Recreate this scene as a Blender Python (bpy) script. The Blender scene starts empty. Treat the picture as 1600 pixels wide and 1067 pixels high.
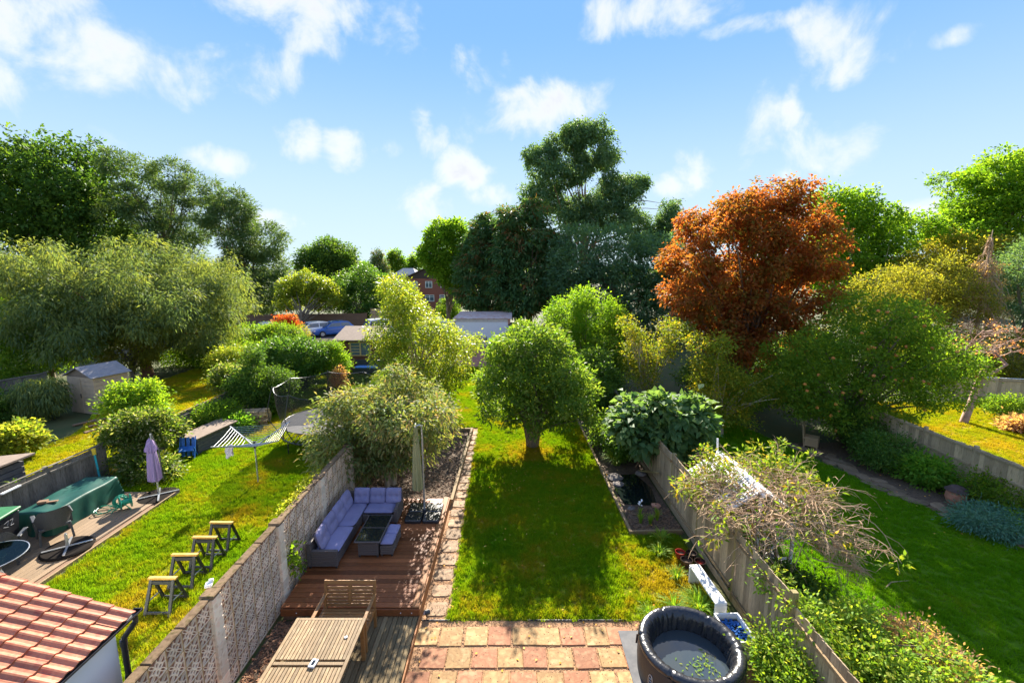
import bpy, bmesh, math, random
import numpy as np
from mathutils import Vector, Matrix, Euler
R = math.radians
random.seed(7)
RNG = np.random.default_rng(11)
SC = bpy.context.scene
COL = SC.collection
D = bpy.data

# ------------------------------------------------------------------ camera
cam = D.objects.new('camera', D.cameras.new('camera'))
COL.objects.link(cam)
cam.data.lens = 16.0
cam.data.sensor_width = 36.0
cam.data.clip_end = 3000
cam.data.clip_start = 0.05
cam.location = (0, 0, 7.0)
cam.rotation_euler = (R(90 - 9.27), 0, 0)
SC.camera = cam

# ------------------------------------------------------------------ sky, sun, exposure
SUN_EL, SUN_AZ = 29.8, 0.0          # the sun stands straight ahead, above the picture
SKY = 0.08
SC.view_settings.view_transform = 'Standard'
SC.view_settings.look = 'None'
SC.view_settings.exposure = 2.46
SC.cycles.max_bounces = 14
SC.cycles.diffuse_bounces = 8
SC.cycles.transparent_max_bounces = 16
SC.view_settings.gamma = 1.0
SC.view_settings.use_curve_mapping = False
W = D.worlds.new('World')
SC.world = W
W.use_nodes = True
wn, wl = W.node_tree.nodes, W.node_tree.links
wn.clear()


def wnode(t, **k):
    n = wn.new(t)
    for a, b in k.items():
        setattr(n, a, b)
    return n


def wmath(op, a, b=None, c=None, clamp=False):
    n = wnode('ShaderNodeMath', operation=op, use_clamp=clamp)
    for i, x in enumerate((a, b, c)):
        if x is None:
            continue
        if isinstance(x, (int, float)):
            n.inputs[i].default_value = x
        else:
            wl.new(x, n.inputs[i])
    return n.outputs[0]


sky = wnode('ShaderNodeTexSky', sky_type='NISHITA')
sky.sun_disc = False
sky.sun_elevation = R(SUN_EL)
sky.sun_rotation = R(SUN_AZ)
sky.altitude = 0
sky.air_density = 0.7
sky.dust_density = 0.0
sky.ozone_density = 3.0
tc = wnode('ShaderNodeTexCoord')
nz = wnode('ShaderNodeTexNoise')
nz.inputs['Scale'].default_value = 9.0
nz.inputs['Detail'].default_value = 12
nz.inputs['Roughness'].default_value = 0.58
nz.inputs['Distortion'].default_value = 0.3
wl.new(tc.outputs['Generated'], nz.inputs['Vector'])
# clouds: (azimuth deg, elevation deg, half width deg, half height deg, weight), all round the sky; unseen ones added and enlarged to warm the shade fill
CLOUDS = [(-43.6, 18.2, 6.4, 4.7, 0.62), (-41.3, 16.0, 3.4, 2.8, 0.56), (-45.8, 14.9, 3.5, 2.3, 0.5), (-22.2, 25.2, 8.4, 3.2, 0.62), (-22.9, 23.2, 3.6, 2.1, 0.5), (-28.3, 19.4, 6.0, 2.7, 0.62), (-4.5, 19.3, 2.3, 4.5, 0.37), (2.3, 18.1, 7.0, 2.7, 0.62), (-0.7, 21.5, 1.1, 2.0, 0.25), (-23.7, 13.6, 1.9, 2.2, 0.5), (-18.8, 13.2, 2.3, 2.1, 0.5), (-14.6, 13.2, 2.5, 1.5, 0.43), (-10.5, 15.2, 2.1, 2.2, 0.56), (-5.4, 11.3, 2.6, 2.2, 0.53), (-10.8, 6.9, 3.9, 2.2, 0.28), (-2.3, 8.5, 2.6, 1.3, 0.31), (14.3, 25.9, 5.5, 2.0, 0.56), (10.1, 26.2, 2.2, 1.9, 0.37), (33.2, 20.7, 3.4, 3.3, 0.62), (35.0, 22.2, 2.5, 1.9, 0.56), (38.2, 18.9, 1.4, 1.6, 0.37), (26.7, 13.9, 2.4, 4.5, 0.46), (29.8, 15.5, 1.0, 2.2, 0.31), (33.6, 12.0, 3.9, 2.4, 0.56), (21.6, 10.4, 2.3, 2.1, 0.56), (17.9, 9.1, 2.3, 1.3, 0.46), (28.8, 9.2, 2.6, 1.2, 0.5), (41.6, 18.9, 2.0, 0.8, 0.37), (27.1, 23.2, 4.8, 0.8, 0.22), (-32.4, 10.5, 3.5, 1.3, 0.46), (-40.8, 11.3, 2.9, 1.7, 0.43), (-26.8, 4.9, 4.0, 1.1, 0.28), (41.1, 5.0, 2.0, 1.0, 0.37), (115.5, 58.0, 6.9, 5.1, 0.7), (82.1, 19.4, 13.0, 3.6, 0.7), (213.5, 30.8, 9.2, 4.5, 0.7), (107.4, 50.8, 6.6, 3.7, 0.7), (66.7, 20.4, 8.9, 5.7, 0.7), (151.5, 12.1, 7.8, 6.0, 0.7), (76.9, 39.5, 8.6, 5.0, 0.7), (141.9, 43.3, 9.5, 4.9, 0.7), (274.7, 37.4, 7.0, 3.2, 0.7), (285.3, 32.4, 7.4, 5.8, 0.7), (198.6, 45.4, 12.2, 3.9, 0.7), (146.2, 53.4, 6.9, 5.3, 0.7), (85.0, 43.3, 10.9, 5.8, 0.7), (261.1, 33.2, 7.4, 3.5, 0.7), (186.8, 33.5, 6.5, 5.7, 0.7), (181.8, 43.9, 7.5, 3.7, 0.7), (64.8, 24.5, 7.9, 4.3, 0.7), (151.0, 51.1, 12.2, 3.5, 0.7), (155.5, 15.0, 10.6, 5.9, 0.7), (109.6, 47.4, 8.1, 3.0, 0.7), (242.4, 24.5, 7.2, 4.3, 0.7), (116.7, 28.1, 9.1, 4.3, 0.7), (200.9, 21.6, 6.7, 3.3, 0.7), (87.1, 34.1, 8.5, 5.4, 0.7), (181.2, 44.2, 12.9, 3.2, 0.7), (66.0, 13.6, 8.7, 4.7, 0.7), (237.5, 25.0, 12.8, 3.0, 0.7), (259.2, 17.3, 12.1, 3.1, 0.7), (289.8, 47.0, 12.9, 4.7, 0.7), (104.0, 58.4, 9.1, 3.3, 0.7), (204.9, 32.8, 9.3, 3.5, 0.7), (90.8, 37.4, 9.2, 3.4, 0.7), (165.7, 45.2, 11.0, 4.4, 0.7), (154.9, 25.5, 7.6, 3.6, 0.7), (167.3, 11.8, 11.1, 5.1, 0.7), (206.3, 7.2, 8.5, 4.3, 0.7), (84.0, 58.3, 11.3, 4.5, 0.7), (228.4, 16.8, 7.6, 4.6, 0.7), (237.6, 41.0, 6.0, 4.8, 0.7), (276.5, 46.1, 12.5, 5.9, 0.7), (114.8, 22.0, 9.8, 5.9, 0.7), (149.1, 56.8, 12.0, 4.5, 0.7), (209.5, 57.7, 11.5, 3.9, 0.7), (261.6, 16.6, 8.6, 5.9, 0.7), (261.9, 22.8, 8.0, 4.8, 0.7), (260.9, 43.0, 12.6, 5.2, 0.7), (38.5, 62.6, 8.2, 4.7, 0.7), (-1.2, 59.3, 11.0, 4.1, 0.7), (-51.8, 68.3, 7.6, 4.7, 0.7), (-46.0, 72.5, 7.6, 4.2, 0.7), (36.5, 58.2, 7.7, 6.6, 0.7), (-10.6, 51.9, 11.8, 6.2, 0.7), (29.7, 47.0, 10.9, 5.4, 0.7), (39.6, 52.2, 10.7, 6.2, 0.7), (-13.4, 64.8, 10.7, 7.0, 0.7), (50.5, 70.6, 6.8, 5.4, 0.7), (22.2, 39.8, 8.8, 6.5, 0.7), (48.7, 76.7, 6.6, 5.4, 0.7)]
acc = None
for az, el, rx, rz, wgt in CLOUDS:
    a, e = R(az), R(el)
    c = Vector((math.sin(a) * math.cos(e), math.cos(a) * math.cos(e), math.sin(e)))
    right = Vector((math.cos(a), -math.sin(a), 0))
    up = right.cross(c)
    d1 = wnode('ShaderNodeVectorMath', operation='DOT_PRODUCT')
    d1.inputs[1].default_value = right / R(rx)
    d2 = wnode('ShaderNodeVectorMath', operation='DOT_PRODUCT')
    d2.inputs[1].default_value = up / R(rz)
    d3 = wnode('ShaderNodeVectorMath', operation='DOT_PRODUCT')
    d3.inputs[1].default_value = c
    for d in (d1, d2, d3):
        wl.new(tc.outputs['Generated'], d.inputs[0])
    x2 = wmath('MULTIPLY', d1.outputs['Value'], d1.outputs['Value'])
    r2 = wmath('MULTIPLY_ADD', d2.outputs['Value'], d2.outputs['Value'], x2)
    f = wmath('MULTIPLY_ADD', r2, -0.64, wgt + 0.48)                      # weight - r^2
    front = wmath('GREATER_THAN', d3.outputs['Value'], 0.0)
    f = wmath('MULTIPLY_ADD', front, 4.0, wmath('ADD', f, -4.0))
    acc = f if acc is None else wmath('MAXIMUM', acc, f)
nn = wmath('MULTIPLY_ADD', nz.outputs['Fac'], 6.2, -3.1)
den = wmath('ADD', wmath('MAXIMUM', acc, -1.2), nn)
mr = wnode('ShaderNodeMapRange', interpolation_type='SMOOTHSTEP')
mr.inputs['From Min'].default_value = 0.0
mr.inputs['From Max'].default_value = 1.9
mr.inputs['To Max'].default_value = 0.93
wl.new(den, mr.inputs['Value'])
hs = wnode('ShaderNodeHueSaturation')
hs.inputs['Saturation'].default_value = 1.06
# the glare low down and round the sun is softened, and a pale haze lies along the whole horizon
sb = wnode('ShaderNodeSeparateColor')
wl.new(sky.outputs[0], sb.inputs[0])
qv = wnode('ShaderNodeVectorMath', operation='SCALE')
wl.new(sky.outputs[0], qv.inputs[0])
wl.new(wmath('DIVIDE', 3.3, wmath('ADD', sb.outputs[2], 1.0)), qv.inputs['Scale'])
sz = wnode('ShaderNodeSeparateXYZ')
wl.new(tc.outputs['Generated'], sz.inputs[0])
hz = wnode('ShaderNodeMapRange', interpolation_type='SMOOTHSTEP')
hz.inputs['From Max'].default_value = 0.45
hz.inputs['To Min'].default_value = 0.9
hz.inputs['To Max'].default_value = 0.0
wl.new(sz.outputs['Z'], hz.inputs['Value'])
hm = wnode('ShaderNodeMix', data_type='RGBA')
hm.inputs['B'].default_value = (1.75, 2.15, 2.4, 1)
wl.new(hz.outputs[0], hm.inputs['Factor'])
wl.new(qv.outputs[0], hm.inputs['A'])
wl.new(hm.outputs['Result'], hs.inputs['Color'])
cg = wnode('ShaderNodeMapRange', interpolation_type='SMOOTHSTEP')      # greyer in the thick of a cloud
cg.inputs['From Min'].default_value = 1.0
cg.inputs['From Max'].default_value = 2.6
wl.new(den, cg.inputs['Value'])
cc_ = wnode('ShaderNodeMix', data_type='RGBA')
cc_.inputs['A'].default_value = (2.5, 2.52, 2.56, 1)
cc_.inputs['B'].default_value = (1.85, 1.92, 2.06, 1)
wl.new(cg.outputs[0], cc_.inputs['Factor'])
cmix = wnode('ShaderNodeMix', data_type='RGBA')
wl.new(cc_.outputs['Result'], cmix.inputs['B'])
wl.new(mr.outputs[0], cmix.inputs['Factor'])
wl.new(hs.outputs[0], cmix.inputs['A'])
bg = wnode('ShaderNodeBackground')
bg.inputs['Strength'].default_value = SKY
wl.new(cmix.outputs['Result'], bg.inputs['Color'])
wo = wnode('ShaderNodeOutputWorld')
wl.new(bg.outputs[0], wo.inputs['Surface'])

sun = D.objects.new('sun', D.lights.new('sun', 'SUN'))
COL.objects.link(sun)
sun.data.energy = 3.3
sun.data.angle = R(0.5)
sun.data.color = (1.0, 0.93, 0.80)
sun.rotation_euler = (R(-(90 - SUN_EL)), 0, R(-SUN_AZ))
sun.location = (0, 60, 40)

# ------------------------------------------------------------------ materials


class NT:
    """small node tree writer"""
    def __init__(s, name):
        s.m = D.materials.new(name)
        s.m.use_nodes = True
        s.n, s.l = s.m.node_tree.nodes, s.m.node_tree.links
        s.n.clear()

    def add(s, t, ins=None, **k):
        n = s.n.new(t)
        for a, b in k.items():
            setattr(n, a, b)
        for a, b in (ins or {}).items():
            if hasattr(b, 'is_linked') or hasattr(b, 'links'):
                s.l.new(b, n.inputs[a])
            else:
                n.inputs[a].default_value = b
        return n

    def ramp(s, fac, stops):
        n = s.n.new('ShaderNodeValToRGB')
        el = n.color_ramp.elements
        while len(el) < len(stops):
            el.new(0.5)
        for e, (p, c) in zip(el, stops):
            e.position = p
            e.color = (*c, 1) if len(c) == 3 else c
        s.l.new(fac, n.inputs[0])
        return n.outputs['Color']

    def math(s, op, a, b=0.0, clamp=False):
        n = s.n.new('ShaderNodeMath')
        n.operation = op
        n.use_clamp = clamp
        for i, x in enumerate((a, b)):
            if hasattr(x, 'links'):
                s.l.new(x, n.inputs[i])
            else:
                n.inputs[i].default_value = x
        return n.outputs[0]

    def mix(s, f, a, b, blend='MIX'):
        n = s.n.new('ShaderNodeMix')
        n.data_type = 'RGBA'
        n.blend_type = blend
        for k, x in (('Factor', f), ('A', a), ('B', b)):
            if hasattr(x, 'links'):
                s.l.new(x, n.inputs[k])
            else:
                n.inputs[k].default_value = x if k == 'Factor' else ((*x, 1) if len(x) == 3 else x)
        return n.outputs['Result']

    def out(s, sh):
        o = s.n.new('ShaderNodeOutputMaterial')
        s.l.new(sh, o.inputs['Surface'])
        return s.m


def pm(name, c1, c2=None, scale=6, stretch=(1, 1, 1), rough=0.7, bump=0.0, spec=0.4, vary=0.0, metal=0.0,
       c3=None, detail=5, world=False, rvar=0.0, coat=0.0, bscale=None, band=(0.35, 0.68)):
    """principled surface with noise colour, per-object brightness variation and fine relief"""
    t = NT(name)
    if world:
        co = t.add('ShaderNodeNewGeometry').outputs['Position']
    else:
        co = t.add('ShaderNodeTexCoord').outputs['Object']
    oi = t.add('ShaderNodeObjectInfo')
    off = t.add('ShaderNodeVectorMath', {0: co, 1: oi.outputs['Location']}, operation='ADD').outputs[0] if not world else co
    mp = t.add('ShaderNodeMapping', {'Vector': off, 'Scale': stretch}).outputs[0]
    n = t.add('ShaderNodeTexNoise', {'Vector': mp, 'Scale': scale, 'Detail': detail, 'Roughness': 0.6})
    c2 = c2 or tuple(x * 0.75 for x in c1)
    c1, c2, c3 = [c and tuple(min(.86, x * 1.18) for x in c) for c in (c1, c2, c3)]
    st = [(band[0], c1), (band[1], c2)] if c3 is None else [(band[0], c1), ((band[0] + band[1]) / 2, c2), (band[1], c3)]
    c = t.ramp(n.outputs['Fac'], st)
    if vary:
        v = t.math('MULTIPLY_ADD', oi.outputs['Random'], 2 * vary)
        v.node.inputs[2].default_value = 1 - vary
        cc = t.add('ShaderNodeCombineColor', {0: v, 1: v, 2: v}).outputs[0]
        c = t.mix(1.0, c, cc, 'MULTIPLY')
    b = t.add('ShaderNodeBsdfPrincipled', {'Base Color': c, 'Roughness': rough, 'Metallic': metal, 'Specular IOR Level': spec, 'Coat Weight': coat})
    if rvar:
        r = t.math('MULTIPLY_ADD', n.outputs['Fac'], rvar)
        r.node.inputs[2].default_value = rough - rvar * 0.5
        t.l.new(r, b.inputs['Roughness'])
    if bump:
        h = n.outputs['Fac']
        if bscale:
            h = t.add('ShaderNodeTexNoise', {'Vector': mp, 'Scale': bscale, 'Detail': 4}).outputs['Fac']
        bp = t.add('ShaderNodeBump', {'Height': h, 'Strength': bump, 'Distance': 0.02})
        t.l.new(bp.outputs[0], b.inputs['Normal'])
    return t.out(b.outputs[0])


def leafmat(name, stops, rough=0.6, trans=0.58, spec=0.10, tsat=(1.75, 1.65, 0.6)):
    """leaf: colour from a per-leaf tint, light passing through from behind"""
    t = NT(name)
    a = t.add('ShaderNodeAttribute', attribute_name='tint').outputs['Fac']
    stops = [(p, tuple(min(.8, x * 1.55) for x in q)) for p, q in stops]
    c = t.ramp(a, stops)
    b = t.add('ShaderNodeBsdfPrincipled', {'Base Color': c, 'Roughness': rough, 'Specular IOR Level': spec})
    tcol = t.mix(1.0, c, tsat, 'MULTIPLY')
    tr = t.add('ShaderNodeBsdfTranslucent', {'Color': tcol})
    mx = t.add('ShaderNodeMixShader', {0: trans, 1: b.outputs[0], 2: tr.outputs[0]})
    return t.out(mx.outputs[0])


def grassmat(name, base, dry, lush, patch=0.9, dryc=0.5, trans=0.5, worn=()):
    t = NT(name)
    p = t.add('ShaderNodeNewGeometry').outputs['Position']
    n1 = t.add('ShaderNodeTexNoise', {'Vector': p, 'Scale': patch, 'Detail': 5, 'Roughness': 0.65}).outputs['Fac']
    n2 = t.add('ShaderNodeTexNoise', {'Vector': p, 'Scale': 9.0, 'Detail': 3}).outputs['Fac']
    f = t.math('ADD', t.math('MULTIPLY', n1, 0.75), t.math('MULTIPLY', n2, 0.25))
    for x, y, r, w in worn:                       # worn, yellowed places
        d = t.add('ShaderNodeVectorMath', {0: p, 1: (x, y, 0)}, operation='DISTANCE').outputs['Value']
        k = t.math('SUBTRACT', 1.0, t.math('DIVIDE', d, r), True)
        f = t.math('ADD', f, t.math('MULTIPLY', k, w))
    base, dry, lush = [tuple(min(.6, x * 1.3) for x in q) for q in (base, dry, lush)]
    c = t.ramp(f, [(dryc - 0.17, lush), (dryc, base), (dryc + 0.13, dry)])
    b = t.add('ShaderNodeBsdfDiffuse', {'Color': c})
    tr = t.add('ShaderNodeBsdfTranslucent', {'Color': t.mix(1.0, c, (1.25, 1.15, 0.45), 'MULTIPLY')})
    mx = t.add('ShaderNodeMixShader', {0: trans, 1: b.outputs[0], 2: tr.outputs[0]})
    return t.out(mx.outputs[0])


M = {}
WORN = ((.7, 16.4, 1.4, .20), (3.7, 9.4, 1.8, .16), (1.6, 8.4, 1.2, .09), (-7.6, 8.6, 1.2, .09), (-7.9, 11.8, 1.5, .08), (-10.9, 19.0, 1.4, .12), (-8.6, 14.6, 1.2, .08))
M['soil'] = pm('soil', (0.055, 0.035, 0.022), (0.12, 0.08, 0.05), 14, rough=0.95, bump=0.8, world=True)
M['earth'] = pm('earth', (0.035, 0.055, 0.012), (0.07, 0.065, 0.02), 0.8, rough=0.95, bump=0.5, world=True, bscale=9)
M['turf'] = grassmat('turf', (0.12, 0.16, 0.010), (0.20, 0.15, 0.022), (0.075, 0.14, 0.008), 0.8, 0.5, 0.0, worn=WORN)
M['turf_yellow'] = grassmat('turf_yellow', (0.20, 0.19, 0.02), (0.30, 0.19, 0.035), (0.13, 0.17, 0.015), 0.6, 0.47, 0.0)
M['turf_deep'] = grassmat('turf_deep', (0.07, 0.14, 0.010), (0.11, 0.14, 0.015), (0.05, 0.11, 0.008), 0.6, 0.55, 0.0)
M['grass'] = grassmat('grass', (0.165, 0.245, 0.008), (0.30, 0.24, 0.016), (0.10, 0.225, 0.007), 0.8, 0.52, worn=WORN)
M['grass_yellow'] = grassmat('grass_yellow', (0.25, 0.28, 0.010), (0.35, 0.27, 0.018), (0.16, 0.25, 0.008), 0.6, 0.47)
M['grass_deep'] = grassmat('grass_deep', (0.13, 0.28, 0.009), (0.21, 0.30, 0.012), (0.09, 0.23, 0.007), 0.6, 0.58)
M['gravel'] = pm('gravel', (0.24, 0.115, 0.052), (0.32, 0.185, 0.09), 60, rough=0.9, bump=0.8, world=True, c3=(0.15, 0.07, 0.04))
M['pebble'] = pm('pebble', (0.28, 0.145, 0.07), (0.38, 0.235, 0.12), 7, rough=0.8, world=True, c3=(0.17, 0.08, 0.045))
M['chip'] = pm('chip', (0.10, 0.055, 0.03), (0.20, 0.12, 0.07), 9, rough=0.85, world=True, c3=(0.05, 0.03, 0.02))
M['redchip'] = pm('redchip', (0.22, 0.09, 0.045), (0.32, 0.17, 0.09), 9, rough=0.85, world=True, c3=(0.13, 0.06, 0.03))
M['slab_buff'] = pm('slab_buff', (0.36, 0.225, 0.095), (0.235, 0.13, 0.05), 5, rough=0.75, bump=0.5, vary=0.22, c3=(0.36, 0.255, 0.12), spec=0.2)
M['slab_pink'] = pm('slab_pink', (0.31, 0.14, 0.07), (0.20, 0.08, 0.038), 5, rough=0.75, bump=0.5, vary=0.2, c3=(0.31, 0.165, 0.085), spec=0.2)
M['slab_path'] = pm('slab_path', (0.26, 0.165, 0.085), (0.18, 0.105, 0.055), 6, rough=0.8, bump=0.6, vary=0.25, c3=(0.31, 0.215, 0.12))
M['deck_red'] = pm('deck_red', (0.135, 0.040, 0.016), (0.23, 0.080, 0.027), 5, (1.2, 14, 14), rough=0.48, bump=0.25, vary=0.45, rvar=0.3, spec=0.2, c3=(0.065, 0.026, 0.014))
M['deck_edge'] = pm('deck_edge', (0.24, 0.095, 0.035), (0.32, 0.15, 0.06), 5, (14, 1.2, 14), rough=0.6, bump=0.25, vary=0.2, spec=0.15)
M['deck_grey'] = pm('deck_grey', (0.125, 0.088, 0.045), (0.20, 0.145, 0.075), 5, (16, 1.0, 16), rough=0.8, bump=0.3, spec=0.15, vary=0.3, c3=(0.09, 0.065, 0.035))
M['teak'] = pm('teak', (0.25, 0.165, 0.08), (0.16, 0.10, 0.048), 5, (16, 1.0, 16), rough=0.7, bump=0.3, vary=0.3, c3=(0.36, 0.27, 0.15))
M['bench_wood'] = pm('bench_wood', (0.27, 0.135, 0.045), (0.20, 0.09, 0.03), 5, (1.0, 12, 12), rough=0.45, bump=0.2, vary=0.15)
M['fence_new'] = pm('fence_new', (0.27, 0.20, 0.12), (0.37, 0.285, 0.18), 5, (14, 14, 0.9), rough=0.9, bump=0.4, vary=0.32, c3=(0.17, 0.12, 0.07), spec=0.1)
M['fence_old'] = pm('fence_old', (0.10, 0.085, 0.065), (0.17, 0.15, 0.12), 4, (12, 12, 0.9), rough=0.9, bump=0.5, vary=0.3, c3=(0.065, 0.055, 0.04))
M['fence_tan'] = pm('fence_tan', (0.37, 0.27, 0.155), (0.46, 0.35, 0.215), 4, (12, 12, 0.9), rough=0.9, bump=0.4, vary=0.3, c3=(0.26, 0.18, 0.10))
M['mossy'] = pm('mossy', (0.20, 0.15, 0.055), (0.28, 0.21, 0.09), 4, (8, 8, 1), rough=0.85, bump=0.4, c3=(0.12, 0.12, 0.03))
M['sleeper'] = pm('sleeper', (0.25, 0.175, 0.09), (0.17, 0.11, 0.055), 6, (6, 6, 6), rough=0.85, bump=0.5, vary=0.2)
M['mortar'] = pm('mortar', (0.46, 0.31, 0.15), (0.38, 0.25, 0.12), 9, rough=0.95, world=True)
M['plate'] = pm('plate', (0.016, 0.013, 0.011), None, 9, rough=0.95, spec=0.05)
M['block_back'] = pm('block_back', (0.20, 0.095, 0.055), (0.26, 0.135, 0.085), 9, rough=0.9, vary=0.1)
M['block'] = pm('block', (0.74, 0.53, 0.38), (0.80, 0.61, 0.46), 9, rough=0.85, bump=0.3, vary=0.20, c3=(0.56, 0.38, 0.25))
M['coping'] = pm('coping', (0.10, 0.066, 0.038), (0.17, 0.115, 0.07), 9, rough=0.95, bump=0.7, vary=0.2, c3=(0.07, 0.055, 0.02), spec=0.1)
M['tile'] = pm('tile', (0.32, 0.095, 0.045), (0.38, 0.145, 0.075), 8, rough=0.42, bump=0.2, vary=0.26, spec=0.5, c3=(0.29, 0.07, 0.035))
M['render_white'] = pm('render_white', (0.78, 0.78, 0.77), (0.72, 0.72, 0.71), 3, rough=0.85, bump=0.08, bscale=60)
M['black_plastic'] = pm('black_plastic', (0.018, 0.018, 0.02), (0.03, 0.03, 0.032), 9, rough=0.32, spec=0.5)
M['rattan'] = pm('rattan', (0.085, 0.068, 0.062), (0.14, 0.112, 0.10), 60, (1, 1, 3), rough=0.55, bump=0.6)
M['rattan_dark'] = pm('rattan_dark', (0.03, 0.032, 0.036), (0.055, 0.058, 0.062), 60, (1, 1, 3), rough=0.5, bump=0.6)
M['rattan_tan'] = pm('rattan_tan', (0.36, 0.25, 0.14), (0.28, 0.18, 0.095), 50, (1, 1, 3), rough=0.7, bump=0.6)
M['cushion'] = pm('cushion', (0.235, 0.215, 0.345), (0.195, 0.18, 0.30), 4, rough=0.9, bump=0.7, bscale=9, vary=0.10)
M['glass_black'] = pm('glass_black', (0.012, 0.014, 0.014), (0.012, 0.014, 0.014), 3, rough=0.05, spec=0.7)
M['metal_dark'] = pm('metal_dark', (0.07, 0.07, 0.075), None, 9, rough=0.4, metal=0.6)
M['metal_grey'] = pm('metal_grey', (0.45, 0.46, 0.48), None, 9, rough=0.38, metal=0.7)
M['weight'] = pm('weight', (0.02, 0.02, 0.022), (0.03, 0.03, 0.032), 6, rough=0.24, spec=0.6, bump=0.25, bscale=7)
M['canvas_olive'] = pm('canvas_olive', (0.29, 0.27, 0.125), (0.24, 0.22, 0.10), 6, (3, 3, 0.5), rough=0.9, bump=0.2)
M['canvas_purple'] = pm('canvas_purple', (0.30, 0.21, 0.38), (0.25, 0.17, 0.33), 6, (3, 3, 0.5), rough=0.9, bump=0.2)
M['tarp_green'] = pm('tarp_green', (0.006, 0.060, 0.043), (0.004, 0.042, 0.030), 4, rough=0.5, bump=0.3, spec=0.3)
M['hose_green'] = pm('hose_green', (0.01, 0.22, 0.14), None, 9, rough=0.4)
M['lid_green'] = pm('lid_green', (0.035, 0.15, 0.05), None, 9, rough=0.45)
M['vinyl'] = pm('vinyl', (0.014, 0.014, 0.016), (0.022, 0.022, 0.024), 8, rough=0.25, spec=0.6, bump=0.5, bscale=14)
M['vinyl_side'] = pm('vinyl_side', (0.024, 0.023, 0.023), (0.032, 0.03, 0.03), 40, rough=0.55, bump=0.2)
M['water'] = pm('water', (0.03, 0.04, 0.045), (0.03, 0.04, 0.045), 2, rough=0.02, spec=0.9, bump=0.02, bscale=3)
M['pond'] = pm('pond', (0.008, 0.012, 0.010), (0.008, 0.012, 0.010), 2, rough=0.03, spec=0.8, bump=0.05, bscale=6)
M['white_plastic'] = pm('white_plastic', (0.78, 0.77, 0.74), (0.66, 0.64, 0.60), 7, rough=0.5)
M['white_paint'] = pm('white_paint', (0.80, 0.79, 0.78), (0.66, 0.63, 0.60), 14, rough=0.6, bump=0.2)
M['glaze_red'] = pm('glaze_red', (0.26, 0.025, 0.018), None, 6, rough=0.15, spec=0.7)
M['glaze_black'] = pm('glaze_black', (0.025, 0.016, 0.014), None, 6, rough=0.15, spec=0.7)
M['terracotta'] = pm('terracotta', (0.46, 0.22, 0.14), (0.38, 0.17, 0.10), 6, rough=0.85, bump=0.2)
M['blue'] = pm('blue', (0.02, 0.13, 0.42), (0.02, 0.09, 0.30), 6, rough=0.45)
M['teal'] = pm('teal', (0.02, 0.30, 0.33), None, 6, rough=0.45)
M['yellow'] = pm('yellow', (0.60, 0.42, 0.03), None, 6, rough=0.5)
M['saw_top'] = pm('saw_top', (0.46, 0.24, 0.04), (0.55, 0.34, 0.10), 6, rough=0.55)
M['saw_grey'] = pm('saw_grey', (0.05, 0.052, 0.055), None, 6, rough=0.5)
M['saw_black'] = pm('saw_black', (0.02, 0.021, 0.023), None, 6, rough=0.5)
M['mat_black'] = pm('mat_black', (0.14, 0.135, 0.14), (0.17, 0.165, 0.17), 5, rough=0.7)
M['shed_pvc'] = pm('shed_pvc', (0.44, 0.33, 0.235), (0.38, 0.28, 0.20), 5, rough=0.7)
M['shed_roof'] = pm('shed_roof', (0.24, 0.22, 0.225), (0.19, 0.17, 0.175), 5, rough=0.5)
M['hut_wood'] = pm('hut_wood', (0.155, 0.06, 0.042), (0.11, 0.04, 0.028), 5, (1, 1, 9), rough=0.75, vary=0.2)
M['felt'] = pm('felt', (0.17, 0.125, 0.095), (0.22, 0.165, 0.125), 7, rough=0.95, bump=0.3)
M['felt_pale'] = pm('felt_pale', (0.60, 0.52, 0.50), (0.46, 0.24, 0.17), 3, rough=0.8, world=True)
M['pale_wood'] = pm('pale_wood', (0.50, 0.34, 0.16), (0.40, 0.26, 0.12), 5, rough=0.7)
M['board_blue'] = pm('board_blue', (0.10, 0.24, 0.52), (0.08, 0.20, 0.46), 4, rough=0.6)
M['brick'] = pm('brick', (0.30, 0.11, 0.075), (0.24, 0.085, 0.06), 40, (1, 1, 3), rough=0.9, bump=0.3)
M['roof_dark'] = pm('roof_dark', (0.07, 0.048, 0.042), (0.10, 0.072, 0.064), 8, rough=0.95, spec=0.05)
M['roof_grey'] = pm('roof_grey', (0.36, 0.34, 0.33), (0.30, 0.28, 0.27), 8, rough=0.8)
M['wall_pale'] = pm('wall_pale', (0.62, 0.55, 0.47), None, 8, rough=0.85)
M['window_glass'] = pm('window_glass', (0.10, 0.13, 0.17), None, 5, rough=0.05, spec=0.8)
M['car_white'] = pm('car_white', (0.74, 0.74, 0.75), (0.74, 0.74, 0.75), 2, rough=0.22, coat=0.6)
M['car_blue'] = pm('car_blue', (0.025, 0.10, 0.36), (0.025, 0.10, 0.36), 2, rough=0.22, coat=0.6)
M['car_silver'] = pm('car_silver', (0.60, 0.63, 0.66), (0.60, 0.63, 0.66), 2, rough=0.22, coat=0.6)
M['tyre'] = pm('tyre', (0.02, 0.02, 0.02), None, 6, rough=0.8)
M['lamp_glass'] = pm('lamp_glass', (0.7, 0.7, 0.72), None, 6, rough=0.1)
M['tarmac'] = pm('tarmac', (0.055, 0.055, 0.055), (0.075, 0.072, 0.07), 5, rough=0.9, world=True, bump=0.3, bscale=40)
M['paving_red'] = pm('paving_red', (0.34, 0.145, 0.095), (0.28, 0.115, 0.075), 4, rough=0.85, world=True)
M['rock'] = pm('rock', (0.19, 0.16, 0.14), (0.12, 0.10, 0.088), 4, rough=0.9, bump=0.7, vary=0.25)
M['flag'] = pm('flag', (0.13, 0.088, 0.05), (0.20, 0.14, 0.085), 4, rough=0.9, bump=0.7, vary=0.3)
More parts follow.
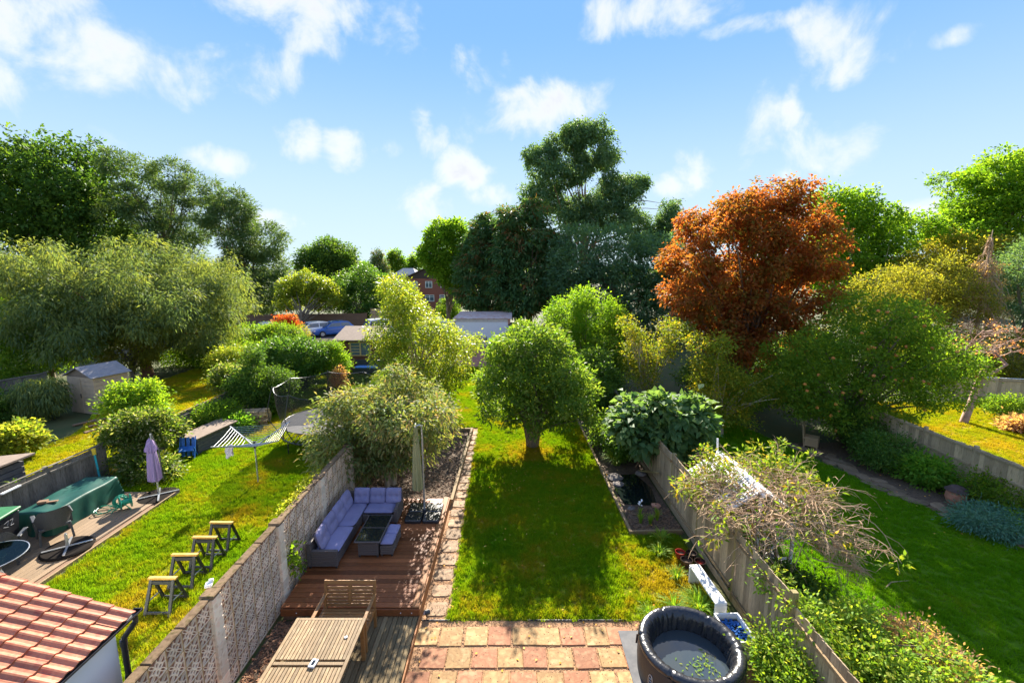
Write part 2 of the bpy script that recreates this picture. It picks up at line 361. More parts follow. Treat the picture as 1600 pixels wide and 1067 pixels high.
M['stack_wood'] = pm('stack_wood', (0.42, 0.29, 0.17), (0.31, 0.20, 0.11), 6, rough=0.85, vary=0.3)
M['coop'] = pm('coop', (0.075, 0.075, 0.08), (0.12, 0.115, 0.115), 6, (1, 1, 6), rough=0.8)
M['grey_wood'] = pm('grey_wood', (0.27, 0.24, 0.21), (0.36, 0.32, 0.28), 6, (1, 9, 9), rough=0.85, bump=0.3, vary=0.25)
M['cloth_pale'] = pm('cloth_pale', (0.62, 0.55, 0.60), None, 7, rough=0.9)
M['bark'] = pm('bark', (0.13, 0.095, 0.065), (0.20, 0.15, 0.105), 5, (5, 5, 1), rough=0.95, bump=0.7, world=True)
M['bark_red'] = pm('bark_red', (0.17, 0.07, 0.04), (0.24, 0.115, 0.07), 4, (4, 4, 0.7), rough=0.9, bump=0.6, world=True)
M['bark_pale'] = pm('bark_pale', (0.34, 0.26, 0.17), (0.45, 0.36, 0.25), 5, (5, 5, 1), rough=0.9, bump=0.5, world=True)
M['twig'] = pm('twig', (0.34, 0.215, 0.12), (0.46, 0.32, 0.20), 5, rough=0.85, world=True)
M['twig_pink'] = pm('twig_pink', (0.25, 0.145, 0.105), (0.34, 0.22, 0.17), 5, rough=0.85, world=True)
M['brown_wood'] = pm('brown_wood', (0.15, 0.085, 0.05), (0.20, 0.12, 0.07), 5, (9, 9, 1), rough=0.85)
M['apple'] = pm('apple', (0.50, 0.13, 0.035), (0.55, 0.25, 0.05), 9, rough=0.35)
M['net'] = None
t = NT('net')
d1 = t.add('ShaderNodeBsdfDiffuse', {'Color': (0.035, 0.033, 0.03, 1)})
d2 = t.add('ShaderNodeBsdfTransparent')
M['net'] = t.out(t.add('ShaderNodeMixShader', {0: 0.52, 1: d2.outputs[0], 2: d1.outputs[0]}).outputs[0])
t = NT('clear_glass')
d1 = t.add('ShaderNodeBsdfGlossy', {'Color': (0.35, 0.42, 0.40, 1), 'Roughness': 0.08})
d2 = t.add('ShaderNodeBsdfTransparent', {'Color': (0.36, 0.47, 0.44, 1)})
M['clear_glass'] = t.out(t.add('ShaderNodeMixShader', {0: 0.10, 1: d2.outputs[0], 2: d1.outputs[0]}).outputs[0])

G_ = (0.0, 0.3, 0.62, 1.0)


def lm(name, a, b, c, d, **k):
    M[name] = leafmat(name, list(zip(G_, (a, b, c, d))), **k)


lm('lf_bay', (0.045, 0.095, 0.018), (0.072, 0.135, 0.02), (0.11, 0.165, 0.024), (0.17, 0.20, 0.04), rough=0.5, spec=0.16, trans=0.5)
lm('lf_bright', (0.05, 0.12, 0.012), (0.08, 0.16, 0.014), (0.12, 0.20, 0.018), (0.17, 0.22, 0.02))
lm('lf_mid', (0.045, 0.105, 0.014), (0.07, 0.14, 0.016), (0.105, 0.165, 0.018), (0.15, 0.19, 0.02))
lm('lf_dark', (0.03, 0.07, 0.016), (0.045, 0.095, 0.018), (0.065, 0.115, 0.02), (0.095, 0.14, 0.022), trans=0.45)
lm('lf_conifer', (0.038, 0.088, 0.036), (0.05, 0.108, 0.04), (0.07, 0.125, 0.042), (0.20, 0.07, 0.035), trans=0.35)
lm('lf_euc', (0.052, 0.105, 0.06), (0.07, 0.13, 0.068), (0.09, 0.15, 0.07), (0.12, 0.165, 0.07), trans=0.4)
lm('lf_droop', (0.065, 0.10, 0.055), (0.085, 0.125, 0.055), (0.115, 0.145, 0.048), (0.17, 0.18, 0.045), trans=0.45)
lm('lf_pine', (0.045, 0.085, 0.035), (0.06, 0.105, 0.04), (0.085, 0.13, 0.045), (0.11, 0.145, 0.05), trans=0.3)
lm('lf_maple', (0.095, 0.12, 0.02), (0.16, 0.105, 0.022), (0.22, 0.075, 0.025), (0.29, 0.14, 0.028), trans=0.58, tsat=(1.75, 1.25, 0.6))
lm('lf_olive', (0.08, 0.095, 0.02), (0.12, 0.13, 0.022), (0.17, 0.165, 0.025), (0.22, 0.18, 0.03))
lm('lf_yellow', (0.065, 0.11, 0.016), (0.10, 0.145, 0.016), (0.165, 0.175, 0.018), (0.32, 0.21, 0.02), trans=0.5)
lm('lf_birch', (0.07, 0.115, 0.02), (0.115, 0.165, 0.022), (0.17, 0.21, 0.025), (0.28, 0.24, 0.03), trans=0.5, rough=0.4)
lm('lf_budd', (0.065, 0.105, 0.038), (0.10, 0.14, 0.045), (0.155, 0.17, 0.06), (0.26, 0.17, 0.10), trans=0.4)
lm('lf_fig', (0.045, 0.10, 0.04), (0.065, 0.125, 0.048), (0.09, 0.15, 0.055), (0.13, 0.175, 0.05), trans=0.45, spec=0.2)
lm('lf_red', (0.16, 0.03, 0.016), (0.25, 0.032, 0.016), (0.28, 0.07, 0.02), (0.24, 0.14, 0.035))
lm('lf_laurel', (0.03, 0.08, 0.018), (0.045, 0.11, 0.02), (0.07, 0.13, 0.022), (0.10, 0.15, 0.025), rough=0.45, spec=0.18, trans=0.45)
lm('lf_shrubw', (0.035, 0.07, 0.014), (0.05, 0.09, 0.016), (0.08, 0.11, 0.02), (0.32, 0.30, 0.2), rough=0.4)
lm('lf_hydr', (0.07, 0.13, 0.018), (0.12, 0.17, 0.02), (0.20, 0.21, 0.03), (0.30, 0.27, 0.06))
lm('lf_juniper', (0.045, 0.12, 0.085), (0.06, 0.145, 0.10), (0.085, 0.17, 0.115), (0.11, 0.20, 0.13), trans=0.25)
lm('lf_vine', (0.06, 0.12, 0.018), (0.095, 0.16, 0.02), (0.15, 0.18, 0.025), (0.27, 0.16, 0.035), trans=0.5)
lm('lf_pink', (0.34, 0.10, 0.075), (0.40, 0.15, 0.11), (0.36, 0.19, 0.12), (0.30, 0.24, 0.10))
lm('lf_dead', (0.20, 0.12, 0.07), (0.27, 0.165, 0.10), (0.34, 0.22, 0.13), (0.22, 0.15, 0.06))
lm('lf_strap', (0.07, 0.15, 0.018), (0.10, 0.19, 0.02), (0.14, 0.22, 0.025), (0.22, 0.24, 0.03), trans=0.45)
lm('lf_fern', (0.06, 0.16, 0.02), (0.08, 0.19, 0.02), (0.11, 0.21, 0.022), (0.15, 0.22, 0.03), trans=0.5)
lm('lf_climb', (0.07, 0.14, 0.018), (0.10, 0.18, 0.02), (0.16, 0.22, 0.025), (0.28, 0.27, 0.05), trans=0.4)
lm('lf_cord', (0.05, 0.09, 0.04), (0.07, 0.115, 0.05), (0.10, 0.14, 0.06), (0.15, 0.16, 0.08), trans=0.25)
lm('lf_fallen', (0.40, 0.15, 0.03), (0.45, 0.26, 0.05), (0.30, 0.15, 0.06), (0.50, 0.36, 0.10), trans=0.1, spec=0.0)
lm('blade', (0.1, 0.15, 0.02), (0.1, 0.15, 0.02), (0.1, 0.15, 0.02), (0.1, 0.15, 0.02))

# ------------------------------------------------------------------ mesh helpers


class MB:
    """collects boxes, bars, tubes, lathes and sheets; build() links them as ONE mesh object"""
    def __init__(s):
        s.v, s.f = [], []

    def add(s, vs, fs):
        o = len(s.v)
        s.v += [tuple(p) for p in vs]
        s.f += [tuple(i + o for i in f) for f in fs]
        return s

    def box(s, c, d, rot=(0, 0, 0)):
        x, y, z = (k / 2 for k in d)
        E_ = Euler(rot).to_matrix()
        c = Vector(c)
        vs = [c + E_ @ Vector(p) for p in ((-x, -y, -z), (x, -y, -z), (x, y, -z), (-x, y, -z), (-x, -y, z), (x, -y, z), (x, y, z), (-x, y, z))]
        return s.add(vs, [(0, 3, 2, 1), (4, 5, 6, 7), (0, 1, 5, 4), (1, 2, 6, 5), (2, 3, 7, 6), (3, 0, 4, 7)])

    def bb(s, x0, x1, y0, y1, z0, z1):
        return s.box(((x0 + x1) / 2, (y0 + y1) / 2, (z0 + z1) / 2), (abs(x1 - x0), abs(y1 - y0), abs(z1 - z0)))

    def bar(s, p, q, w, h=None, up=(0, 0, 1)):
        p, q = Vector(p), Vector(q)
        d = (q - p).normalized()
        u = Vector(up)
        if abs(d.dot(u)) > 0.98:
            u = Vector((0, 1, 0))
        a = d.cross(u).normalized() * (w / 2)
        b = a.cross(d).normalized() * ((h or w) / 2)
        vs = [p - a - b, p + a - b, p + a + b, p - a + b, q - a - b, q + a - b, q + a + b, q - a + b]
        return s.add(vs, [(0, 1, 2, 3), (7, 6, 5, 4), (0, 4, 5, 1), (1, 5, 6, 2), (2, 6, 7, 3), (3, 7, 4, 0)])

    def tube(s, pts, rad, n=6, cap=True):
        pts = [Vector(p) for p in pts]
        if isinstance(rad, (int, float)):
            rad = [rad] * len(pts)
        o = len(s.v)
        for i, p in enumerate(pts):
            d = (pts[min(i + 1, len(pts) - 1)] - pts[max(i - 1, 0)])
            d = d.normalized() if d.length > 1e-9 else Vector((0, 0, 1))
            u = Vector((1, 0, 0)) if abs(d.x) < 0.8 else Vector((0, 1, 0))
            a = d.cross(u).normalized()
            b = d.cross(a)
            for k in range(n):
                t_ = 2 * math.pi * k / n
                s.v.append(tuple(p + (a * math.cos(t_) + b * math.sin(t_)) * rad[i]))
        for i in range(len(pts) - 1):
            for k in range(n):
                k2 = (k + 1) % n
                s.f.append((o + i * n + k, o + i * n + k2, o + (i + 1) * n + k2, o + (i + 1) * n + k))
        if cap:
            s.f.append(tuple(o + k for k in reversed(range(n))))
            s.f.append(tuple(o + (len(pts) - 1) * n + k for k in range(n)))
        return s

    def lathe(s, prof, n=20, c=(0, 0, 0), fn=None):
        o = len(s.v)
        for i, (r, z) in enumerate(prof):
            for k in range(n):
                a = 2 * math.pi * k / n
                rr, zz = (r, z) if fn is None else fn(i, a, r, z)
                s.v.append((c[0] + rr * math.cos(a), c[1] + rr * math.sin(a), c[2] + zz))
        for i in range(len(prof) - 1):
            for k in range(n):
                k2 = (k + 1) % n
                s.f.append((o + i * n + k, o + i * n + k2, o + (i + 1) * n + k2, o + (i + 1) * n + k))
        return s

    def poly(s, pts):
        return s.add(pts, [tuple(range(len(pts)))])

    def prism(s, pts, y0, y1):
        """outline in (x, z) run from y0 to y1"""
        n = len(pts)
        vs = [(x, y0, z) for x, z in pts] + [(x, y1, z) for x, z in pts]
        fs = [tuple(range(n)), tuple(reversed(range(n, 2 * n)))]
        fs += [(i, i + n, (i + 1) % n + n, (i + 1) % n) for i in range(n)]
        return s.add(vs, fs)

    def grid(s, fn, nu, nv):
        o = len(s.v)
        for j in range(nv + 1):
            for i in range(nu + 1):
                s.v.append(tuple(fn(i / nu, j / nv)))
        for j in range(nv):
            for i in range(nu):
                a = o + j * (nu + 1) + i
                s.f.append((a, a + 1, a + nu + 2, a + nu + 1))
        return s

    def mesh(s, name, m=None, bevel=0.0, smooth=False, fix=True):
        me = D.meshes.new(name)
        me.from_pydata(s.v, [], s.f)
        if fix or bevel:
            b = bmesh.new()
            b.from_mesh(me)
            bmesh.ops.recalc_face_normals(b, faces=b.faces[:])
            if bevel:
                bmesh.ops.bevel(b, geom=b.edges[:], offset=bevel, segments=1, affect='EDGES', profile=0.5)
            b.to_mesh(me)
            b.free()
        if smooth:
            me.shade_smooth()
        if m:
            me.materials.append(M[m])
        return me

    def build(s, name, m, parent=None, loc=(0, 0, 0), rot=(0, 0, 0), **k):
        return link(s.mesh(name, m, **k), name, parent, loc, rot)


def link(me, name, parent=None, loc=(0, 0, 0), rot=(0, 0, 0)):
    o = D.objects.new(name, me)
    COL.objects.link(o)
    o.parent = parent
    o.location = loc
    o.rotation_euler = rot
    return o


def tag(o, label, cat, group=None):
    o['label'] = label
    o['category'] = cat
    if group:
        o['group'] = group
    return o


def thing(name, label, cat, loc=(0, 0, 0), rz=0.0, group=None):
    o = D.objects.new(name, None)
    o.empty_display_size = 0.1
    COL.objects.link(o)
    o.location = loc
    o.rotation_euler = (0, 0, rz)
    return tag(o, label, cat, group)


def copy_tree(o, parent=None):
    c = o.copy()
    COL.objects.link(c)
    c.parent = parent
    for ch in [x for x in COL.objects if x.parent == o]:
        copy_tree(ch, c)
    return c


def struct(name, mb, m, **k):
    o = mb.build(name, m, **k)
    o['kind'] = 'structure'
    return o


def stuff(o):
    o['kind'] = 'stuff'
    return o

# ------------------------------------------------------------------ foliage


def leaf_mesh(name, m, pos, axis, nrm, L, Wd, tint, droop=0.12, fold=0.18):
    n = len(pos)
    axis = axis / np.maximum(np.linalg.norm(axis, axis=1, keepdims=True), 1e-6)
    nrm = nrm - (nrm * axis).sum(1, keepdims=True) * axis
    nrm = nrm / np.maximum(np.linalg.norm(nrm, axis=1, keepdims=True), 1e-6)
    side = np.cross(axis, nrm)
    L = np.broadcast_to(L, (n,))[:, None]
    Wd = np.broadcast_to(Wd, (n,))[:, None]
    v = np.empty((n, 4, 3), np.float32)
    mid = pos + axis * L * 0.45 + nrm * Wd * fold
    v[:, 0] = pos
    v[:, 1] = mid + side * Wd * 0.5
    v[:, 2] = pos + axis * L
    v[:, 2, 2] -= (L * droop)[:, 0]
    v[:, 3] = mid - side * Wd * 0.5
    me = D.meshes.new(name)
    me.vertices.add(n * 4)
    me.vertices.foreach_set('co', v.reshape(-1))
    me.loops.add(n * 4)
    me.loops.foreach_set('vertex_index', np.arange(n * 4, dtype=np.int32))
    me.polygons.add(n)
    me.polygons.foreach_set('loop_start', np.arange(0, n * 4, 4, dtype=np.int32))
    me.polygons.foreach_set('loop_total', np.full(n, 4, dtype=np.int32))
    at_ = me.attributes.new('tint', 'FLOAT', 'FACE')
    at_.data.foreach_set('value', np.clip(tint, 0, 1).astype(np.float32))
    me.update(calc_edges=True)
    me.materials.append(M[m])
    return me


def clumps_on(lobes, n, rng, shell=0.55, zmin=0.15, cull=0.72):
    """clump centres spread through the outer part of a union of ball lobes (x, y, z, rx, ry, rz)"""
    lb = np.array(lobes, float)
    w = (lb[:, 3] * lb[:, 5]) ** 0.9
    w /= w.sum()
    out, outd = [], []
    need = n
    while need > 0:
        k = rng.choice(len(lb), need * 2, p=w)
        d = rng.normal(size=(need * 2, 3))
        d /= np.linalg.norm(d, axis=1, keepdims=True)
        r = shell + (1 - shell) * rng.random(need * 2) ** 0.6
        p = lb[k, :3] + d * lb[k, 3:6] * r[:, None]
        q = (p[:, None, :] - lb[None, :, :3]) / lb[None, :, 3:6]
        inside = (np.linalg.norm(q, axis=2) < cull).any(1)
        ok = (p[:, 2] > zmin) & (~inside | (rng.random(need * 2) < 0.12))
        p, d = p[ok][:need], d[ok][:need]
        out.append(p)
        outd.append(d)
        need -= len(p)
    return np.concatenate(out), np.concatenate(outd)


def foliage(name, m, lobes, n, per=36, cr=0.4, L=0.12, Wd=None, seed=1, droop=0.0, flat=0.75, shell=0.55, zmin=0.15, tspan=0.6, tbias=0.0, out=0.6, upn=0.9, cull=0.72, lean=(0, 0, 0)):
    rng = np.random.default_rng(seed)
    nc = max(1, int(n / per))
    c, cd = clumps_on(lobes, nc, rng, shell, zmin, cull)
    N = nc * per
    sc = 0.6 + 0.8 * rng.random(nc)
    off = rng.normal(size=(N, 3)) * 0.55
    off *= np.repeat(sc, per)[:, None] * cr
    off[:, 2] *= flat
    pos = np.repeat(c, per, 0) + off
    on = off / np.maximum(np.linalg.norm(off, axis=1, keepdims=True), 1e-6)
    axis = on * out + np.repeat(cd, per, 0) * 0.45 + rng.normal(size=(N, 3)) * 0.4 + np.array(lean)
    axis[:, 2] -= droop
    nrm = rng.normal(size=(N, 3)) * 0.55 + np.repeat(cd, per, 0) * 0.5
    nrm[:, 2] += upn
    ct = rng.random(nc)
    tint = tbias + tspan * np.repeat(ct, per) + (1 - tspan) * rng.random(N)
    Ls = L * (0.65 + 0.7 * rng.random(N))
    pos[:, 2] = np.maximum(pos[:, 2], zmin * 0.5)
    me = leaf_mesh(name, m, pos.astype(np.float32), axis, nrm, Ls, (Wd or L * 0.5) * (0.75 + 0.5 * rng.random(N)), tint, droop=0.1 + droop * 0.15)
    return me, c


def limbs(mb, base, c, n, rng, r0, sag=0.12, nseg=4, sides=5, tip=0.012):
    """limbs from points along a trunk to clump centres"""
    if len(c) == 0:
        return
    idx = rng.choice(len(c), min(n, len(c)), replace=False)
    P0 = [Vector(p) for p in base]
    for i in idx:
        q = Vector(c[i])
        f = 0.45 + 0.55 * rng.random()
        k = f * (len(P0) - 1)
        a = P0[int(k)].lerp(P0[min(int(k) + 1, len(P0) - 1)], k - int(k))
        L = (q - a).length
        mid = a.lerp(q, 0.5) + Vector((rng.normal() * 0.09 * L, rng.normal() * 0.09 * L, sag * L))
        pts, rad = [], []
        for j in range(nseg + 1):
            t_ = j / nseg
            pts.append(a * (1 - t_) ** 2 + mid * 2 * t_ * (1 - t_) + q * t_ * t_)
            rad.append(max(tip, r0 * (0.55 + 0.3 * rng.random()) * (1 - t_) + tip * t_))
        mb.tube(pts, rad, sides, cap=False)


root_clumps = {}


def tree(name, label, cat, x, y, lobes, leaf, n, L, Wd=None, bark='bark', h=2.0, r=0.15, lean=(0, 0), nl=16, seed=1, group=None, stems=1, part='crown', limb_r=None, sag=0.12, **k):
    root = thing(name, label, cat, (x, y, 0), 0, group)
    lobes = [(a - x, b - y, c, *q) for a, b, c, *q in lobes]
    me, c = foliage(part, leaf, lobes, n, L=L, Wd=Wd, seed=seed, **k)
    root_clumps[root.name] = c
    link(me, part, root)
    rng = np.random.default_rng(seed + 500)
    tb = MB()
    for s in range(stems):
        a = rng.random() * 6.28
        sp = 0.0 if stems == 1 else 0.35
        dx, dy = lean[0] + math.cos(a) * sp * h * 0.6, lean[1] + math.sin(a) * sp * h * 0.6
        base = [(math.cos(a) * sp * 0.3 * (t_ > 0) + dx * t_ ** 1.4, math.sin(a) * sp * 0.3 * (t_ > 0) + dy * t_ ** 1.4, -0.06 + (h + 0.06) * t_) for t_ in (0, 0.08, 0.3, 0.6, 1.0)]
        rs = r / math.sqrt(stems)
        tb.tube(base, [rs * 1.5, rs * 1.1, rs, rs * 0.9, rs * 0.7], 9)
        limbs(tb, base, c, max(3, nl // stems), rng, limb_r or rs * 0.6, sag)
    tb.build('trunk', bark, root, smooth=True)
    return root


def lob(items, Y, dy, back=1, seed=0, sq=1.0, fy=1.0):
    """ball lobes (x, z, r) at depth Y, each repeated before and behind so that the crown is round"""
    rg = random.Random(seed)
    out = []
    for x, z, r in items:
        out.append((x, Y + rg.uniform(-dy, dy) * 0.35, z, r, r * fy, r * sq))
        for k in range(back):
            s = (-1, 1)[k % 2]
            out.append((x + rg.uniform(-0.3, 0.3) * r, Y + s * dy * rg.uniform(0.45, 0.9), z - rg.uniform(0.0, 0.5) * r, r * 0.85, r * 0.85 * fy, r * 0.8 * sq))
    return out


def split(lobes, k, s, seed=0, keep=0.0):
    """each lobe broken into smaller clumps on its surface, so that the crown is lumpy with gaps"""
    rg = random.Random(seed)
    out = []
    for x, y, z, a, b, c in lobes:
        if keep:
            out.append((x, y, z, a * keep, b * keep, c * keep))
        for _ in range(k):
            t_, u = rg.uniform(0, 6.28), math.asin(rg.uniform(-.75, 1))
            q = s * rg.uniform(.65, 1.3)
            f = rg.uniform(.62, 1.0)
            out.append((x + a * f * math.cos(t_) * math.cos(u), y + b * f * math.sin(t_) * math.cos(u), z + c * f * math.sin(u), a * q, b * q, c * q))
    return out


def bumpy(cx, cy, cz, rx, ry, rz, k=9, s=0.45, seed=0):
    rg = random.Random(seed)
    out = [(cx, cy, cz, rx * 0.8, ry * 0.8, rz * 0.8)]
    for _ in range(k):
        a, b = rg.uniform(0, 6.28), math.asin(rg.uniform(-0.5, 1))
        q = s * rg.uniform(0.7, 1.2)
        d = (math.cos(a) * math.cos(b), math.sin(a) * math.cos(b), math.sin(b))
        f = 1 - q * 0.75
        out.append((cx + d[0] * rx * f, cy + d[1] * ry * f, cz + d[2] * rz * f, rx * q, ry * q, rz * q))
    return out


def straps(name, m, n, h, spread, wd, seed, nseg=4):
    """arching strap leaves from one crown"""
    rg = random.Random(seed)
    mb = MB()
    tint = []
    for _ in range(n):
        a = rg.uniform(0, 6.28)
        l_, sp = h * rg.uniform(0.6, 1.1), spread * rg.uniform(0.35, 1.1)
        d = Vector((math.cos(a), math.sin(a), 0))
        sd = Vector((-math.sin(a), math.cos(a), 0)) * wd * 0.5 * rg.uniform(0.7, 1.2)
        b0 = d * rg.uniform(0, 0.25) * spread
        pts = []
        for j in range(nseg + 1):
            t_ = j / nseg
            pts.append(b0 + d * sp * t_ ** 1.3 + Vector((0, 0, l_ * (1.5 * t_ - 0.75 * t_ * t_ * (1 + sp / max(h, 0.01) * 0.35)))))
        o = len(mb.v)
        for j, p in enumerate(pts):
            w = sd * (1 - (j / nseg) ** 2 * 0.92)
            mb.v += [tuple(p - w), tuple(p + w)]
        for j in range(nseg):
            mb.f.append((o + 2 * j, o + 2 * j + 1, o + 2 * j + 3, o + 2 * j + 2))
        tint += [rg.random()] * nseg
    me = mb.mesh(name, m, fix=False)
    me.attributes.new('tint', 'FLOAT', 'FACE').data.foreach_set('value', tint)
    return me


def scatter(name, quads, proto, density, smin, smax, seed, m=None, tilt=0.25, excl=None):
    """ground cover over flat polygons: geometry-node instances of one small clump"""
    mb = MB()
    for q in quads:
        mb.poly(q)
    o = mb.build(name, m or None, fix=False)
    ng = D.node_groups.new(name, 'GeometryNodeTree')
    ng.interface.new_socket('Geometry', in_out='INPUT', socket_type='NodeSocketGeometry')
    ng.interface.new_socket('Geometry', in_out='OUTPUT', socket_type='NodeSocketGeometry')
    N, Lk = ng.nodes, ng.links
    gi, go = N.new('NodeGroupInput'), N.new('NodeGroupOutput')
    dp = N.new('GeometryNodeDistributePointsOnFaces')
    dp.inputs['Density'].default_value = density
    dp.inputs['Seed'].default_value = seed
    oi = N.new('GeometryNodeObjectInfo')
    oi.inputs['Object'].default_value = proto
    oi.inputs['As Instance'].default_value = True
    ip = N.new('GeometryNodeInstanceOnPoints')
    rv = N.new('FunctionNodeRandomValue')
    rv.data_type = 'FLOAT_VECTOR'
    rv.inputs[0].default_value = (-tilt, -tilt, 0)
    rv.inputs[1].default_value = (tilt, tilt, 6.283)
    rs = N.new('FunctionNodeRandomValue')
    rs.data_type = 'FLOAT'
    rs.inputs[2].default_value = smin
    rs.inputs[3].default_value = smax
    Lk.new(gi.outputs[0], dp.inputs['Mesh'])
    Lk.new(dp.outputs['Points'], ip.inputs['Points'])
    Lk.new(oi.outputs['Geometry'], ip.inputs['Instance'])
    Lk.new(rv.outputs[0], ip.inputs['Rotation'])
    Lk.new(rs.outputs[1], ip.inputs['Scale'])
    Lk.new(ip.outputs[0], go.inputs[0])
    md = o.modifiers.new('scatter', 'NODES')
    md.node_group = ng
    return stuff(o)

# ================================================================== SETTING
def sheet(name, m, rects, z, mb=None):
    mb = MB()
    for r in rects:
        if len(r) == 4 and not hasattr(r[0], '__len__'):
            x0, x1, y0, y1 = r
            mb.poly([(x0, y0, z), (x1, y0, z), (x1, y1, z), (x0, y1, z)])
        else:
            mb.poly([(a, b, z) for a, b in r])
    return struct(name, mb, m)


sheet('ground', 'earth', [(-900, 900, -300, 1500)], 0.0)
lawn_c = [[(-1.27, 8.12), (2.3, 8.12), (4.4, 8.0), (4.4, 11.05), (3.17, 11.05), (3.02, 20.0), (3.2, 31.5), (-4.2, 31.5), (-4.2, 19.3), (-1.5, 19.2)]]
lawn_l = [(-10.4, -5.0, 4.0, 13.4), (-13.4, -5.0, 13.4, 19.0), (-13.0, -5.0, 19.0, 30.2)]
lawn_ll = [(-17.8, -13.75, 6.0, 14.0), [(-18.2, 14.0), (-13.75, 14.0), (-13.75, 24.5), (-22.0, 24.5), (-18.6, 18.5)], (-22, -13.75, 24.5, 31)]
lawn_r = [[(5.0, 2.0), (13.8, 2.0), (12.9, 10.6), (11.8, 13.6), (11.0, 16.6), (9.8, 21.0), (5.0, 21.0)]]
lawn_rr = [[(14.6, 6.0), (26, 6.0), (28, 22.5), (24, 23.0), (14.6, 23.0)]]
sheet('lawn', 'turf', lawn_c, 0.008)
sheet('lawn', 'turf', lawn_l, 0.008)
sheet('lawn', 'turf_yellow', lawn_ll, 0.008)
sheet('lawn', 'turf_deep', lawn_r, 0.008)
sheet('lawn', 'turf_yellow', lawn_rr, 0.008)

# one clump of grass, scattered over each lawn
def tuft(name, m, n=22, h=0.055, rad=0.05, w=0.008):
    rg = random.Random(5)
    mb = MB()
    for _ in range(n):
        a, r_ = rg.uniform(0, 6.28), rad * math.sqrt(rg.random())
        b = Vector((r_ * math.cos(a), r_ * math.sin(a), 0))
        a2 = rg.uniform(0, 6.28)
        s = Vector((math.cos(a2), math.sin(a2), 0)) * w / 2
        l_ = Vector((rg.gauss(0, 0.35), rg.gauss(0, 0.35), 0)) * h
        hh = h * rg.uniform(0.6, 1.2)
        o = len(mb.v)
        mb.v += [tuple(b - s), tuple(b + s), tuple(b + l_ * 0.4 + s * 0.7 + Vector((0, 0, hh * 0.6))), tuple(b + l_ * 0.4 - s * 0.7 + Vector((0, 0, hh * 0.6))), tuple(b + l_ + Vector((0, 0, hh)))]
        mb.f += [(o, o + 1, o + 2, o + 3), (o + 3, o + 2, o + 4)]
    return D.objects.new(name, mb.mesh(name, m, fix=False))


tf_n, tf_y, tf_d = tuft('grass_tuft', 'grass'), tuft('grass_tuft', 'grass_yellow'), tuft('grass_tuft', 'grass_deep')


def quads3(rects, z=0.008):
    out = []
    for r in rects:
        if len(r) == 4 and not hasattr(r[0], '__len__'):
            x0, x1, y0, y1 = r
            r = [(x0, y0), (x1, y0), (x1, y1), (x0, y1)]
        out.append([(a, b, z) for a, b in r])
    return out


scatter('grass', quads3(lawn_c), tf_n, 290, 0.6, 1.8, 1)
scatter('grass', quads3(lawn_l), tf_n, 210, 0.7, 2.0, 2)
scatter('grass', quads3(lawn_ll), tf_y, 130, 0.9, 1.6, 3)
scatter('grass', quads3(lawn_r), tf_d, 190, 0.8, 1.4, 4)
scatter('grass', quads3(lawn_rr), tf_y, 130, 0.9, 1.6, 5)

# ------------------------------------------------------------------ patio of slabs laid in gravel
patio = struct('patio', MB().bb(-1.83, 4.55, 3.5, 8.1, -0.05, 0.010), 'gravel')
SLAB = []
for k in range(5):
    rg = random.Random(40 + k)
    mb = MB()
    w, d_ = 0.213, 0.226
    top = [(-w + rg.uniform(-.008, .008), -d_ + rg.uniform(-.008, .008)), (w + rg.uniform(-.008, .008), -d_ + rg.uniform(-.008, .008)), (w + rg.uniform(-.008, .008), d_ + rg.uniform(-.008, .008)), (-w + rg.uniform(-.008, .008), d_ + rg.uniform(-.008, .008))]
    mb.add([(a, b, -0.03) for a, b in top] + [(a, b, 0.016 + rg.uniform(-.003, .003)) for a, b in top], [(3, 2, 1, 0), (4, 5, 6, 7), (0, 1, 5, 4), (1, 2, 6, 5), (2, 3, 7, 6), (3, 0, 4, 7)])
    SLAB.append(mb)
SLABM = {m: [s.mesh('slab', m, bevel=0.008) for s in SLAB] for m in ('slab_buff', 'slab_pink')}
rows = [(7.71, -1.62, 'bbbpbbpbp'), (7.215, -1.43, 'pbpbpbpbp'), (6.715, -1.65, 'pbpbpbpbb'), (6.22, -1.42, 'bpbbpbpbp'), (5.73, -1.64, 'pbpbbpbpb'), (5.24, -1.43, 'bpbpbpbpb'), (4.75, -1.64, 'pbpbbpbpb')]
rg = random.Random(2)
for y, x0, pat in rows:
    for i, ch in enumerate(pat):
        link(rg.choice(SLABM['slab_buff' if ch == 'b' else 'slab_pink']), 'slab', patio, (x0 + i * 0.462 + rg.uniform(-.012, .012), y + rg.uniform(-.01, .01), 0.012), (0, 0, R(rg.choice((0, 90, 180, 270)) + rg.uniform(-1.5, 1.5))))
peb = MB()
for (x, y, s) in ((0, 0, 1.0), (0.017, 0.009, 0.7), (-0.012, 0.016, 0.8)):
    peb.lathe([(0.001, -0.004), (0.009 * s, 0.002), (0.006 * s, 0.009 * s), (0.001, 0.010 * s)], 5, (x, y, 0))
pebo = D.objects.new('pebble', peb.mesh('pebble', 'pebble'))
scatter('gravel', [[(-1.8, 4.5, 0.010), (4.5, 4.5, 0.010), (4.5, 8.1, 0.010), (-1.8, 8.1, 0.010)], [(-1.82, 8.1, 0.012), (-1.3, 8.1, 0.012), (-1.42, 18.6, 0.012), (-1.72, 18.6, 0.012)]], pebo, 620, 0.5, 1.3, 7, tilt=0.9)
e = MB()
e.bb(0.3, 2.3, 8.10, 8.108, 0, 0.035)
e.bb(-1.8, -1.25, 8.10, 8.108, 0, 0.035)
e.build('edging_strip', 'metal_dark', patio)

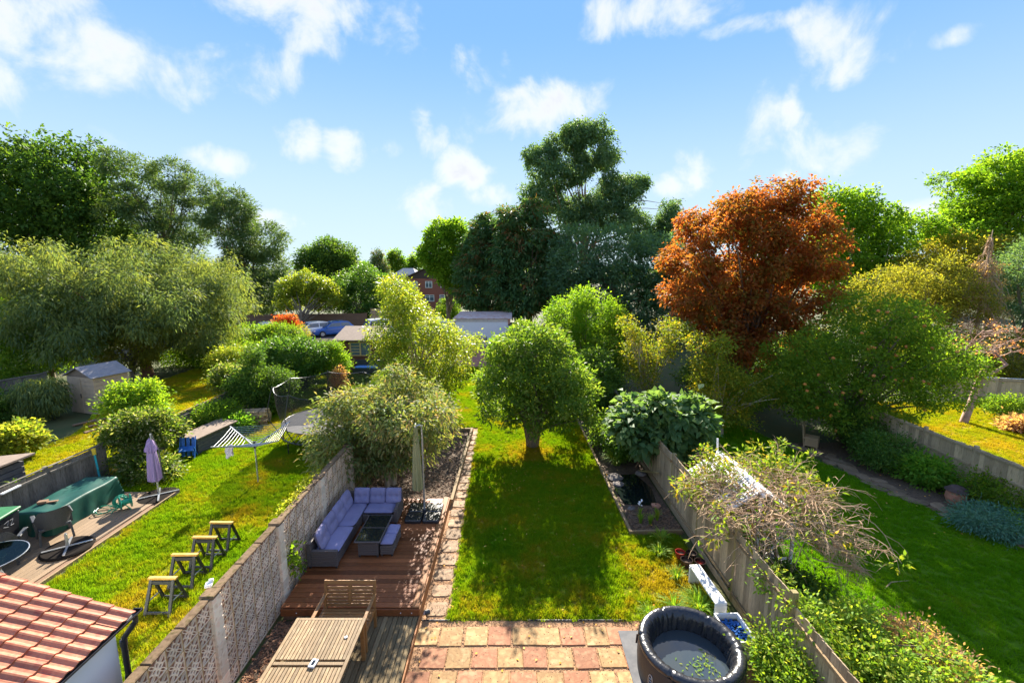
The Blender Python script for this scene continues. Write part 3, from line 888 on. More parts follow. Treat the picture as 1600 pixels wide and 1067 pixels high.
# ------------------------------------------------------------------ stepping-stone path beside the deck
path = sheet('path', 'gravel', [[(-1.85, 8.12), (-1.27, 8.12), (-1.5, 19.3), (-1.80, 19.3)]], 0.009)
rg = random.Random(9)
y = 8.42
k = 0
while y < 19.0:
    f = (y - 8) / 11
    w, d_ = 0.235 - 0.06 * f, 0.215 + rg.uniform(-.03, .03)
    mb = MB()
    n = 13
    ring = [(w * math.copysign(abs(math.cos(a)) ** 0.35, math.cos(a)) * rg.uniform(.88, 1.05), d_ * math.copysign(abs(math.sin(a)) ** 0.35, math.sin(a)) * rg.uniform(.88, 1.05)) for a in [2 * math.pi * i / n for i in range(n)]]
    mb.add([(a, b, -0.02) for a, b in ring] + [(a * .97, b * .97, 0.013 + rg.uniform(-.004, .004)) for a, b in ring], [tuple(reversed(range(n))), tuple(range(n, 2 * n))] + [(i, (i + 1) % n, (i + 1) % n + n, i + n) for i in range(n)])
    mb.build('slab', 'slab_path', path, (-1.54 - 0.09 * f + rg.uniform(-.02, .02), y, 0.012), (0, 0, rg.uniform(-.05, .05)))
    y += 0.53 + rg.uniform(-.02, .02)

# ------------------------------------------------------------------ decks
DX0, DX1 = -4.62, -1.86
deck = D.objects.new('decking', None)
COL.objects.link(deck)
deck['kind'] = 'structure'
wdt = 0.140
bm_ = [MB().box((0, 0, 0), (DX1 - 0.15 - DX0, wdt - 0.007, 0.026)).mesh('board', 'deck_red', bevel=0.004) for _ in range(1)]
y = 8.12 + wdt / 2
while y < 12.5:
    link(bm_[0], 'board', deck, ((DX0 + DX1 - 0.15) / 2, y, 0.287), (0, 0, 0))
    y += wdt
MB().box((0, 0, 0), (0.142, 4.42, 0.028)).build('board', 'deck_edge', deck, (DX1 - 0.073, 10.33, 0.288), bevel=0.004)
MB().box((0, 0, 0), (DX1 - DX0, 0.03, 0.15)).build('fascia', 'deck_red', deck, ((DX0 + DX1) / 2, 8.10, 0.20), bevel=0.004)
MB().box((0, 0, 0), (0.03, 4.46, 0.28)).build('fascia', 'deck_edge', deck, (DX1 + 0.016, 10.32, 0.14), bevel=0.004)
MB().bb(DX0 + 0.02, DX1 - 0.03, 8.14, 12.48, 0.0, 0.262).build('frame', 'brown_wood', deck)
# lower deck
LX0, LX1 = -4.22, -1.86
bw = 0.098
mlow = MB().box((0, 0, 0), (bw - 0.010, 3.6, 0.026)).mesh('board', 'deck_grey', bevel=0.004)
x = LX0 + bw / 2
while x < LX1 - 0.02:
    link(mlow, 'board', deck, (x, 6.27, 0.127))
    x += bw
MB().box((0, 0, 0), (0.03, 3.62, 0.14)).build('fascia', 'deck_edge', deck, (LX1 + 0.017, 6.27, 0.07), bevel=0.004)
MB().box((0, 0, 0), (0.03, 3.62, 0.14)).build('fascia', 'brown_wood', deck, (LX0 - 0.02, 6.27, 0.07), bevel=0.004)
MB().bb(LX0 + 0.02, LX1 - 0.03, 4.5, 8.07, 0.0, 0.105).build('frame', 'brown_wood', deck)
dl = MB()
for x in (-2.22, -2.0, -4.3):
    dl.tube([(x, 8.086, 0.20), (x, 8.081, 0.20)], 0.012, 8)
dl.build('deck_light', 'lamp_glass', deck)
# bark strip by the wall, soil bed behind the deck, border beds
sheet('soil', 'soil', [(-4.68, -4.2, 4.4, 8.1)], 0.006)
sheet('soil', 'soil', [(-4.7, -1.86, 12.55, 18.7)], 0.07)
sheet('soil', 'soil', [(3.17, 4.58, 11.1, 20.0)], 0.03)
ch = MB()
for i in range(4):
    ch.box((random.uniform(-.03, .03), random.uniform(-.03, .03), .006), (.04, .018, .007), (random.uniform(-.4, .4), random.uniform(-.4, .4), random.uniform(0, 3)))
cho, chr_ = D.objects.new('bark_chip', ch.mesh('bark_chip', 'chip')), D.objects.new('bark_chip', ch.mesh('bark_chip', 'redchip'))
scatter('bark_mulch', [[(-4.68, 12.56, .07), (-1.9, 12.56, .07), (-1.9, 18.6, .07), (-4.68, 18.6, .07)], [(3.22, 11.15, .03), (4.55, 11.15, .03), (4.55, 12.4, .03), (3.22, 12.4, .03)]], cho, 220, 0.6, 1.5, 8, tilt=0.4)
scatter('bark_mulch', [[(-4.66, 4.5, .006), (-4.24, 4.5, .006), (-4.24, 8.08, .006), (-4.66, 8.08, .006)]], chr_, 420, 0.6, 1.3, 9, tilt=0.4)
be = tag(D.objects.new('bed_edging', None), 'timber edging round the bark bed behind the corner sofa', 'edging')
COL.objects.link(be)
for p, q in (((-1.80, 12.6, 0.09), (-1.76, 15.6, 0.09)), ((-1.76, 15.63, 0.09), (-1.72, 18.6, 0.09)), ((-1.66, 18.66, 0.09), (-4.6, 18.7, 0.09))):
    MB().bar(p, q, 0.09, 0.20).build('timber', 'sleeper', be, bevel=0.006)
be = tag(D.objects.new('bed_edging', None), 'low timber edging of the pond bed on the right of the lawn', 'edging')
COL.objects.link(be)
for p, q in (((3.14, 11.12, 0.06), (3.10, 14.0, 0.06)), ((3.10, 14.03, 0.06), (3.06, 17.0, 0.06)), ((3.06, 17.03, 0.06), (3.02, 20.0, 0.06)), ((3.10, 11.08, 0.06), (4.52, 11.12, 0.06))):
    MB().bar(p, q, 0.07, 0.14).build('timber', 'sleeper', be, bevel=0.006)
be = tag(MB().bar((-1.6, 26.7, 0.05), (3.0, 26.7, 0.05), 0.1, 0.14).build('sleeper', 'sleeper'), 'dark timber sleeper laid across the shaded end of the lawn', 'sleeper')

# ------------------------------------------------------------------ pierced-block garden wall, left
WX = -4.80
wall = thing('screen_wall', 'pinkish pierced concrete block wall with brown coping beside the sofa', 'wall', (WX, 0, 0))
S = 0.150
bk = MB()
dp = 0.022
for a, b in (((-S, -S), (S, -S)), ((S, -S), (S, S)), ((S, S), (-S, S)), ((-S, S), (-S, -S))):
    bk.bar((0, a[0] * .965, a[1] * .965), (0, b[0] * .965, b[1] * .965), 0.010, dp, up=(1, 0, 0))


def lens(a0, r0, r1, hw, wd, nseg=4, dd=.97):
    """two bowed ribs that close a pointed petal"""
    u, v = Vector((0, math.cos(a0), math.sin(a0))), Vector((0, -math.sin(a0), math.cos(a0)))
    for s in (1, -1):
        pr = None
        for j in range(nseg + 1):
            t_ = j / nseg
            p = u * (r0 + (r1 - r0) * t_) + v * s * hw * math.sin(math.pi * t_)
            if pr is not None:
                bk.bar(pr, p, wd, dp * dd, up=(1, 0, 0))
            pr = p


for k in range(4):
    lens(k * math.pi / 2, .008, .098, .036, .020)
    bk.bar((0, .10 * math.cos(k * math.pi / 2), .10 * math.sin(k * math.pi / 2)), (0, .143 * math.cos(k * math.pi / 2), .143 * math.sin(k * math.pi / 2)), .012, dp * .9, up=(1, 0, 0))
    lens(k * math.pi / 2 + math.pi / 4, .05, .198, .020, .011, 4, .90)
bkm = bk.mesh('block', 'block')
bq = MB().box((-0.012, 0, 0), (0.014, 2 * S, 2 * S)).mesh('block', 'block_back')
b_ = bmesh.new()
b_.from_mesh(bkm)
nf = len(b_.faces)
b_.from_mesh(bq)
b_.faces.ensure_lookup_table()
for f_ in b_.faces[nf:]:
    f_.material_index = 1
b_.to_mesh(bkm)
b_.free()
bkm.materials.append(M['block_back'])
pilm = MB().box((0, 0, 0), (0.20, 0.214, 0.202)).mesh('pilaster_block', 'block', bevel=0.008)
P_Y = [4.45, 6.5, 8.55, 10.6, 12.65]
for y in P_Y:
    for k in range(9):
        link(pilm, 'pilaster_block', wall, (0.0, y, 0.10 + k * 0.204))
    MB().box((0, y, 1.875), (0.23, 0.23, 0.07)).build('pillar_cap', 'coping', wall, bevel=0.015)
for y0 in P_Y[:-1]:
    for i in range(6):
        for k in range(6):
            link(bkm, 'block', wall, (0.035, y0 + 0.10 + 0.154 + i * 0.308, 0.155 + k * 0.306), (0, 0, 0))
    for i in range(3):
        MB().box((0.0, 0, 1.862), (0.15, 0.595, 0.04)).build('coping_stone', 'coping', wall, (0, y0 + 0.13 + 0.30 + i * 0.61, 0), bevel=0.012)
    mo = MB()
    for i in range(7):
        mo.bb(-.01, .055, y0 + .10 + i * .308 - .004, y0 + .10 + i * .308 + .004, .0, 1.84)
    for k in range(7):
        mo.bb(-.011, .054, y0 + .1, y0 + 1.95, .002 + k * .306 - .0035, .002 + k * .306 + .0035)
    mo.build('mortar', 'mortar', wall)
    MB().bb(-0.09, 0.06, y0 + .1, y0 + 1.95, -0.05, 0.003).build('footing', 'coping', wall)
c_ = MB()
c_.box((0, 0, .01), (.10, .12, .05), (0, 0, .4))
c_.box((.01, .05, .05), (.07, .05, .05), (0, 0, .4))
tag(c_.build('wall_bracket', 'white_plastic', None, (WX - .17, 6.72, 1.86), bevel=.008), 'small white plastic fitting on the coping of the pierced wall', 'fitting')

# ------------------------------------------------------------------ fences
def fence(name, label, p0, p1, h, m, bw=0.1, pl=1.83, rail=None, side=1, rail_z=(0.3, 1.0, 1.5), post=0.1, gravel=True, steps=None, capm=None, postm=None, board_n=300, wob=0.02):
    """feather-edged boards between posts; boards face the given side of the line"""
    p0, p1 = Vector((*p0, 0)), Vector((*p1, 0))
    d = (p1 - p0)
    L = d.length
    rz = math.atan2(d.y, d.x)
    root = thing(name, label, 'fence', p0, rz)
    rg = random.Random(int(L * 100))
    hs = [h + rg.uniform(-wob, wob) for _ in range(6)]
    vm = []
    for q in hs:
        b = MB()
        hw, th = bw * 0.54, 0.024
        b.add([(-hw, -side * .003, 0.16 if gravel else .02), (hw, -side * .003, 0.16 if gravel else .02), (hw, side * th, 0.16 if gravel else .02), (-hw, side * .004, 0.16 if gravel else .02), (-hw, -side * .003, q), (hw, -side * .003, q), (hw, side * th, q), (-hw, side * .004, q)], [(0, 3, 2, 1), (4, 5, 6, 7), (0, 1, 5, 4), (1, 2, 6, 5), (2, 3, 7, 6), (3, 0, 4, 7)])
        vm.append(b.mesh('board', m))
    npan = max(1, round(L / pl))
    pl = L / npan
    for i in range(npan + 1):
        dz = (steps[min(i, npan - 1)] if steps else 0)
        MB().bb(-post / 2, post / 2, -post / 2, post / 2, -0.1, h + 0.06 + dz).build('post', postm or m, root, (i * pl, -side * .03, 0), bevel=0.006)
    for i in range(npan):
        dz = steps[i] if steps else 0
        a, b_ = i * pl + post / 2 + .004, (i + 1) * pl - post / 2 - .004
        nb = max(1, int((b_ - a) / bw))
        w = (b_ - a) / nb
        for j in range(nb):
            o = link(rg.choice(vm), 'board', root, (a + (j + 0.5) * w, 0, dz), (0, 0, rg.uniform(-.03, .03)))
            o.scale = (w / bw, 1, 1)
        for z in rail_z:
            MB().bb(a, b_, side * .018, side * .058, z - .035, z + .035).build('rail', rail or m, root, (0, 0, dz), bevel=.005)
        if gravel:
            MB().bb(a, b_, -0.016, 0.016, 0.0, 0.155).build('gravel_board', m, root, bevel=.004)
        if capm:
            MB().bb(a, b_, -.03, .035, h + .022, h + .045).build('capping', capm, root, (0, 0, dz), bevel=.004)
    return root


fence('board_fence', 'weathered feather edge fence between the hot tub and the white arbour', (4.66, 4.9), (4.66, 16.2), 1.62, 'fence_new', side=1, rail='sleeper', rail_z=(0.22, 1.42), steps=[-.12, 0.02, .10, .06, 0.02, 0, 0], postm='mossy')
fence('board_fence', 'fence hidden among the shrubs behind the fig tree', (4.66, 16.3), (4.66, 38.0), 1.5, 'fence_old', side=1, bw=0.15)
fence('board_fence', 'mossy fence running on from the end of the pierced wall', (-4.80, 12.9), (-4.80, 30.0), 1.65, 'mossy', side=-1, bw=0.14)
fence('dark_fence', 'dark weathered fence behind the green covered table', (-13.6, 5.0), (-13.6, 14.4), 1.2, 'fence_old', side=-1, bw=0.13, rail_z=(.3, 1.05), capm='fence_old')
fence('dark_fence', 'low sunlit topped dark fence behind the wooden chest', (-13.6, 15.2), (-13.5, 24.6), 1.1, 'fence_old', side=-1, bw=0.13, rail_z=(.3, .95), capm='sleeper')
fence('dark_fence', 'shaded dark fence left of the beige shed', (-27.2, 16.0), (-24.6, 23.4), 1.5, 'fence_old', side=-1, bw=0.15)
fence('tan_fence', 'tan board fence below the sunlit garden with the bare tree', (14.35, 8.2), (14.2, 18.4), 1.52, 'fence_tan', side=1, bw=0.125, rail_z=(.35, .95, 1.45))
fence('tan_fence', 'distant brown fence beyond the bare pink tree', (23.6, 23.4), (30.0, 21.8), 1.3, 'fence_tan', side=-1, bw=0.15, rail_z=(.35, 1.2), capm='white_paint')
fence('brown_fence', 'reddish brown fence behind the parked white cars', (-34, 50.5), (-17, 53.0), 1.7, 'brown_wood', side=-1, bw=0.2, pl=2.4)
fence('trellis_fence', 'brown fence with trellis top above the blue car', (-16.6, 53.4), (-10.5, 54.0), 2.2, 'stack_wood', side=-1, bw=0.2, pl=2.4)

# ------------------------------------------------------------------ neighbour's tiled extension, lower left
ext = thing('house_extension', 'white rendered extension with an orange tiled roof and black gutter', 'house', (0, 0, 0))
EX, EY, EZ, SL = -5.22, 5.59, 2.35, 0.337
MB().bb(-10.5, EX - 0.16, 0.5, EY - .14, 0, 2.26).build('wall', 'render_white', ext)
rf = MB()
rf.add([(EX - .03, 0.4, EZ - .06), (EX - .03, EY, EZ - .06), (-10.6, EY, EZ - .06 + 5.35 * SL), (-10.6, .4, EZ - .06 + 5.35 * SL),
        (EX - .03, 0.4, EZ - .03), (EX - .03, EY, EZ - .03), (-10.6, EY, EZ - .03 + 5.35 * SL), (-10.6, .4, EZ - .03 + 5.35 * SL)], [(3, 2, 1, 0), (4, 5, 6, 7), (0, 1, 5, 4), (1, 2, 6, 5), (2, 3, 7, 6), (3, 0, 4, 7)])
roof = rf.build('roof', 'roof_dark', ext)
MB().prism([(EX - .2, 2.27), (-10.5, 2.27), (-10.5, EZ - .07 + 5.2 * SL), (EX - .2, EZ - .07)], EY - .16, EY - .142).build('gable', 'render_white', ext)
# double-roman tile: two rolls across, bottom edge lifted over the course below
def tile_mesh():
    mb = MB()
    nu = 16
    prof = []
    for i in range(nu + 1):
        t_ = i / nu
        z = 0.0
        for c in (0.25, 0.76):
            dd = abs(t_ - c) / 0.155
            if dd < 1:
                z = max(z, 0.030 * math.cos(dd * math.pi / 2))
        prof.append((t_ * 0.303 - 0.15, z))
    Lx = 0.345
    for e_, zz in ((0, 0.034), (-Lx, 0.006)):
        mb.v += [(e_, y, z + zz) for y, z in prof]
    mb.v += [(0.0, y, z + 0.012) for y, z in prof]
    n = nu + 1
    for i in range(nu):
        mb.f.append((i, i + 1, n + i + 1, n + i))
        mb.f.append((2 * n + i, 2 * n + i + 1, i + 1, i))
    me = mb.mesh('tile', 'tile', smooth=False)
    return me


tm = tile_mesh()
ang = math.atan(SL)
for i in range(13):
    for j in range(12):
        s = i * 0.295
        link(tm, 'tile', roof, (EX + .035 - s * math.cos(ang), EY - .16 - j * 0.302, EZ - .035 + (s - .035) * math.sin(ang) + random.uniform(0, .004)), (random.uniform(-.008, .008), ang + random.uniform(-.006, .006), random.uniform(-.012, .012)))
gt = MB()
pr = [(0.062 * math.cos(a), 0.062 * math.sin(a)) for a in [math.pi + k * math.pi / 8 for k in range(9)]]
ring = pr + [(x * .86, z * .86) for x, z in reversed(pr)]
gt.prism(ring, 0.4, EY + .06)
gt.prism(pr, EY + .05, EY + .062)
gt.build('gutter', 'black_plastic', ext, (EX + .03, 0, EZ - .02), smooth=False)
MB().bb(EX - .158, EX - .13, .5, EY - .02, 2.18, 2.36).build('fascia', 'black_plastic', ext)
dpz = MB().tube([(EX + .03, EY - .02, EZ - .09), (EX + .03, EY - .02, EZ - .16), (EX - .08, EY - .1, EZ - .34), (EX - .09, EY - .11, EZ - .45), (EX - .09, EY - .11, 0.05)], 0.036, 10)
dpz.tube([(EX - .09, EY - .11, 1.35), (EX - .09, EY - .11, 1.43)], 0.045, 10)
dpz.tube([(EX - .09, EY - .11, 1.98), (EX - .09, EY - .11, 1.90)], 0.043, 10)
dpz.build('downpipe', 'black_plastic', ext, smooth=False)
vent = MB().tube([(EX - .158, 4.6, 1.75), (EX - .10, 4.6, 1.72)], .02, 8)
vent.build('overflow_pipe', 'black_plastic', ext)

# ================================================================== OBJECTS ON THE DECK
def pillow(w, h, t, tuft=False, nu=14, nv=12, seed=0, edge=0.22):
    """soft cushion lying in x-y, thickness along z"""
    rg = random.Random(seed)
    mb = MB()
    ph = [rg.uniform(0, 6) for _ in range(4)]
    for s in (1, -1):
        def fn(u, v):
            a, b = 2 * u - 1, 2 * v - 1
            e_ = max(0.0, (1 - abs(a) ** 5)) ** .5 * max(0.0, (1 - abs(b) ** 5)) ** .5
            z = t / 2 * (edge + (1 - edge) * e_) if e_ > 0 else t / 2 * edge * 0.0
            if tuft and s > 0:
                for cx, cy in ((-.42, -.3), (.42, -.3), (-.42, .34), (.42, .34)) if tuft == 4 else ((-.38, 0), (.38, 0)):
                    d2 = ((a - cx) / .24) ** 2 + ((b - cy) / .26) ** 2
                    z -= t * .24 * math.exp(-d2)
                z -= t * .10 * math.exp(-(b / .10) ** 2) * (1 if tuft == 2 else 0)
            z += 0.006 * math.sin(5 * a + ph[0]) * math.sin(4 * b + ph[1]) * e_
            r = 1 - .035 * (abs(a * b)) ** 3
            return (a * w / 2 * r, b * h / 2 * r, s * z)
        mb.grid(fn, nu, nv)
    return mb


sofa = thing('corner_sofa', 'grey rattan corner sofa with purple cushions on the red deck', 'sofa', (0, 0, 0.30))
def bands(x0, x1, y0, y1, z0, z1, n, axis):
    mb = MB()
    hz = (z1 - z0) / n
    for i in range(n):
        g = 0.006
        mb.bb(x0 + (i % 2) * .003, x1 - (i % 2) * .003, y0 + (i % 2) * .003, y1 - (i % 2) * .003, z0 + i * hz + g, z0 + (i + 1) * hz - g)
    mb.bb(x0 + .01, x1 - .01, y0 + .01, y1 - .01, z0, z1 - .005)
    return mb


SX0, SX1, SY0, SY1 = -4.60, -3.02, 9.28, 11.76
bands(SX0, SX0 + .10, SY0, SY1, 0.06, 0.62, 9, 1).build('back_panel', 'rattan', sofa, bevel=.003)
bands(SX0 + .102, SX1, SY1 - .10, SY1, 0.06, 0.62, 9, 1).build('back_panel', 'rattan', sofa, bevel=.003)
bands(SX0 + .102, SX0 + .68, SY0, SY0 + .09, 0.06, 0.44, 8, 0).build('arm_panel', 'rattan', sofa, bevel=.003)
bands(SX1 - .09, SX1, SY1 - .70, SY1 - .102, 0.06, 0.44, 8, 0).build('arm_panel', 'rattan', sofa, bevel=.003)
bands(SX0 + .102, SX0 + .66, SY0 + .092, SY1 - .102, 0.06, 0.27, 4, 0).build('seat_base', 'rattan', sofa, bevel=.003)
bands(SX0 + .662, SX1 - .092, SY1 - .68, SY1 - .102, 0.06, 0.27, 4, 0).build('seat_base', 'rattan', sofa, bevel=.003)
ft = MB().bb(-.02, .02, -.02, .02, 0, .07).mesh('foot', 'metal_dark')
for x, y in ((SX0 + .05, SY0 + .05), (SX0 + .64, SY0 + .05), (SX0 + .64, SY1 - .72), (SX1 - .05, SY1 - .66), (SX1 - .05, SY1 - .05), (SX0 + .05, SY1 - .05)):
    link(ft, 'foot', sofa, (x, y, 0))
def cush(name, w, h, t, loc, rot, tuft=False, seed=0, par=None):
    return pillow(w, h, t, tuft, seed=seed).build(name, 'cushion', par or sofa, loc, rot, smooth=True)


cush('seat_cushion', .56, 1.08, .13, (SX0 + .385, SY0 + .64, .325), (0, 0, 0), seed=1)
cush('seat_cushion', .56, 1.18, .13, (SX0 + .385, SY0 + 1.78, .325), (0, 0, 0), seed=2)
cush('seat_cushion', .80, .56, .13, (SX0 + 1.08, SY1 - .385, .325), (0, 0, 0), seed=3)
for i in range(4):
    cush('back_cushion', .53, .44, .17, (SX0 + .185 + (.03 if i == 0 else 0), SY0 + .38 + i * .545, .56), (R(90), 0, R(90)), 2, 10 + i).rotation_euler = Euler((R(72), 0, R(90 + (6 if i == 0 else 0))))
for i in range(3):
    cush('back_cushion', .43, .43, .16, (SX0 + .53 + i * .43 - .02, SY1 - .19, .56), (0, 0, 0), 2, 20 + i).rotation_euler = Euler((R(74), 0, 0))

tb = thing('glass_table', 'rattan table with black glass top in front of the corner sofa', 'table', (-3.36, 10.22, 0.30))
bands(-.235, .235, -.52, .52, .05, .40, 6, 0).build('base', 'rattan', tb, bevel=.003)
MB().bb(-.305, .305, -.585, .585, .405, .432).build('frame', 'rattan', tb, bevel=.006)
for y in (-.287, .287):
    MB().bb(-.28, .28, y - .272, y + .272, .434, .442).build('glass_pane', 'glass_black', tb, bevel=.003)
for x in (-.21, .21):
    for y in (-.49, .49):
        link(ft, 'foot', tb, (x, y, -.005))
for i, y in enumerate((9.93, 10.34)):
    st = thing('footstool', ('footstool with purple cushion tucked beside the glass table, nearer the camera', 'footstool with purple cushion tucked beside the glass table, nearer the sofa')[i], 'stool', (-2.94, y, 0.30), 0, 'footstools beside the glass table')
    bands(-.15, .15, -.195, .195, .05, .27, 4, 0).build('base', 'rattan', st, bevel=.003)
    pillow(.31, .40, .10, False, seed=31 + i).build('cushion', 'cushion', st, (0, 0, .32), smooth=True)
    for x in (-.12, .12):
        for yy in (-.16, .16):
            link(ft, 'foot', st, (x, yy, -.005))

# closed parasol with weighted base
um = thing('parasol', 'closed olive parasol on a grey pole above black weights on the deck', 'parasol', (-2.40, 11.58, 0.30))
q = MB()
def slab_round(mb, x0, x1, y0, y1, z0, z1, r=.06):
    pts = []
    for cx, cy, a0 in ((x1 - r, y1 - r, 0), (x0 + r, y1 - r, 90), (x0 + r, y0 + r, 180), (x1 - r, y0 + r, 270)):
        for k in range(4):
            a = R(a0 + k * 30)
            pts.append((cx + r * math.cos(a), cy + r * math.sin(a)))
    n = len(pts)
    c = ((x0 + x1) / 2, (y0 + y1) / 2)
    mb.add([(x, y, z0) for x, y in pts] + [(x, y, z1 - .02) for x, y in pts] + [(c[0] + (x - c[0]) * .94, c[1] + (y - c[1]) * .94, z1) for x, y in pts],
           [tuple(reversed(range(n))), tuple(range(2 * n, 3 * n))] + [(i, (i + 1) % n, (i + 1) % n + n, i + n) for i in range(n)] + [(i + n, (i + 1) % n + n, (i + 1) % n + 2 * n, i + 2 * n) for i in range(n)])
    return mb


for sx in (-1, 1):
    for sy in (-1, 1):
        slab_round(MB(), min(.012 * sx, .465 * sx), max(.012 * sx, .465 * sx), min(.012 * sy, .465 * sy), max(.012 * sy, .465 * sy), .01, .095).build('base_weight', 'weight', um)
MB().tube([(0, 0, .03), (0, 0, .16), (0, 0, .17)], [.055, .055, .04], 12).build('hub', 'metal_dark', um)
MB().tube([(0, 0, .1), (0, 0, 2.55)], .026, 10).build('pole', 'metal_grey', um)
MB().tube([(0, 0, 2.50), (-.05, -.02, 2.58), (-.13, -.04, 2.55)], .024, 8).build('arm', 'metal_grey', um)
def folded(name, m, par, loc, z0, z1, r0, r1, n=9, seed=0, vent=0):
    """folded canopy: pleated cloth hanging round its pole"""
    rg = random.Random(seed)
    ph = [rg.uniform(-.25, .25) for _ in range(n)]
    mb = MB()
    nseg, nz = n * 6, 14
    def fn(i, a, r, z):
        k = a / (2 * math.pi) * n
        w = abs(((k + ph[int(k) % n]) % 1) - .5) * 2
        f = i / (nz - 1)
        amp = .10 + .34 * f
        return r * (1 - amp * (1 - w) ** 1.0), z + (0.07 * f * (w - .5) if f > .8 else 0) + .012 * math.sin(a * 3 + i)
    prof = []
    for i in range(nz):
        f = i / (nz - 1)
        prof.append((r0 + (r1 - r0) * f ** .75, z1 + (z0 - z1) * f))
    mb.lathe(prof, nseg, (0, 0, 0), fn)
    return mb.build(name, m, par, loc, fix=False, smooth=False)


folded('canopy', 'canvas_olive', um, (-.16, -.05, 0), .76, 2.52, .05, .155, 8, 3)
MB().tube([(-.16, -.05, 2.5), (-.16, -.05, 2.62)], [.04, .02], 8).build('finial', 'metal_grey', um)

# ------------------------------------------------------------------ wooden dining table and bench on the lower deck
ZD = 0.14
tt = thing('garden_table', 'slatted teak dining table in front of the bench', 'table', (-3.19, 6.22, ZD))
tw, tl, th = .615, .94, .75
sw = (2 * tw - .12) / 19
sl = MB().box((0, 0, 0), (sw - .009, tl - .10, .022)).mesh('slat', 'teak', bevel=.003)
for half in (-1, 1):
    for i in range(19):
        x = -tw + .06 + (i + .5) * sw
        link(sl, 'slat', tt, (x, half * (tl / 2 + .02), th - .014))
for x in (-tw + .03, tw - .03):
    MB().box((0, 0, 0), (.056, 2 * tl, .034)).build('rail', 'teak', tt, (x, 0, th - .018), bevel=.004)
for y in (-tl + .03, tl - .03):
    MB().box((0, 0, 0), (2 * tw - .12, .056, .034)).build('rail', 'teak', tt, (0, y, th - .018), bevel=.004)
MB().box((0, 0, 0), (2 * tw - .125, .062, .028)).build('rail', 'teak', tt, (0, 0.0, th - .0165), bevel=.004)
for x in (-1, 1):
    MB().box((0, 0, 0), (.03, 1.62, .075)).build('apron', 'bench_wood', tt, (x * (tw - .085), 0, th - .075), bevel=.004)
    for y in (-1, 1):
        MB().box((0, 0, 0), (.07, .07, th - .04)).build('leg', 'bench_wood', tt, (x * (tw - .05), y * (tl - .10), (th - .04) / 2), bevel=.006)
for y in (-1, 1):
    MB().box((0, 0, 0), (2 * tw - .20, .03, .075)).build('apron', 'bench_wood', tt, (0, y * (tl - .12), th - .075), bevel=.004)
lt = thing('solar_lamp', 'small white framed solar lamp lying on the slatted table', 'lamp', (-3.10, 6.20, ZD + th + .001), R(-8))
k = MB()
k.bb(-.05, .05, -.075, -.045, .0, .03).bb(-.05, .05, .045, .075, 0, .03).bb(-.05, -.025, -.045, .045, 0, .03).bb(.025, .05, -.045, .045, 0, .03)
k.build('frame', 'white_plastic', lt, bevel=.004)
MB().bb(-.025, .025, -.045, .045, 0.002, .022).build('panel', 'glass_black', lt)
k = MB().bb(-.022, .022, -.02, .02, 0, .012)
tag(k.build('paper_scrap', 'white_plastic', None, (-2.78, 6.72, ZD + th + .001), (0, 0, .5)), 'tiny white scrap lying at the right of the slatted table', 'scrap')

bn = thing('garden_bench', 'wooden slat back garden bench behind the slatted table', 'bench', (-3.11, 7.50, ZD))
BW = .50
for s in (-1, 1):
    x = s * (BW - .03)
    MB().bar((x, .31, 0), (x, .30, .44), .05, .06, up=(0, 1, 0)).bar((x, .30, .43), (x, .40, .93), .05, .045, up=(0, 1, 0)).build('back_leg', 'bench_wood', bn, bevel=.004)
    MB().bb(x - .028, x + .028, -.30, -.24, 0, .63).build('front_leg', 'bench_wood', bn, bevel=.004)
    MB().bar((x, -.33, .645), (x, .36, .665), .065, .028).build('armrest', 'bench_wood', bn, bevel=.005)
    MB().bb(x - .018, x + .018, -.23, .28, .35, .41).build('side_rail', 'bench_wood', bn, bevel=.003)
MB().bb(-BW + .06, BW - .06, -.29, -.262, .345, .41).build('front_rail', 'bench_wood', bn, bevel=.003)
for i in range(7):
    MB().bb(-BW + .005, BW - .005, -.30 + i * .082, -.30 + i * .082 + .066, .415, .436).build('seat_slat', 'bench_wood', bn, bevel=.003)
yb = lambda z: .30 + (z - .43) * .2
for z, hh in ((.89, .075), (.475, .05)):
    MB().box((0, yb(z), z), (2 * BW - .11, .03, hh), (-R(11), 0, 0)).build('back_rail', 'bench_wood', bn, bevel=.003)
MB().box((0, yb(.68), .68), (.06, .028, .37), (-R(11), 0, 0)).build('back_rail', 'bench_wood', bn, bevel=.003)
for i in range(5):
    z = .535 + i * .064
    for s in (-1, 1):
        MB().box((s * (BW / 2 - .013), yb(z), z), (BW - .10, .018, .042), (-R(11), 0, 0)).build('back_slat', 'bench_wood', bn, bevel=.003)
sp = thing('spot_light', 'small black garden spotlight at the corner of the deck', 'lamp', (-1.72, 8.2, 0.0))
MB().tube([(0, 0, 0), (0, 0, .10)], .012, 6).tube([(-.05, -.03, .13), (.04, .03, .11)], [.045, .05], 10).build('head', 'black_plastic', sp)
MB().tube([(-.05, -.03, .13), (-.052, -.031, .1305)], .038, 10).build('lens', 'lamp_glass', sp)

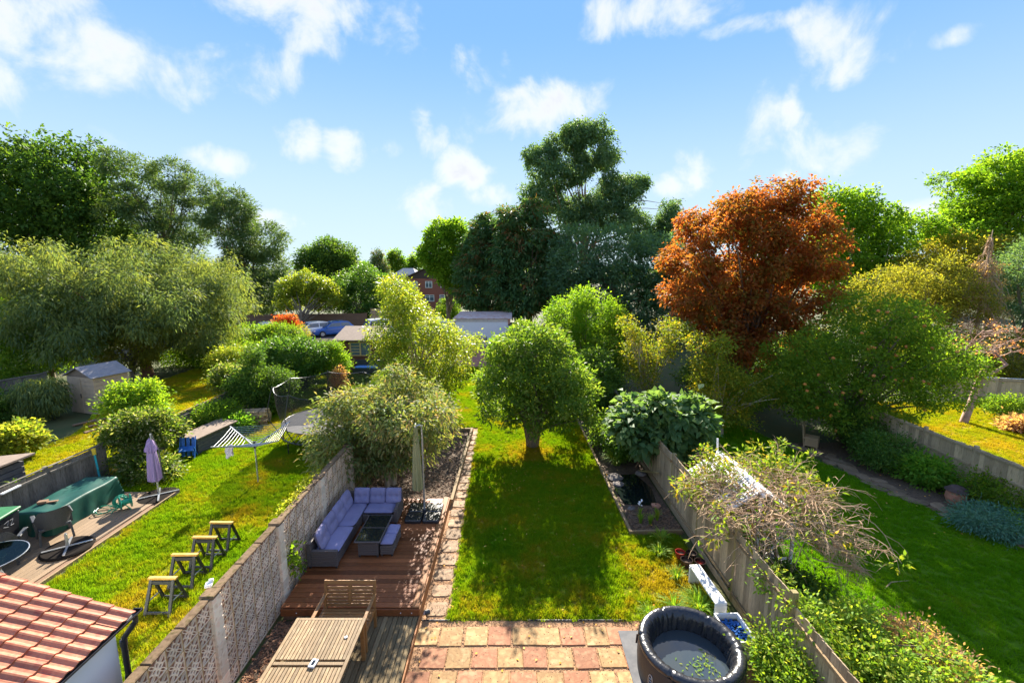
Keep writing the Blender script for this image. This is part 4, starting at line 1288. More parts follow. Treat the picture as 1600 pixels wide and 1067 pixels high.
# ================================================================== HOT TUB
hx, hy = 3.06, 6.86
ht = thing('hot_tub', 'round black inflatable hot tub full of water on the patio', 'hot tub', (hx, hy, 0))
RO, HT = .86, .68
MB().lathe([(RO - .03, 0.012), (RO, .06), (RO + .015, .3), (RO + .01, .52), (RO - .005, HT - .09)], 48).build('outer_wall', 'vinyl_side', ht, smooth=True, fix=False)
rgw = [random.uniform(0, 6.28) for _ in range(12)]
def rim(i, a, r, z):
    seg = abs(((a / (2 * math.pi) * 6 + .2) % 1) - .5) * 2              # six panels with seams
    seam = max(0, (seg - .93) / .07)
    pin = 1 - .045 * seam
    inner = max(0.0, min(1.0, (i - 5) / 4))
    w = math.sin(a * 41 + rgw[0] + z * 9) * .5 + math.sin(a * 67 + rgw[1] - z * 14) * .3 + math.sin(a * 23 + rgw[2] + z * 20) * .5
    fold = w * .022 * inner
    if i in (5, 6, 7):
        fold = w * .010
    return r * pin + fold, z - .02 * seam + w * .004 * inner


prof = [(RO - .005, HT - .10), (RO + .012, HT - .06), (RO + .005, HT - .02), (RO - .03, HT + .012), (RO - .085, HT + .02), (RO - .14, HT - .0), (RO - .185, HT - .05), (RO - .21, HT - .12), (RO - .225, HT - .20), (RO - .235, HT - .28), (RO - .24, HT - .36), (RO - .24, HT - .5)]
MB().lathe(prof, 220, fn=rim).build('liner', 'vinyl', ht, smooth=True, fix=False)
MB().lathe([(.001, .36), (.3, .36), (.62, .36)], 40).build('water', 'water', ht, fix=False)
em = MB()
a0 = R(206)
pts = []
for k in range(17):
    t_ = 2 * math.pi * k / 16
    aa = a0 + math.cos(t_) * .055
    pts.append(((RO + .022) * math.cos(aa), (RO + .022) * math.sin(aa), .30 + .12 * math.sin(t_)))
em.tube(pts, .006, 5, cap=False)
for zz in (.25, .30, .35):
    em.tube([((RO + .022) * math.cos(a0 - .03), (RO + .022) * math.sin(a0 - .03), zz), ((RO + .022) * math.cos(a0 + .03), (RO + .022) * math.sin(a0 + .03), zz)], .005, 4)
em.build('emblem', 'metal_grey', ht)
for a in (R(163), R(232)):
    MB().bar(((RO + .02) * math.cos(a), (RO + .02) * math.sin(a), .60), ((RO + .03) * math.cos(a), (RO + .03) * math.sin(a), .42), .03, .012).build('strap', 'black_plastic', ht)
tag(MB().bb(2.06, 3.95, 5.9, 7.82, .034, .042).build('ground_mat', 'coop'), 'dark grey mat under the hot tub', 'mat')
le = leaf_mesh('floating_leaf', 'lf_strap', RNG.normal(size=(60, 3)) * np.array([.20, .12, 0]) + np.array([hx + .14, hy - .18, .372]), RNG.normal(size=(60, 3)) * np.array([1, 1, .05]), np.tile([0., 0, 1], (60, 1)), .07, .022, RNG.random(60), droop=0)
stuff(tag(link(le, 'floating_leaves'), 'leaves floating on the water of the hot tub', 'leaves'))

# ------------------------------------------------------------------ along the fence: white bench box, planter, pots
wb = thing('white_box_seat', 'white plastic bridge shaped box standing against the board fence', 'box', (4.10, 8.62, 0), R(3))
k = MB()
k.bb(-.12, .12, -.60, .60, .42, .47)
k.build('top', 'white_plastic', wb, bevel=.012)
for y in (-1, 1):
    MB().bb(-.12, .12, y * .60 - .025 * (y + 1), y * .60 + .025 * (1 - y), 0, .418).build('leg', 'white_plastic', wb, bevel=.01)
MB().bb(.10, .12, -.548, .548, .10, .418).build('side_panel', 'white_plastic', wb)
pl = thing('white_planter', 'open white planter trough filled with blue glass beside the hot tub', 'planter', (4.18, 7.55, 0), R(2))
w_, l_, h_ = .24, .36, .36
MB().bb(-w_, w_, l_ - .035, l_, 0, h_).bb(-w_, w_, -l_, -l_ + .035, 0, h_).bb(-w_, -w_ + .03, -l_ + .036, l_ - .036, 0, h_).bb(w_ - .03, w_, -l_ + .036, l_ - .036, 0, h_).build('trough', 'white_plastic', pl, bevel=.006)
MB().bb(-w_ + .03, w_ - .03, -l_ + .036, l_ - .036, .02, h_ - .12).build('filling', 'glass_black', pl)
gl = MB()
rg = random.Random(4)
for _ in range(110):
    gl.box((rg.uniform(-.19, .19), rg.uniform(-.30, .30), h_ - .105), (.05, .035, .025), (rg.uniform(-1, 1), rg.uniform(-1, 1), rg.uniform(0, 3)))
stuff(gl.build('glass_chips', 'blue', pl))
POTS = [('glazed red flower pot at the back of the pot cluster by the fence', 4.07, 10.05, .115, .22, 'glaze_red'), ('dark pot beside the red one nearest the fence boards', 4.33, 10.02, .12, .21, 'glaze_black'), ('large black pot at the front left of the pot cluster', 4.10, 9.72, .135, .24, 'glaze_black'), ('black pot with a red inside at the front right of the pot cluster', 4.39, 9.66, .125, .24, 'glaze_black')]
for i, (lb, x, y, r, h, m) in enumerate(POTS):
    pt = thing('flower_pot', lb, 'pot', (x, y, 0), 0, 'pots by the board fence')
    MB().lathe([(.001, 0), (r * .68, 0), (r * .92, h * .5), (r * .95, h * .82), (r * 1.06, h * .86), (r * 1.06, h), (r * .92, h), (r * .88, h * .72), (.001, h * .70)], 20).build('body', m, pt, smooth=False, fix=False)
    MB().lathe([(.001, h * .74), (r * .86, h * .74)], 16).build('soil', 'glaze_red' if i == 3 else 'soil', pt, fix=False)
tag(MB().box((0, 0, .03), (.2, .1, .06)).build('brick', 'terracotta', None, (4.28, 9.42, 0), (0, 0, .2), bevel=.006), 'loose brick lying beside the pots', 'brick')
tag(MB().box((0, 0, .03), (.14, .2, .05)).build('stone', 'rock', None, (4.08, 9.42, 0), (0, 0, .4), bevel=.012), 'grey stone lying in front of the pots', 'stone')
for i, (x, y, h, s, n) in enumerate(((3.85, 8.35, .55, .50, 150), (3.35, 8.35, .45, .36, 90), (3.62, 10.2, .38, .30, 70), (3.75, 9.35, .36, .28, 60), (3.85, 10.75, .42, .34, 80), (2.75, 8.15, .40, .24, 60))):
    L_ = ('large arching strap leaved clump behind the hot tub', 'middle sized grassy clump left of the large one behind the hot tub', 'pale grassy clump on the lawn edge left of the pots', 'small grassy clump between pots and yellow lawn', 'grassy clump just below the timber edging corner', 'small upright grassy clump at the tub end of the lawn')[i]
    r_ = thing('grass_plant', L_, 'plant', (x, y, 0), 0, 'strap leaved clumps by the board fence')
    link(straps('leaves', 'lf_strap', n, h, s, .022, 60 + i), 'leaves', r_)

# ------------------------------------------------------------------ pond bed
sheet('pond', 'pond', [[(3.35, 12.6), (4.3, 12.5), (4.45, 13.6), (4.2, 14.6), (3.5, 14.5), (3.25, 13.5)]], 0.045)
rg = random.Random(12)
for i, (x, y, s) in enumerate(((3.45, 14.3, .27), (3.45, 13.85, .19), (4.25, 12.5, .15), (3.5, 12.35, .13), (4.4, 14.6, .2))):
    lb = ('largest grey rock at the edge of the dark pond', 'grey rock beside the largest one at the pond', 'reddish rock at the near end of the pond', 'flat pale stone at the near left of the pond', 'rock at the far right of the pond by the fence')[i]
    mb = MB().lathe([(.02 * s, -.03), (.8 * s, 0), (s, .2 * s), (.8 * s, .38 * s), (.4 * s, .5 * s), (.02, .52 * s)], 9, fn=lambda i, a, r, z: (r * rg.uniform(.8, 1.15), z * rg.uniform(.9, 1.1)))
    tag(mb.build('rock', 'terracotta' if i == 2 else 'rock', None, (x, y, .02), fix=False), lb, 'rock', 'rocks round the pond')
tag(MB().bar((4.42, 14.9, .02), (4.5, 13.2, .75), .09, .05).build('leaning_plank', 'mossy', None, bevel=.006), 'mossy yellowish plank leaning on the fence over the pond', 'plank')
for i, (x, y, h, s, n, wd) in enumerate(((3.55, 11.6, .42, .14, 45, .02), (3.8, 11.55, .40, .16, 50, .02), (4.05, 11.75, .48, .14, 45, .02), (3.75, 15.4, .75, .65, 170, .03), (3.65, 12.0, .3, .1, 25, .018))):
    lb = ('left green spiky clump in the near end of the pond bed', 'middle green spiky clump in the near end of the pond bed', 'right green spiky clump in the near end of the pond bed', 'bushy strap leaved plant beyond the pond', 'small spiky clump just behind the front row in the pond bed')[i]
    r_ = thing('pond_plant', lb, 'plant', (x, y, .02), 0, 'plants in the pond bed')
    link(straps('leaves', 'lf_strap', n, h, s, wd, 80 + i), 'leaves', r_)
"""white flower spike"""
fl = thing('white_flower', 'small white flower spike standing in the pond bed', 'flower', (3.68, 12.15, .02))
MB().tube([(0, 0, 0), (.02, 0, .32)], .006, 5).build('stem', 'lf_strap', fl)
bl = MB()
for i in range(9):
    bl.box((random.uniform(-.05, .05), random.uniform(-.05, .05), .22 + i * .02), (.05, .04, .014), (random.uniform(-.6, .6), random.uniform(-.6, .6), i))
bl.build('blossom', 'white_plastic', fl)

# ================================================================== NEIGHBOUR'S LAWN, LEFT: saw-horses, airer, trampoline
def sawhorse(label, x, y):
    r_ = thing('sawhorse', label, 'sawhorse', (x, y, 0), R(random.uniform(-3, 3)), 'sawhorses in a row on the lawn')
    MB().bb(-.29, .29, .235, .315, .675, .72).build('top_beam', 'saw_top', r_, bevel=.006)
    for nm, y0, m in (('front_frame', 0.0, 'saw_grey'), ('rear_frame', .55, 'saw_black')):
        f = MB()
        for s in (-1, 1):
            f.bar((s * .25, y0, 0), (s * .225, .275 + (.02 if y0 else -.02), .68), .062, .04, up=(0, 1, 0))
        yk = y0 + (.275 - y0) * .13
        f.bar((-.24, yk, .09), (.24, yk, .09), .05, .035, up=(0, 1, 0))
        yk = y0 + (.275 - y0) * .88
        f.bar((-.22, yk, .615), (.22, yk, .615), .075, .03, up=(0, 1, 0))
        f.build(nm, m, r_, bevel=.004)
    for s in (-1, 1):
        MB().bar((s * .24, .09, .27), (s * .24, .46, .27), .012, .022).build('brace', 'metal_grey', r_)


for lb, x, y in (('sawhorse nearest the tiled roof, first of the row', -7.18, 8.18), ('second sawhorse from the tiled roof', -7.27, 8.95), ('third sawhorse from the tiled roof', -7.27, 9.61), ('farthest sawhorse of the row from the tiled roof', -7.28, 10.24)):
    sawhorse(lb, x, y)

ra = thing('rotary_airer', 'grey rotary clothes airer with four raised arms on the left lawn', 'airer', (-8.33, 14.0, 0))
MB().tube([(0, 0, 0), (0, 0, 1.42)], .025, 10).build('pole', 'metal_grey', ra)
MB().tube([(0, 0, 1.22), (0, 0, 1.32)], .045, 10).tube([(0, 0, 1.38), (0, 0, 1.45)], .04, 10).build('hub', 'black_plastic', ra)
tips = []
for k in range(4):
    a = R(22 + 45 + 90 * k - 6)
    tp = Vector((1.30 * math.cos(a), 1.30 * math.sin(a), 1.72))
    tips.append(tp)
    MB().bar((0, 0, 1.27), tp, .03, .03).build('arm', 'metal_grey', ra)
    MB().bar((0, 0, 1.40), tp * .5 + Vector((0, 0, .63)), .018, .018).build('strut', 'metal_grey', ra)
cl = MB()
for k in range(4):
    for j in range(8):
        f = .36 + j * .085
        a_, b_ = Vector((0, 0, 1.27)).lerp(tips[k], f), Vector((0, 0, 1.27)).lerp(tips[(k + 1) % 4], f)
        mid = a_.lerp(b_, .5) - Vector((0, 0, .03))
        cl.tube([a_, mid, b_], .0055, 4, cap=False)
cl.build('clothes_line', 'metal_grey', ra)
bgm = MB()
bgm.grid(lambda u, v: (-.11 + .22 * u + .02 * math.sin(9 * v), .03 * math.sin(7 * u + 3 * v), 1.55 - .36 * v - .05 * math.sin(6 * u)), 8, 8)
bgm.grid(lambda u, v: (-.11 + .22 * u + .02 * math.sin(9 * v), .06 + .03 * math.sin(7 * u + 3 * v), 1.55 - .36 * v - .05 * math.sin(6 * u)), 8, 8)
tag(bgm.build('peg_bag', 'cloth_pale', None, (-8.78, 13.35, 0), smooth=True, fix=False), 'pale cloth peg bag hanging from the rotary airer', 'bag')

tp = thing('trampoline', 'round trampoline with leaning rods and dark safety net on the left lawn', 'trampoline', (-7.35, 17.85, 0))
TR = 1.85
MB().lathe([(.001, .90), (TR * .5, .895), (TR, .90)], 48).build('mat', 'mat_black', tp, fix=False)
ring = [(TR * math.cos(k * math.pi / 24), TR * math.sin(k * math.pi / 24), .905) for k in range(49)]
MB().tube(ring, .022, 6, cap=False).build('mat_edge', 'black_plastic', tp)
ring = [((TR + .06) * math.cos(k * math.pi / 24), (TR + .06) * math.sin(k * math.pi / 24), .52) for k in range(49)]
MB().tube(ring, .03, 6, cap=False).build('frame', 'black_plastic', tp)
rd = MB().tube([((TR + .05), 0, .53), (TR * math.cos(.16), TR * math.sin(.16), .89)], .012, 5).mesh('rod', 'metal_grey')
for k in range(56):
    link(rd, 'rod', tp, (0, 0, 0), (0, 0, k * 2 * math.pi / 56))
for k in range(8):
    a = R(k * 45 + 10)
    MB().tube([((TR + .05) * math.cos(a), (TR + .05) * math.sin(a), .52), ((TR + .05) * math.cos(a), (TR + .05) * math.sin(a), 0)], .022, 6).build('leg', 'black_plastic', tp)
for k in range(8):
    a = R(k * 45 + 24)
    ca, sa = math.cos(a), math.sin(a)
    MB().tube([((TR + .06) * ca, (TR + .06) * sa, .5), ((TR + .40) * ca, (TR + .40) * sa, 1.1), ((TR + .45) * ca, (TR + .45) * sa, 1.6), ((TR + .22) * ca, (TR + .22) * sa, 2.45)], .016, 6).build('net_pole', 'black_plastic', tp)
nt = MB()
def netf(u, v):
    a = R(24) + 2 * math.pi * u * .93
    sag = abs(((u * .93 * 8) % 1) - .5) * 2
    r = TR + .20 * v - .02 + .05 * math.sin(v * 3.1)
    return (r * math.cos(a), r * math.sin(a), .92 + (1.50 - .12 * (1 - sag ** 2)) * v)


nt.grid(netf, 64, 6)
nt.build('net', 'net', tp, fix=False)
MB().tube([netf(k / 64, 1.0) for k in range(65)], .011, 5, cap=False).build('net_top', 'metal_dark', tp)

# ------------------------------------------------------------------ timber stack, chest, blue chair by the far fence
sk = thing('timber_stack', 'strapped stack of short timber beside the dark hedge', 'timber stack', (-11.65, 19.8, 0), R(12))
rg = random.Random(8)
for k in range(7):
    for j in range(4 if k < 6 else 3):
        MB().box((0, 0, 0), (1.12 + rg.uniform(-.1, .1), .19, .085)).build('plank', 'stack_wood', sk, (rg.uniform(-.05, .05), -.32 + j * .21 + rg.uniform(-.02, .02), .05 + k * .092), (0, 0, rg.uniform(-.05, .05)), bevel=.006)
for x in (-.25, .3):
    MB().bb(x - .012, x + .012, -.43, .44, .0, .66).build('strap', 'black_plastic', sk)
ck = thing('storage_chest', 'low dark wooden chest with a flat roof beside the fence', 'chest', (-12.05, 17.3, 0), R(-8))
for k in range(5):
    MB().bb(-.34, .34, -.95, .95, .02 + k * .12, .13 + k * .12).build('board', 'coop', ck, bevel=.006)
MB().box((0, 0, .67), (.85, 2.1, .05), (0, R(4), 0)).build('lid', 'felt', ck, bevel=.006)
bc = thing('blue_chair', 'folded blue plastic chair standing at the end of the wooden chest', 'chair', (-11.95, 15.9, 0), R(20))
for x in (-.16, 0, .16):
    MB().bar((x, .05, .1), (x, .18, .78), .10, .02, up=(0, 1, 0)).build('slat', 'blue', bc, bevel=.005)
for x in (-.24, .24):
    MB().bar((x, -.22, 0), (x, .2, .8), .03, .03).bar((x, .22, 0), (x, -.12, .5), .03, .03).build('leg', 'blue', bc)
MB().box((0, -.05, .42), (.46, .3, .03), (.3, 0, 0)).build('seat', 'blue', bc, bevel=.005)

# ------------------------------------------------------------------ neighbour's terrace
nd = D.objects.new('terrace', None)
COL.objects.link(nd)
nd['kind'] = 'structure'
MB().bb(-13.5, -10.48, 3.0, 13.3, -.02, .05).build('base', 'brown_wood', nd)
tbm = MB().box((0, 0, 0), (.142, 5.1, .03)).mesh('board', 'grey_wood', bevel=.004)
M['terrace_wood'] = pm('terrace_wood', (0.175, 0.115, 0.065), (0.22, 0.15, 0.09), 5, (10, 1, 10), rough=.75, bump=.3, vary=.12)
tbm.materials[0] = M['terrace_wood']
x = -13.42
while x < -10.6:
    for y in (5.6, 10.72):
        link(tbm, 'board', nd, (x, y, .066))
    x += .149
MB().bb(-10.50, -10.46, 3.0, 13.3, -.02, .095).build('edge_board', 'sleeper', nd, bevel=.004)
ZT = .082
cv = thing('covered_table', 'long table under a dark green tarpaulin beside the dark fence', 'covered table', (-12.5, 12.0, ZT), R(2))
def tarp(u, v):
    a, b = u * 2 - 1, v * 2 - 1
    m_ = max(abs(a), abs(b))
    f = min(1, m_ / .74)
    d_ = (m_ - .74) / .26 if m_ > .74 else 0
    s = m_ if m_ > 0 else 1
    x, y = a * (.46 / .74 if m_ < .74 else .46 / m_), b * (1.05 / .74 if m_ < .74 else 1.05 / m_)
    z = .62 + .03 * math.sin(5 * a + 2 * b) * math.sin(4 * b)
    if d_ > 0:
        fl_ = 1 + .18 * d_ + .05 * d_ * math.sin(13 * math.atan2(b, a) + 3 * d_)
        x, y = x * fl_, y * (1 + (.08 * d_ + .03 * d_ * math.sin(11 * math.atan2(b, a))))
        z = .62 * (1 - d_) + .01 + .03 * math.sin(9 * math.atan2(b, a)) * d_ * (1 - d_) * 4
    return (x, y, max(0.0, z))


MB().grid(tarp, 44, 44).build('tarpaulin', 'tarp_green', cv, smooth=True, fix=False)
MB().bb(-.42, .42, -.98, .98, .52, .57).build('table_top', 'brown_wood', cv)
for x in (-.38, .38):
    for y in (-.92, .92):
        MB().bb(x - .03, x + .03, y - .03, y + .03, 0, .52).build('leg', 'brown_wood', cv)
br = MB()
br.box((0, 0, .02), (.34, .09, .03)).box((-.14, 0, .05), (.2, .14, .06))
tag(br.build('hand_brush', 'brown_wood', None, (-12.5, 11.45, ZT + .64), (0, 0, .4), bevel=.004), 'brown hand brush lying on the green tarpaulin', 'brush')
def armchair(label, x, y, rz, m='rattan_dark', group=None):
    c = thing('rattan_armchair', label, 'armchair', (x, y, ZT), rz, group)
    MB().bb(-.30, .30, -.30, .28, .36, .42).build('seat', m, c, bevel=.01)
    bk_ = MB()
    bk_.grid(lambda u, v: ((.31 + .05 * v) * math.sin((u - .5) * 2.7), .02 + .32 * math.cos((u - .5) * 2.7) + .10 * v, .40 + (.50 if abs(u - .5) < .3 else .50 - (abs(u - .5) - .3) * 1.25) * v), 16, 5)
    bk_.grid(lambda u, v: ((.28 + .05 * v) * math.sin((u - .5) * 2.7), .02 + .29 * math.cos((u - .5) * 2.7) + .10 * v, .40 + (.50 if abs(u - .5) < .3 else .50 - (abs(u - .5) - .3) * 1.25) * v), 16, 5)
    bk_.build('backrest', m, c, fix=False)
    for s in (-1, 1):
        MB().bb(s * .33 - .045, s * .33 + .045, -.30, .15, .60, .645).build('armrest', m, c, bevel=.01)
        MB().bb(s * .33 - .02, s * .33 + .02, -.28, .13, .36, .60).build('side_panel', m, c)
        for yy in (-.27, .27):
            MB().bar((s * .28, yy, .37), (s * .31, yy * 1.08, 0), .045, .045).build('leg', m, c)
    MB().bb(-.30, .30, -.30, -.27, .12, .36).build('front_panel', m, c)
    return c


armchair('dark rattan armchair between the green cover and the black parasol base', -11.85, 10.85, R(-128))
armchair('dark rattan armchair behind the round glass table', -12.05, 9.85, R(-150))
gt_ = thing('glass_table', 'round glass garden table partly behind the tiled roof', 'table', (-11.4, 8.95, ZT))
MB().lathe([(.001, .70), (.3, .70), (.66, .70), (.672, .705), (.66, .712), (.3, .712), (.001, .712)], 48).build('glass_top', 'clear_glass', gt_, fix=False)
MB().tube([(.672 * math.cos(k * math.pi / 24), .672 * math.sin(k * math.pi / 24), .704) for k in range(49)], .011, 5, cap=False).build('rim', 'metal_grey', gt_)
MB().lathe([(.001, .66), (.32, .66), (.32, .69), (.001, .69)], 24).build('under_plate', 'rattan_dark', gt_, fix=False)
MB().lathe([(.30, .66), (.20, .35), (.30, .02), (.001, .02)], 20).build('pedestal', 'rattan_dark', gt_, fix=False)
bt = thing('blue_bottle', 'blue bottle standing on the round glass table', 'bottle', (-11.65, 9.05, ZT + .713))
MB().lathe([(.001, 0), (.05, 0), (.05, .16), (.02, .21), (.02, .25), (.001, .25)], 12).build('body', 'blue', bt, fix=False)
MB().lathe([(.051, .06), (.051, .12)], 12).build('wrapper', 'white_plastic', bt, fix=False)
pb = thing('umbrella_stand', 'round black parasol base with grey cross bars and an empty tube', 'parasol base', (-11.05, 10.35, ZT))
MB().lathe([(.001, 0), (.50, 0), (.52, .03), (.48, .06), (.001, .07)], 40).build('plate', 'plate', pb, fix=False)
for a in (R(35), R(125)):
    MB().bar((-.47 * math.cos(a), -.47 * math.sin(a), .082 + .001 * a), (.47 * math.cos(a), .47 * math.sin(a), .082 + .001 * a), .045, .02).build('cross_bar', 'metal_grey', pb)
MB().tube([(0, 0, .08), (0, 0, .40)], .032, 10).tube([(0, 0, .40), (0, 0, .43)], .022, 8).build('tube', 'metal_grey', pb)
pp = thing('parasol', 'closed purple parasol on a cross base at the end of the terrace', 'parasol', (-10.85, 13.05, 0.06))
for a in (R(35), R(125)):
    MB().bar((-.5 * math.cos(a), -.5 * math.sin(a), .06 + .002 * a), (.5 * math.cos(a), .5 * math.sin(a), .06 + .002 * a), .045, .02).build('cross_bar', 'metal_grey', pp)
MB().lathe([(.001, 0), (.50, 0), (.52, .03), (.001, .045)], 32).build('plate', 'plate', pp, fix=False)
MB().tube([(0, 0, .05), (-.02, 0, 2.0)], .026, 10).build('pole', 'metal_grey', pp)
folded('canopy', 'canvas_purple', pp, (-.06, 0, 0), .52, 1.55, .10, .20, 7, 6)
folded('vent_canopy', 'canvas_purple', pp, (-.06, 0, 0), 1.46, 1.86, .03, .19, 7, 9)
MB().tube([(.18, .02, .55), (.15, .03, 1.5), (.0, 0, 2.0)], .016, 6).build('arm', 'metal_dark', pp)
hr = thing('hose_reel', 'green garden hose on a reel lying on the terrace', 'hose reel', (-11.3, 12.3, ZT), R(30))
MB().lathe([(.001, 0), (.19, 0), (.19, .02), (.08, .04), (.08, .22), (.19, .24), (.19, .26), (.001, .26)], 24).build('drum', 'hose_green', hr, (-.05, -.13, .22), (R(-90), 0, R(-70)), fix=False)
hs_ = []
for k in range(150):
    t_ = k / 150
    a = t_ * 2 * math.pi * 12
    r = .13 + .05 * math.sin(k * 1.7) * .3 + .04 * t_
    hs_.append((r * math.cos(a) - .05, -.10 + .2 * abs(((t_ * 4) % 1) * 2 - 1), .23 + r * math.sin(a)))
MB().tube(hs_, .011, 5, cap=False).build('hose', 'hose_green', hr)
hs_ = []
for k in range(70):
    a = k / 70 * 2 * math.pi * 3.2
    r = .25 + .05 * math.sin(k * .9)
    hs_.append((-.42 + r * math.cos(a), .05 + r * .8 * math.sin(a), .012 + .0025 * (k % 30)))
MB().tube(hs_, .011, 5, cap=False).build('hose_tail', 'hose_green', hr)
for z_ in ((-.25, .3), (.2, .3)):
    MB().bar((z_[0], -.18, 0), (z_[0] * .2, -.18, .22), .02, .02).build('foot', 'hose_green', hr)
bi = thing('recycling_bin', 'black wheeled bin with a green lid against the dark fence', 'bin', (-12.75, 10.35, ZT), R(8))
MB().add([(-.24, -.26, .05), (.24, -.26, .05), (.24, .26, .05), (-.24, .26, .05), (-.30, -.33, .86), (.30, -.33, .86), (.30, .33, .86), (-.30, .33, .86)], [(3, 2, 1, 0), (4, 5, 6, 7), (0, 1, 5, 4), (1, 2, 6, 5), (2, 3, 7, 6), (3, 0, 4, 7)]).build('body', 'black_plastic', bi, bevel=.02)
MB().box((0, 0, .90), (.66, .72, .07), (R(2), 0, 0)).build('lid', 'lid_green', bi, bevel=.02)
mk = MB()
for p, q in (((-.10, .10), (.02, .13)), ((.02, .13), (-.02, .02)), ((-.12, .02), (.0, -.03)), ((.05, .12), (.14, .12)), ((.14, .12), (.06, -.02)), ((.06, -.02), (.15, -.02))):
    mk.bar((.275 + (p[1] * .06), p[0], .60 + p[1]), (.275 + (q[1] * .06), q[0], .60 + q[1]), .016, .006)
mk.build('number_mark', 'white_plastic', bi)
for y in (-.2, .2):
    MB().tube([(-.27, y - .03, .09), (-.27, y + .03, .09)], .09, 14).build('wheel', 'black_plastic', bi)
tpst = thing('teal_post', 'thin teal post with a yellow top leaning at the fence', 'post', (-13.2, 13.7, 0), 0)
MB().tube([(0, 0, 0), (-.12, .05, 1.1)], .03, 8).build('shaft', 'teal', tpst)
MB().tube([(-.12, .05, 1.1), (-.14, .06, 1.3)], .055, 8).build('sleeve', 'yellow', tpst)
wp = MB().box((0, 0, 0), (.07, .5, .035))
tag(wp.build('white_plank', 'white_plastic', None, (-13.5, 11.46, 1.09), (0, 0, R(4))), 'short white plank laid on top of the dark fence', 'plank')
lean = thing('garden_shelter', 'small dark wooden shelter roof cut by the left edge', 'shelter', (-14.95, 12.3, 0))
MB().box((0, 0, 1.45), (1.5, 1.1, .06), (0, R(-6), 0)).build('roof', 'felt', lean, bevel=.006)
for k in range(8):
    MB().bb(-.6, .5, -.42, .42, .02 + k * .17, .17 + k * .17).build('board', 'coop', lean, bevel=.006)
lp = straps('leaves', 'lf_mid', 14, .3, .3, .05, 99)
r_ = thing('leaf_sprig', 'dark leafy sprig poking up behind the fence beside the shelter', 'plant', (-13.95, 11.95, .95))
link(lp, 'leaves', r_)
MB().tube([(0, 0, -.95), (0, 0, .1)], .02, 6).build('stem', 'bark', r_)

# beige plastic shed beyond the first fence
sd = thing('plastic_shed', 'beige plastic garden shed with a grey pitched roof under the drooping tree', 'shed', (-20.45, 21.9, 0), R(-18))
for k in range(9):
    MB().bb(-.95, .95, -.75, .75, .02 + k * .2, .212 + k * .2).build('panel', 'shed_pvc', sd, bevel=.008)
MB().prism([(-.95, 1.835), (.95, 1.835), (0, 2.25)], -.74, .74).build('gable', 'felt', sd)
for s in (-1, 1):
    MB().box((s * .52, 0, 2.06), (1.18, 1.75, .04), (0, s * R(23.5), 0)).build('roof_sheet', 'shed_roof', sd)
MB().bb(-.75, .05, -.775, -.752, .1, 1.78).build('door', 'shed_pvc', sd, bevel=.006)
MB().bb(-.02, .02, -.80, -.776, .8, 1.0).build('door_handle', 'black_plastic', sd)
rg = random.Random(77)
for i, (x, y) in enumerate(((-18.9, 20.2), (-18.4, 19.6), (-19.3, 19.8), (-18.0, 18.9))):
    tag(MB().box((0, 0, .05), (1.0, .16, .08), (rg.uniform(-.1, .1), 0, 0)).build('log', 'brown_wood', None, (x, y, .01), (0, 0, R(50 + 8 * i)), bevel=.02), ('log lying nearest the shed door', 'log second from the shed on the lawn edge', 'log behind the others below the shed', 'log lying farthest down the lawn edge below the shed')[i], 'log')

# ================================================================== RIGHT GARDEN
ar = thing('rose_arbour', 'white painted lattice roofed arbour buried in a climbing plant', 'arbour', (5.5, 10.3, 0))
A0, A1 = -0.85, 1.25            # along the fence
XL, XR, ZE, ZR = -.72, .85, 1.52, 2.02
XM = .05
for x in (XL, XM, XR):
    for y in (A0, (A0 + A1) / 2, A1):
        MB().bb(x - .03, x + .03, y - .03, y + .03, 0, (ZE if x != XM else ZR) - .03).build('post', 'white_paint', ar, bevel=.004)
for x, z in ((XL, ZE), (XM, ZR), (XR, ZE)):
    MB().bb(x - .035, x + .035, A0 - .12, A1 + .12, z - .03, z + .04).build('beam', 'white_paint', ar, bevel=.004)
for y in (A0, A0 + .85, A0 + 1.7, A1):
    MB().bar((XL - .1, y, ZE - .02), (XM, y, ZR + .075), .04, .06).build('rafter', 'white_paint', ar, bevel=.004)
    MB().bar((XR + .1, y, ZE - .02), (XM, y, ZR + .075), .04, .06).build('rafter', 'white_paint', ar, bevel=.004)
for sx, nm in ((XL, 'left'), (XR, 'right')):
    for i in range(24):
        f0 = A0 + i * (A1 - A0) / 23
        MB().bar((sx, f0, ZE + .055), (XM, f0, ZR + .10), .045, .012).build('lattice_slat', 'white_paint', ar)
    for j in range(9):
        f = (j + .5) / 9
        x, z = sx + (XM - sx) * f, ZE + .075 + (ZR + .045 - ZE) * f
        MB().bar((x, A0 - .05, z), (x, A1 + .05, z), .045, .012).build('lattice_slat', 'white_paint', ar)
for z in (.45, .95, 1.3):
    MB().bb(XM + .02, XR - .03, A0 - .02, A0 + .02, z - .025, z + .025).build('cross_rail', 'white_paint', ar, bevel=.003)
    MB().bb(XL + .03, XM - .03, A1 - .02, A1 + .02, z - .025, z + .025).build('cross_rail', 'white_paint', ar, bevel=.003)
MB().bar((XM + .05, A0, .3), (XR - .05, A0, 1.25), .035, .02, up=(0, 1, 0)).build('brace', 'white_paint', ar)
MB().bb(XL + .05, XR - .05, A0 - .1, A0 + .5, .02, .32).build('base_box', 'coop', ar, bevel=.02)
MB().bar((XM, A1 + .1, ZR), (XM, A1 + .16, ZR + .42), .05, .02).build('finial', 'white_paint', ar)

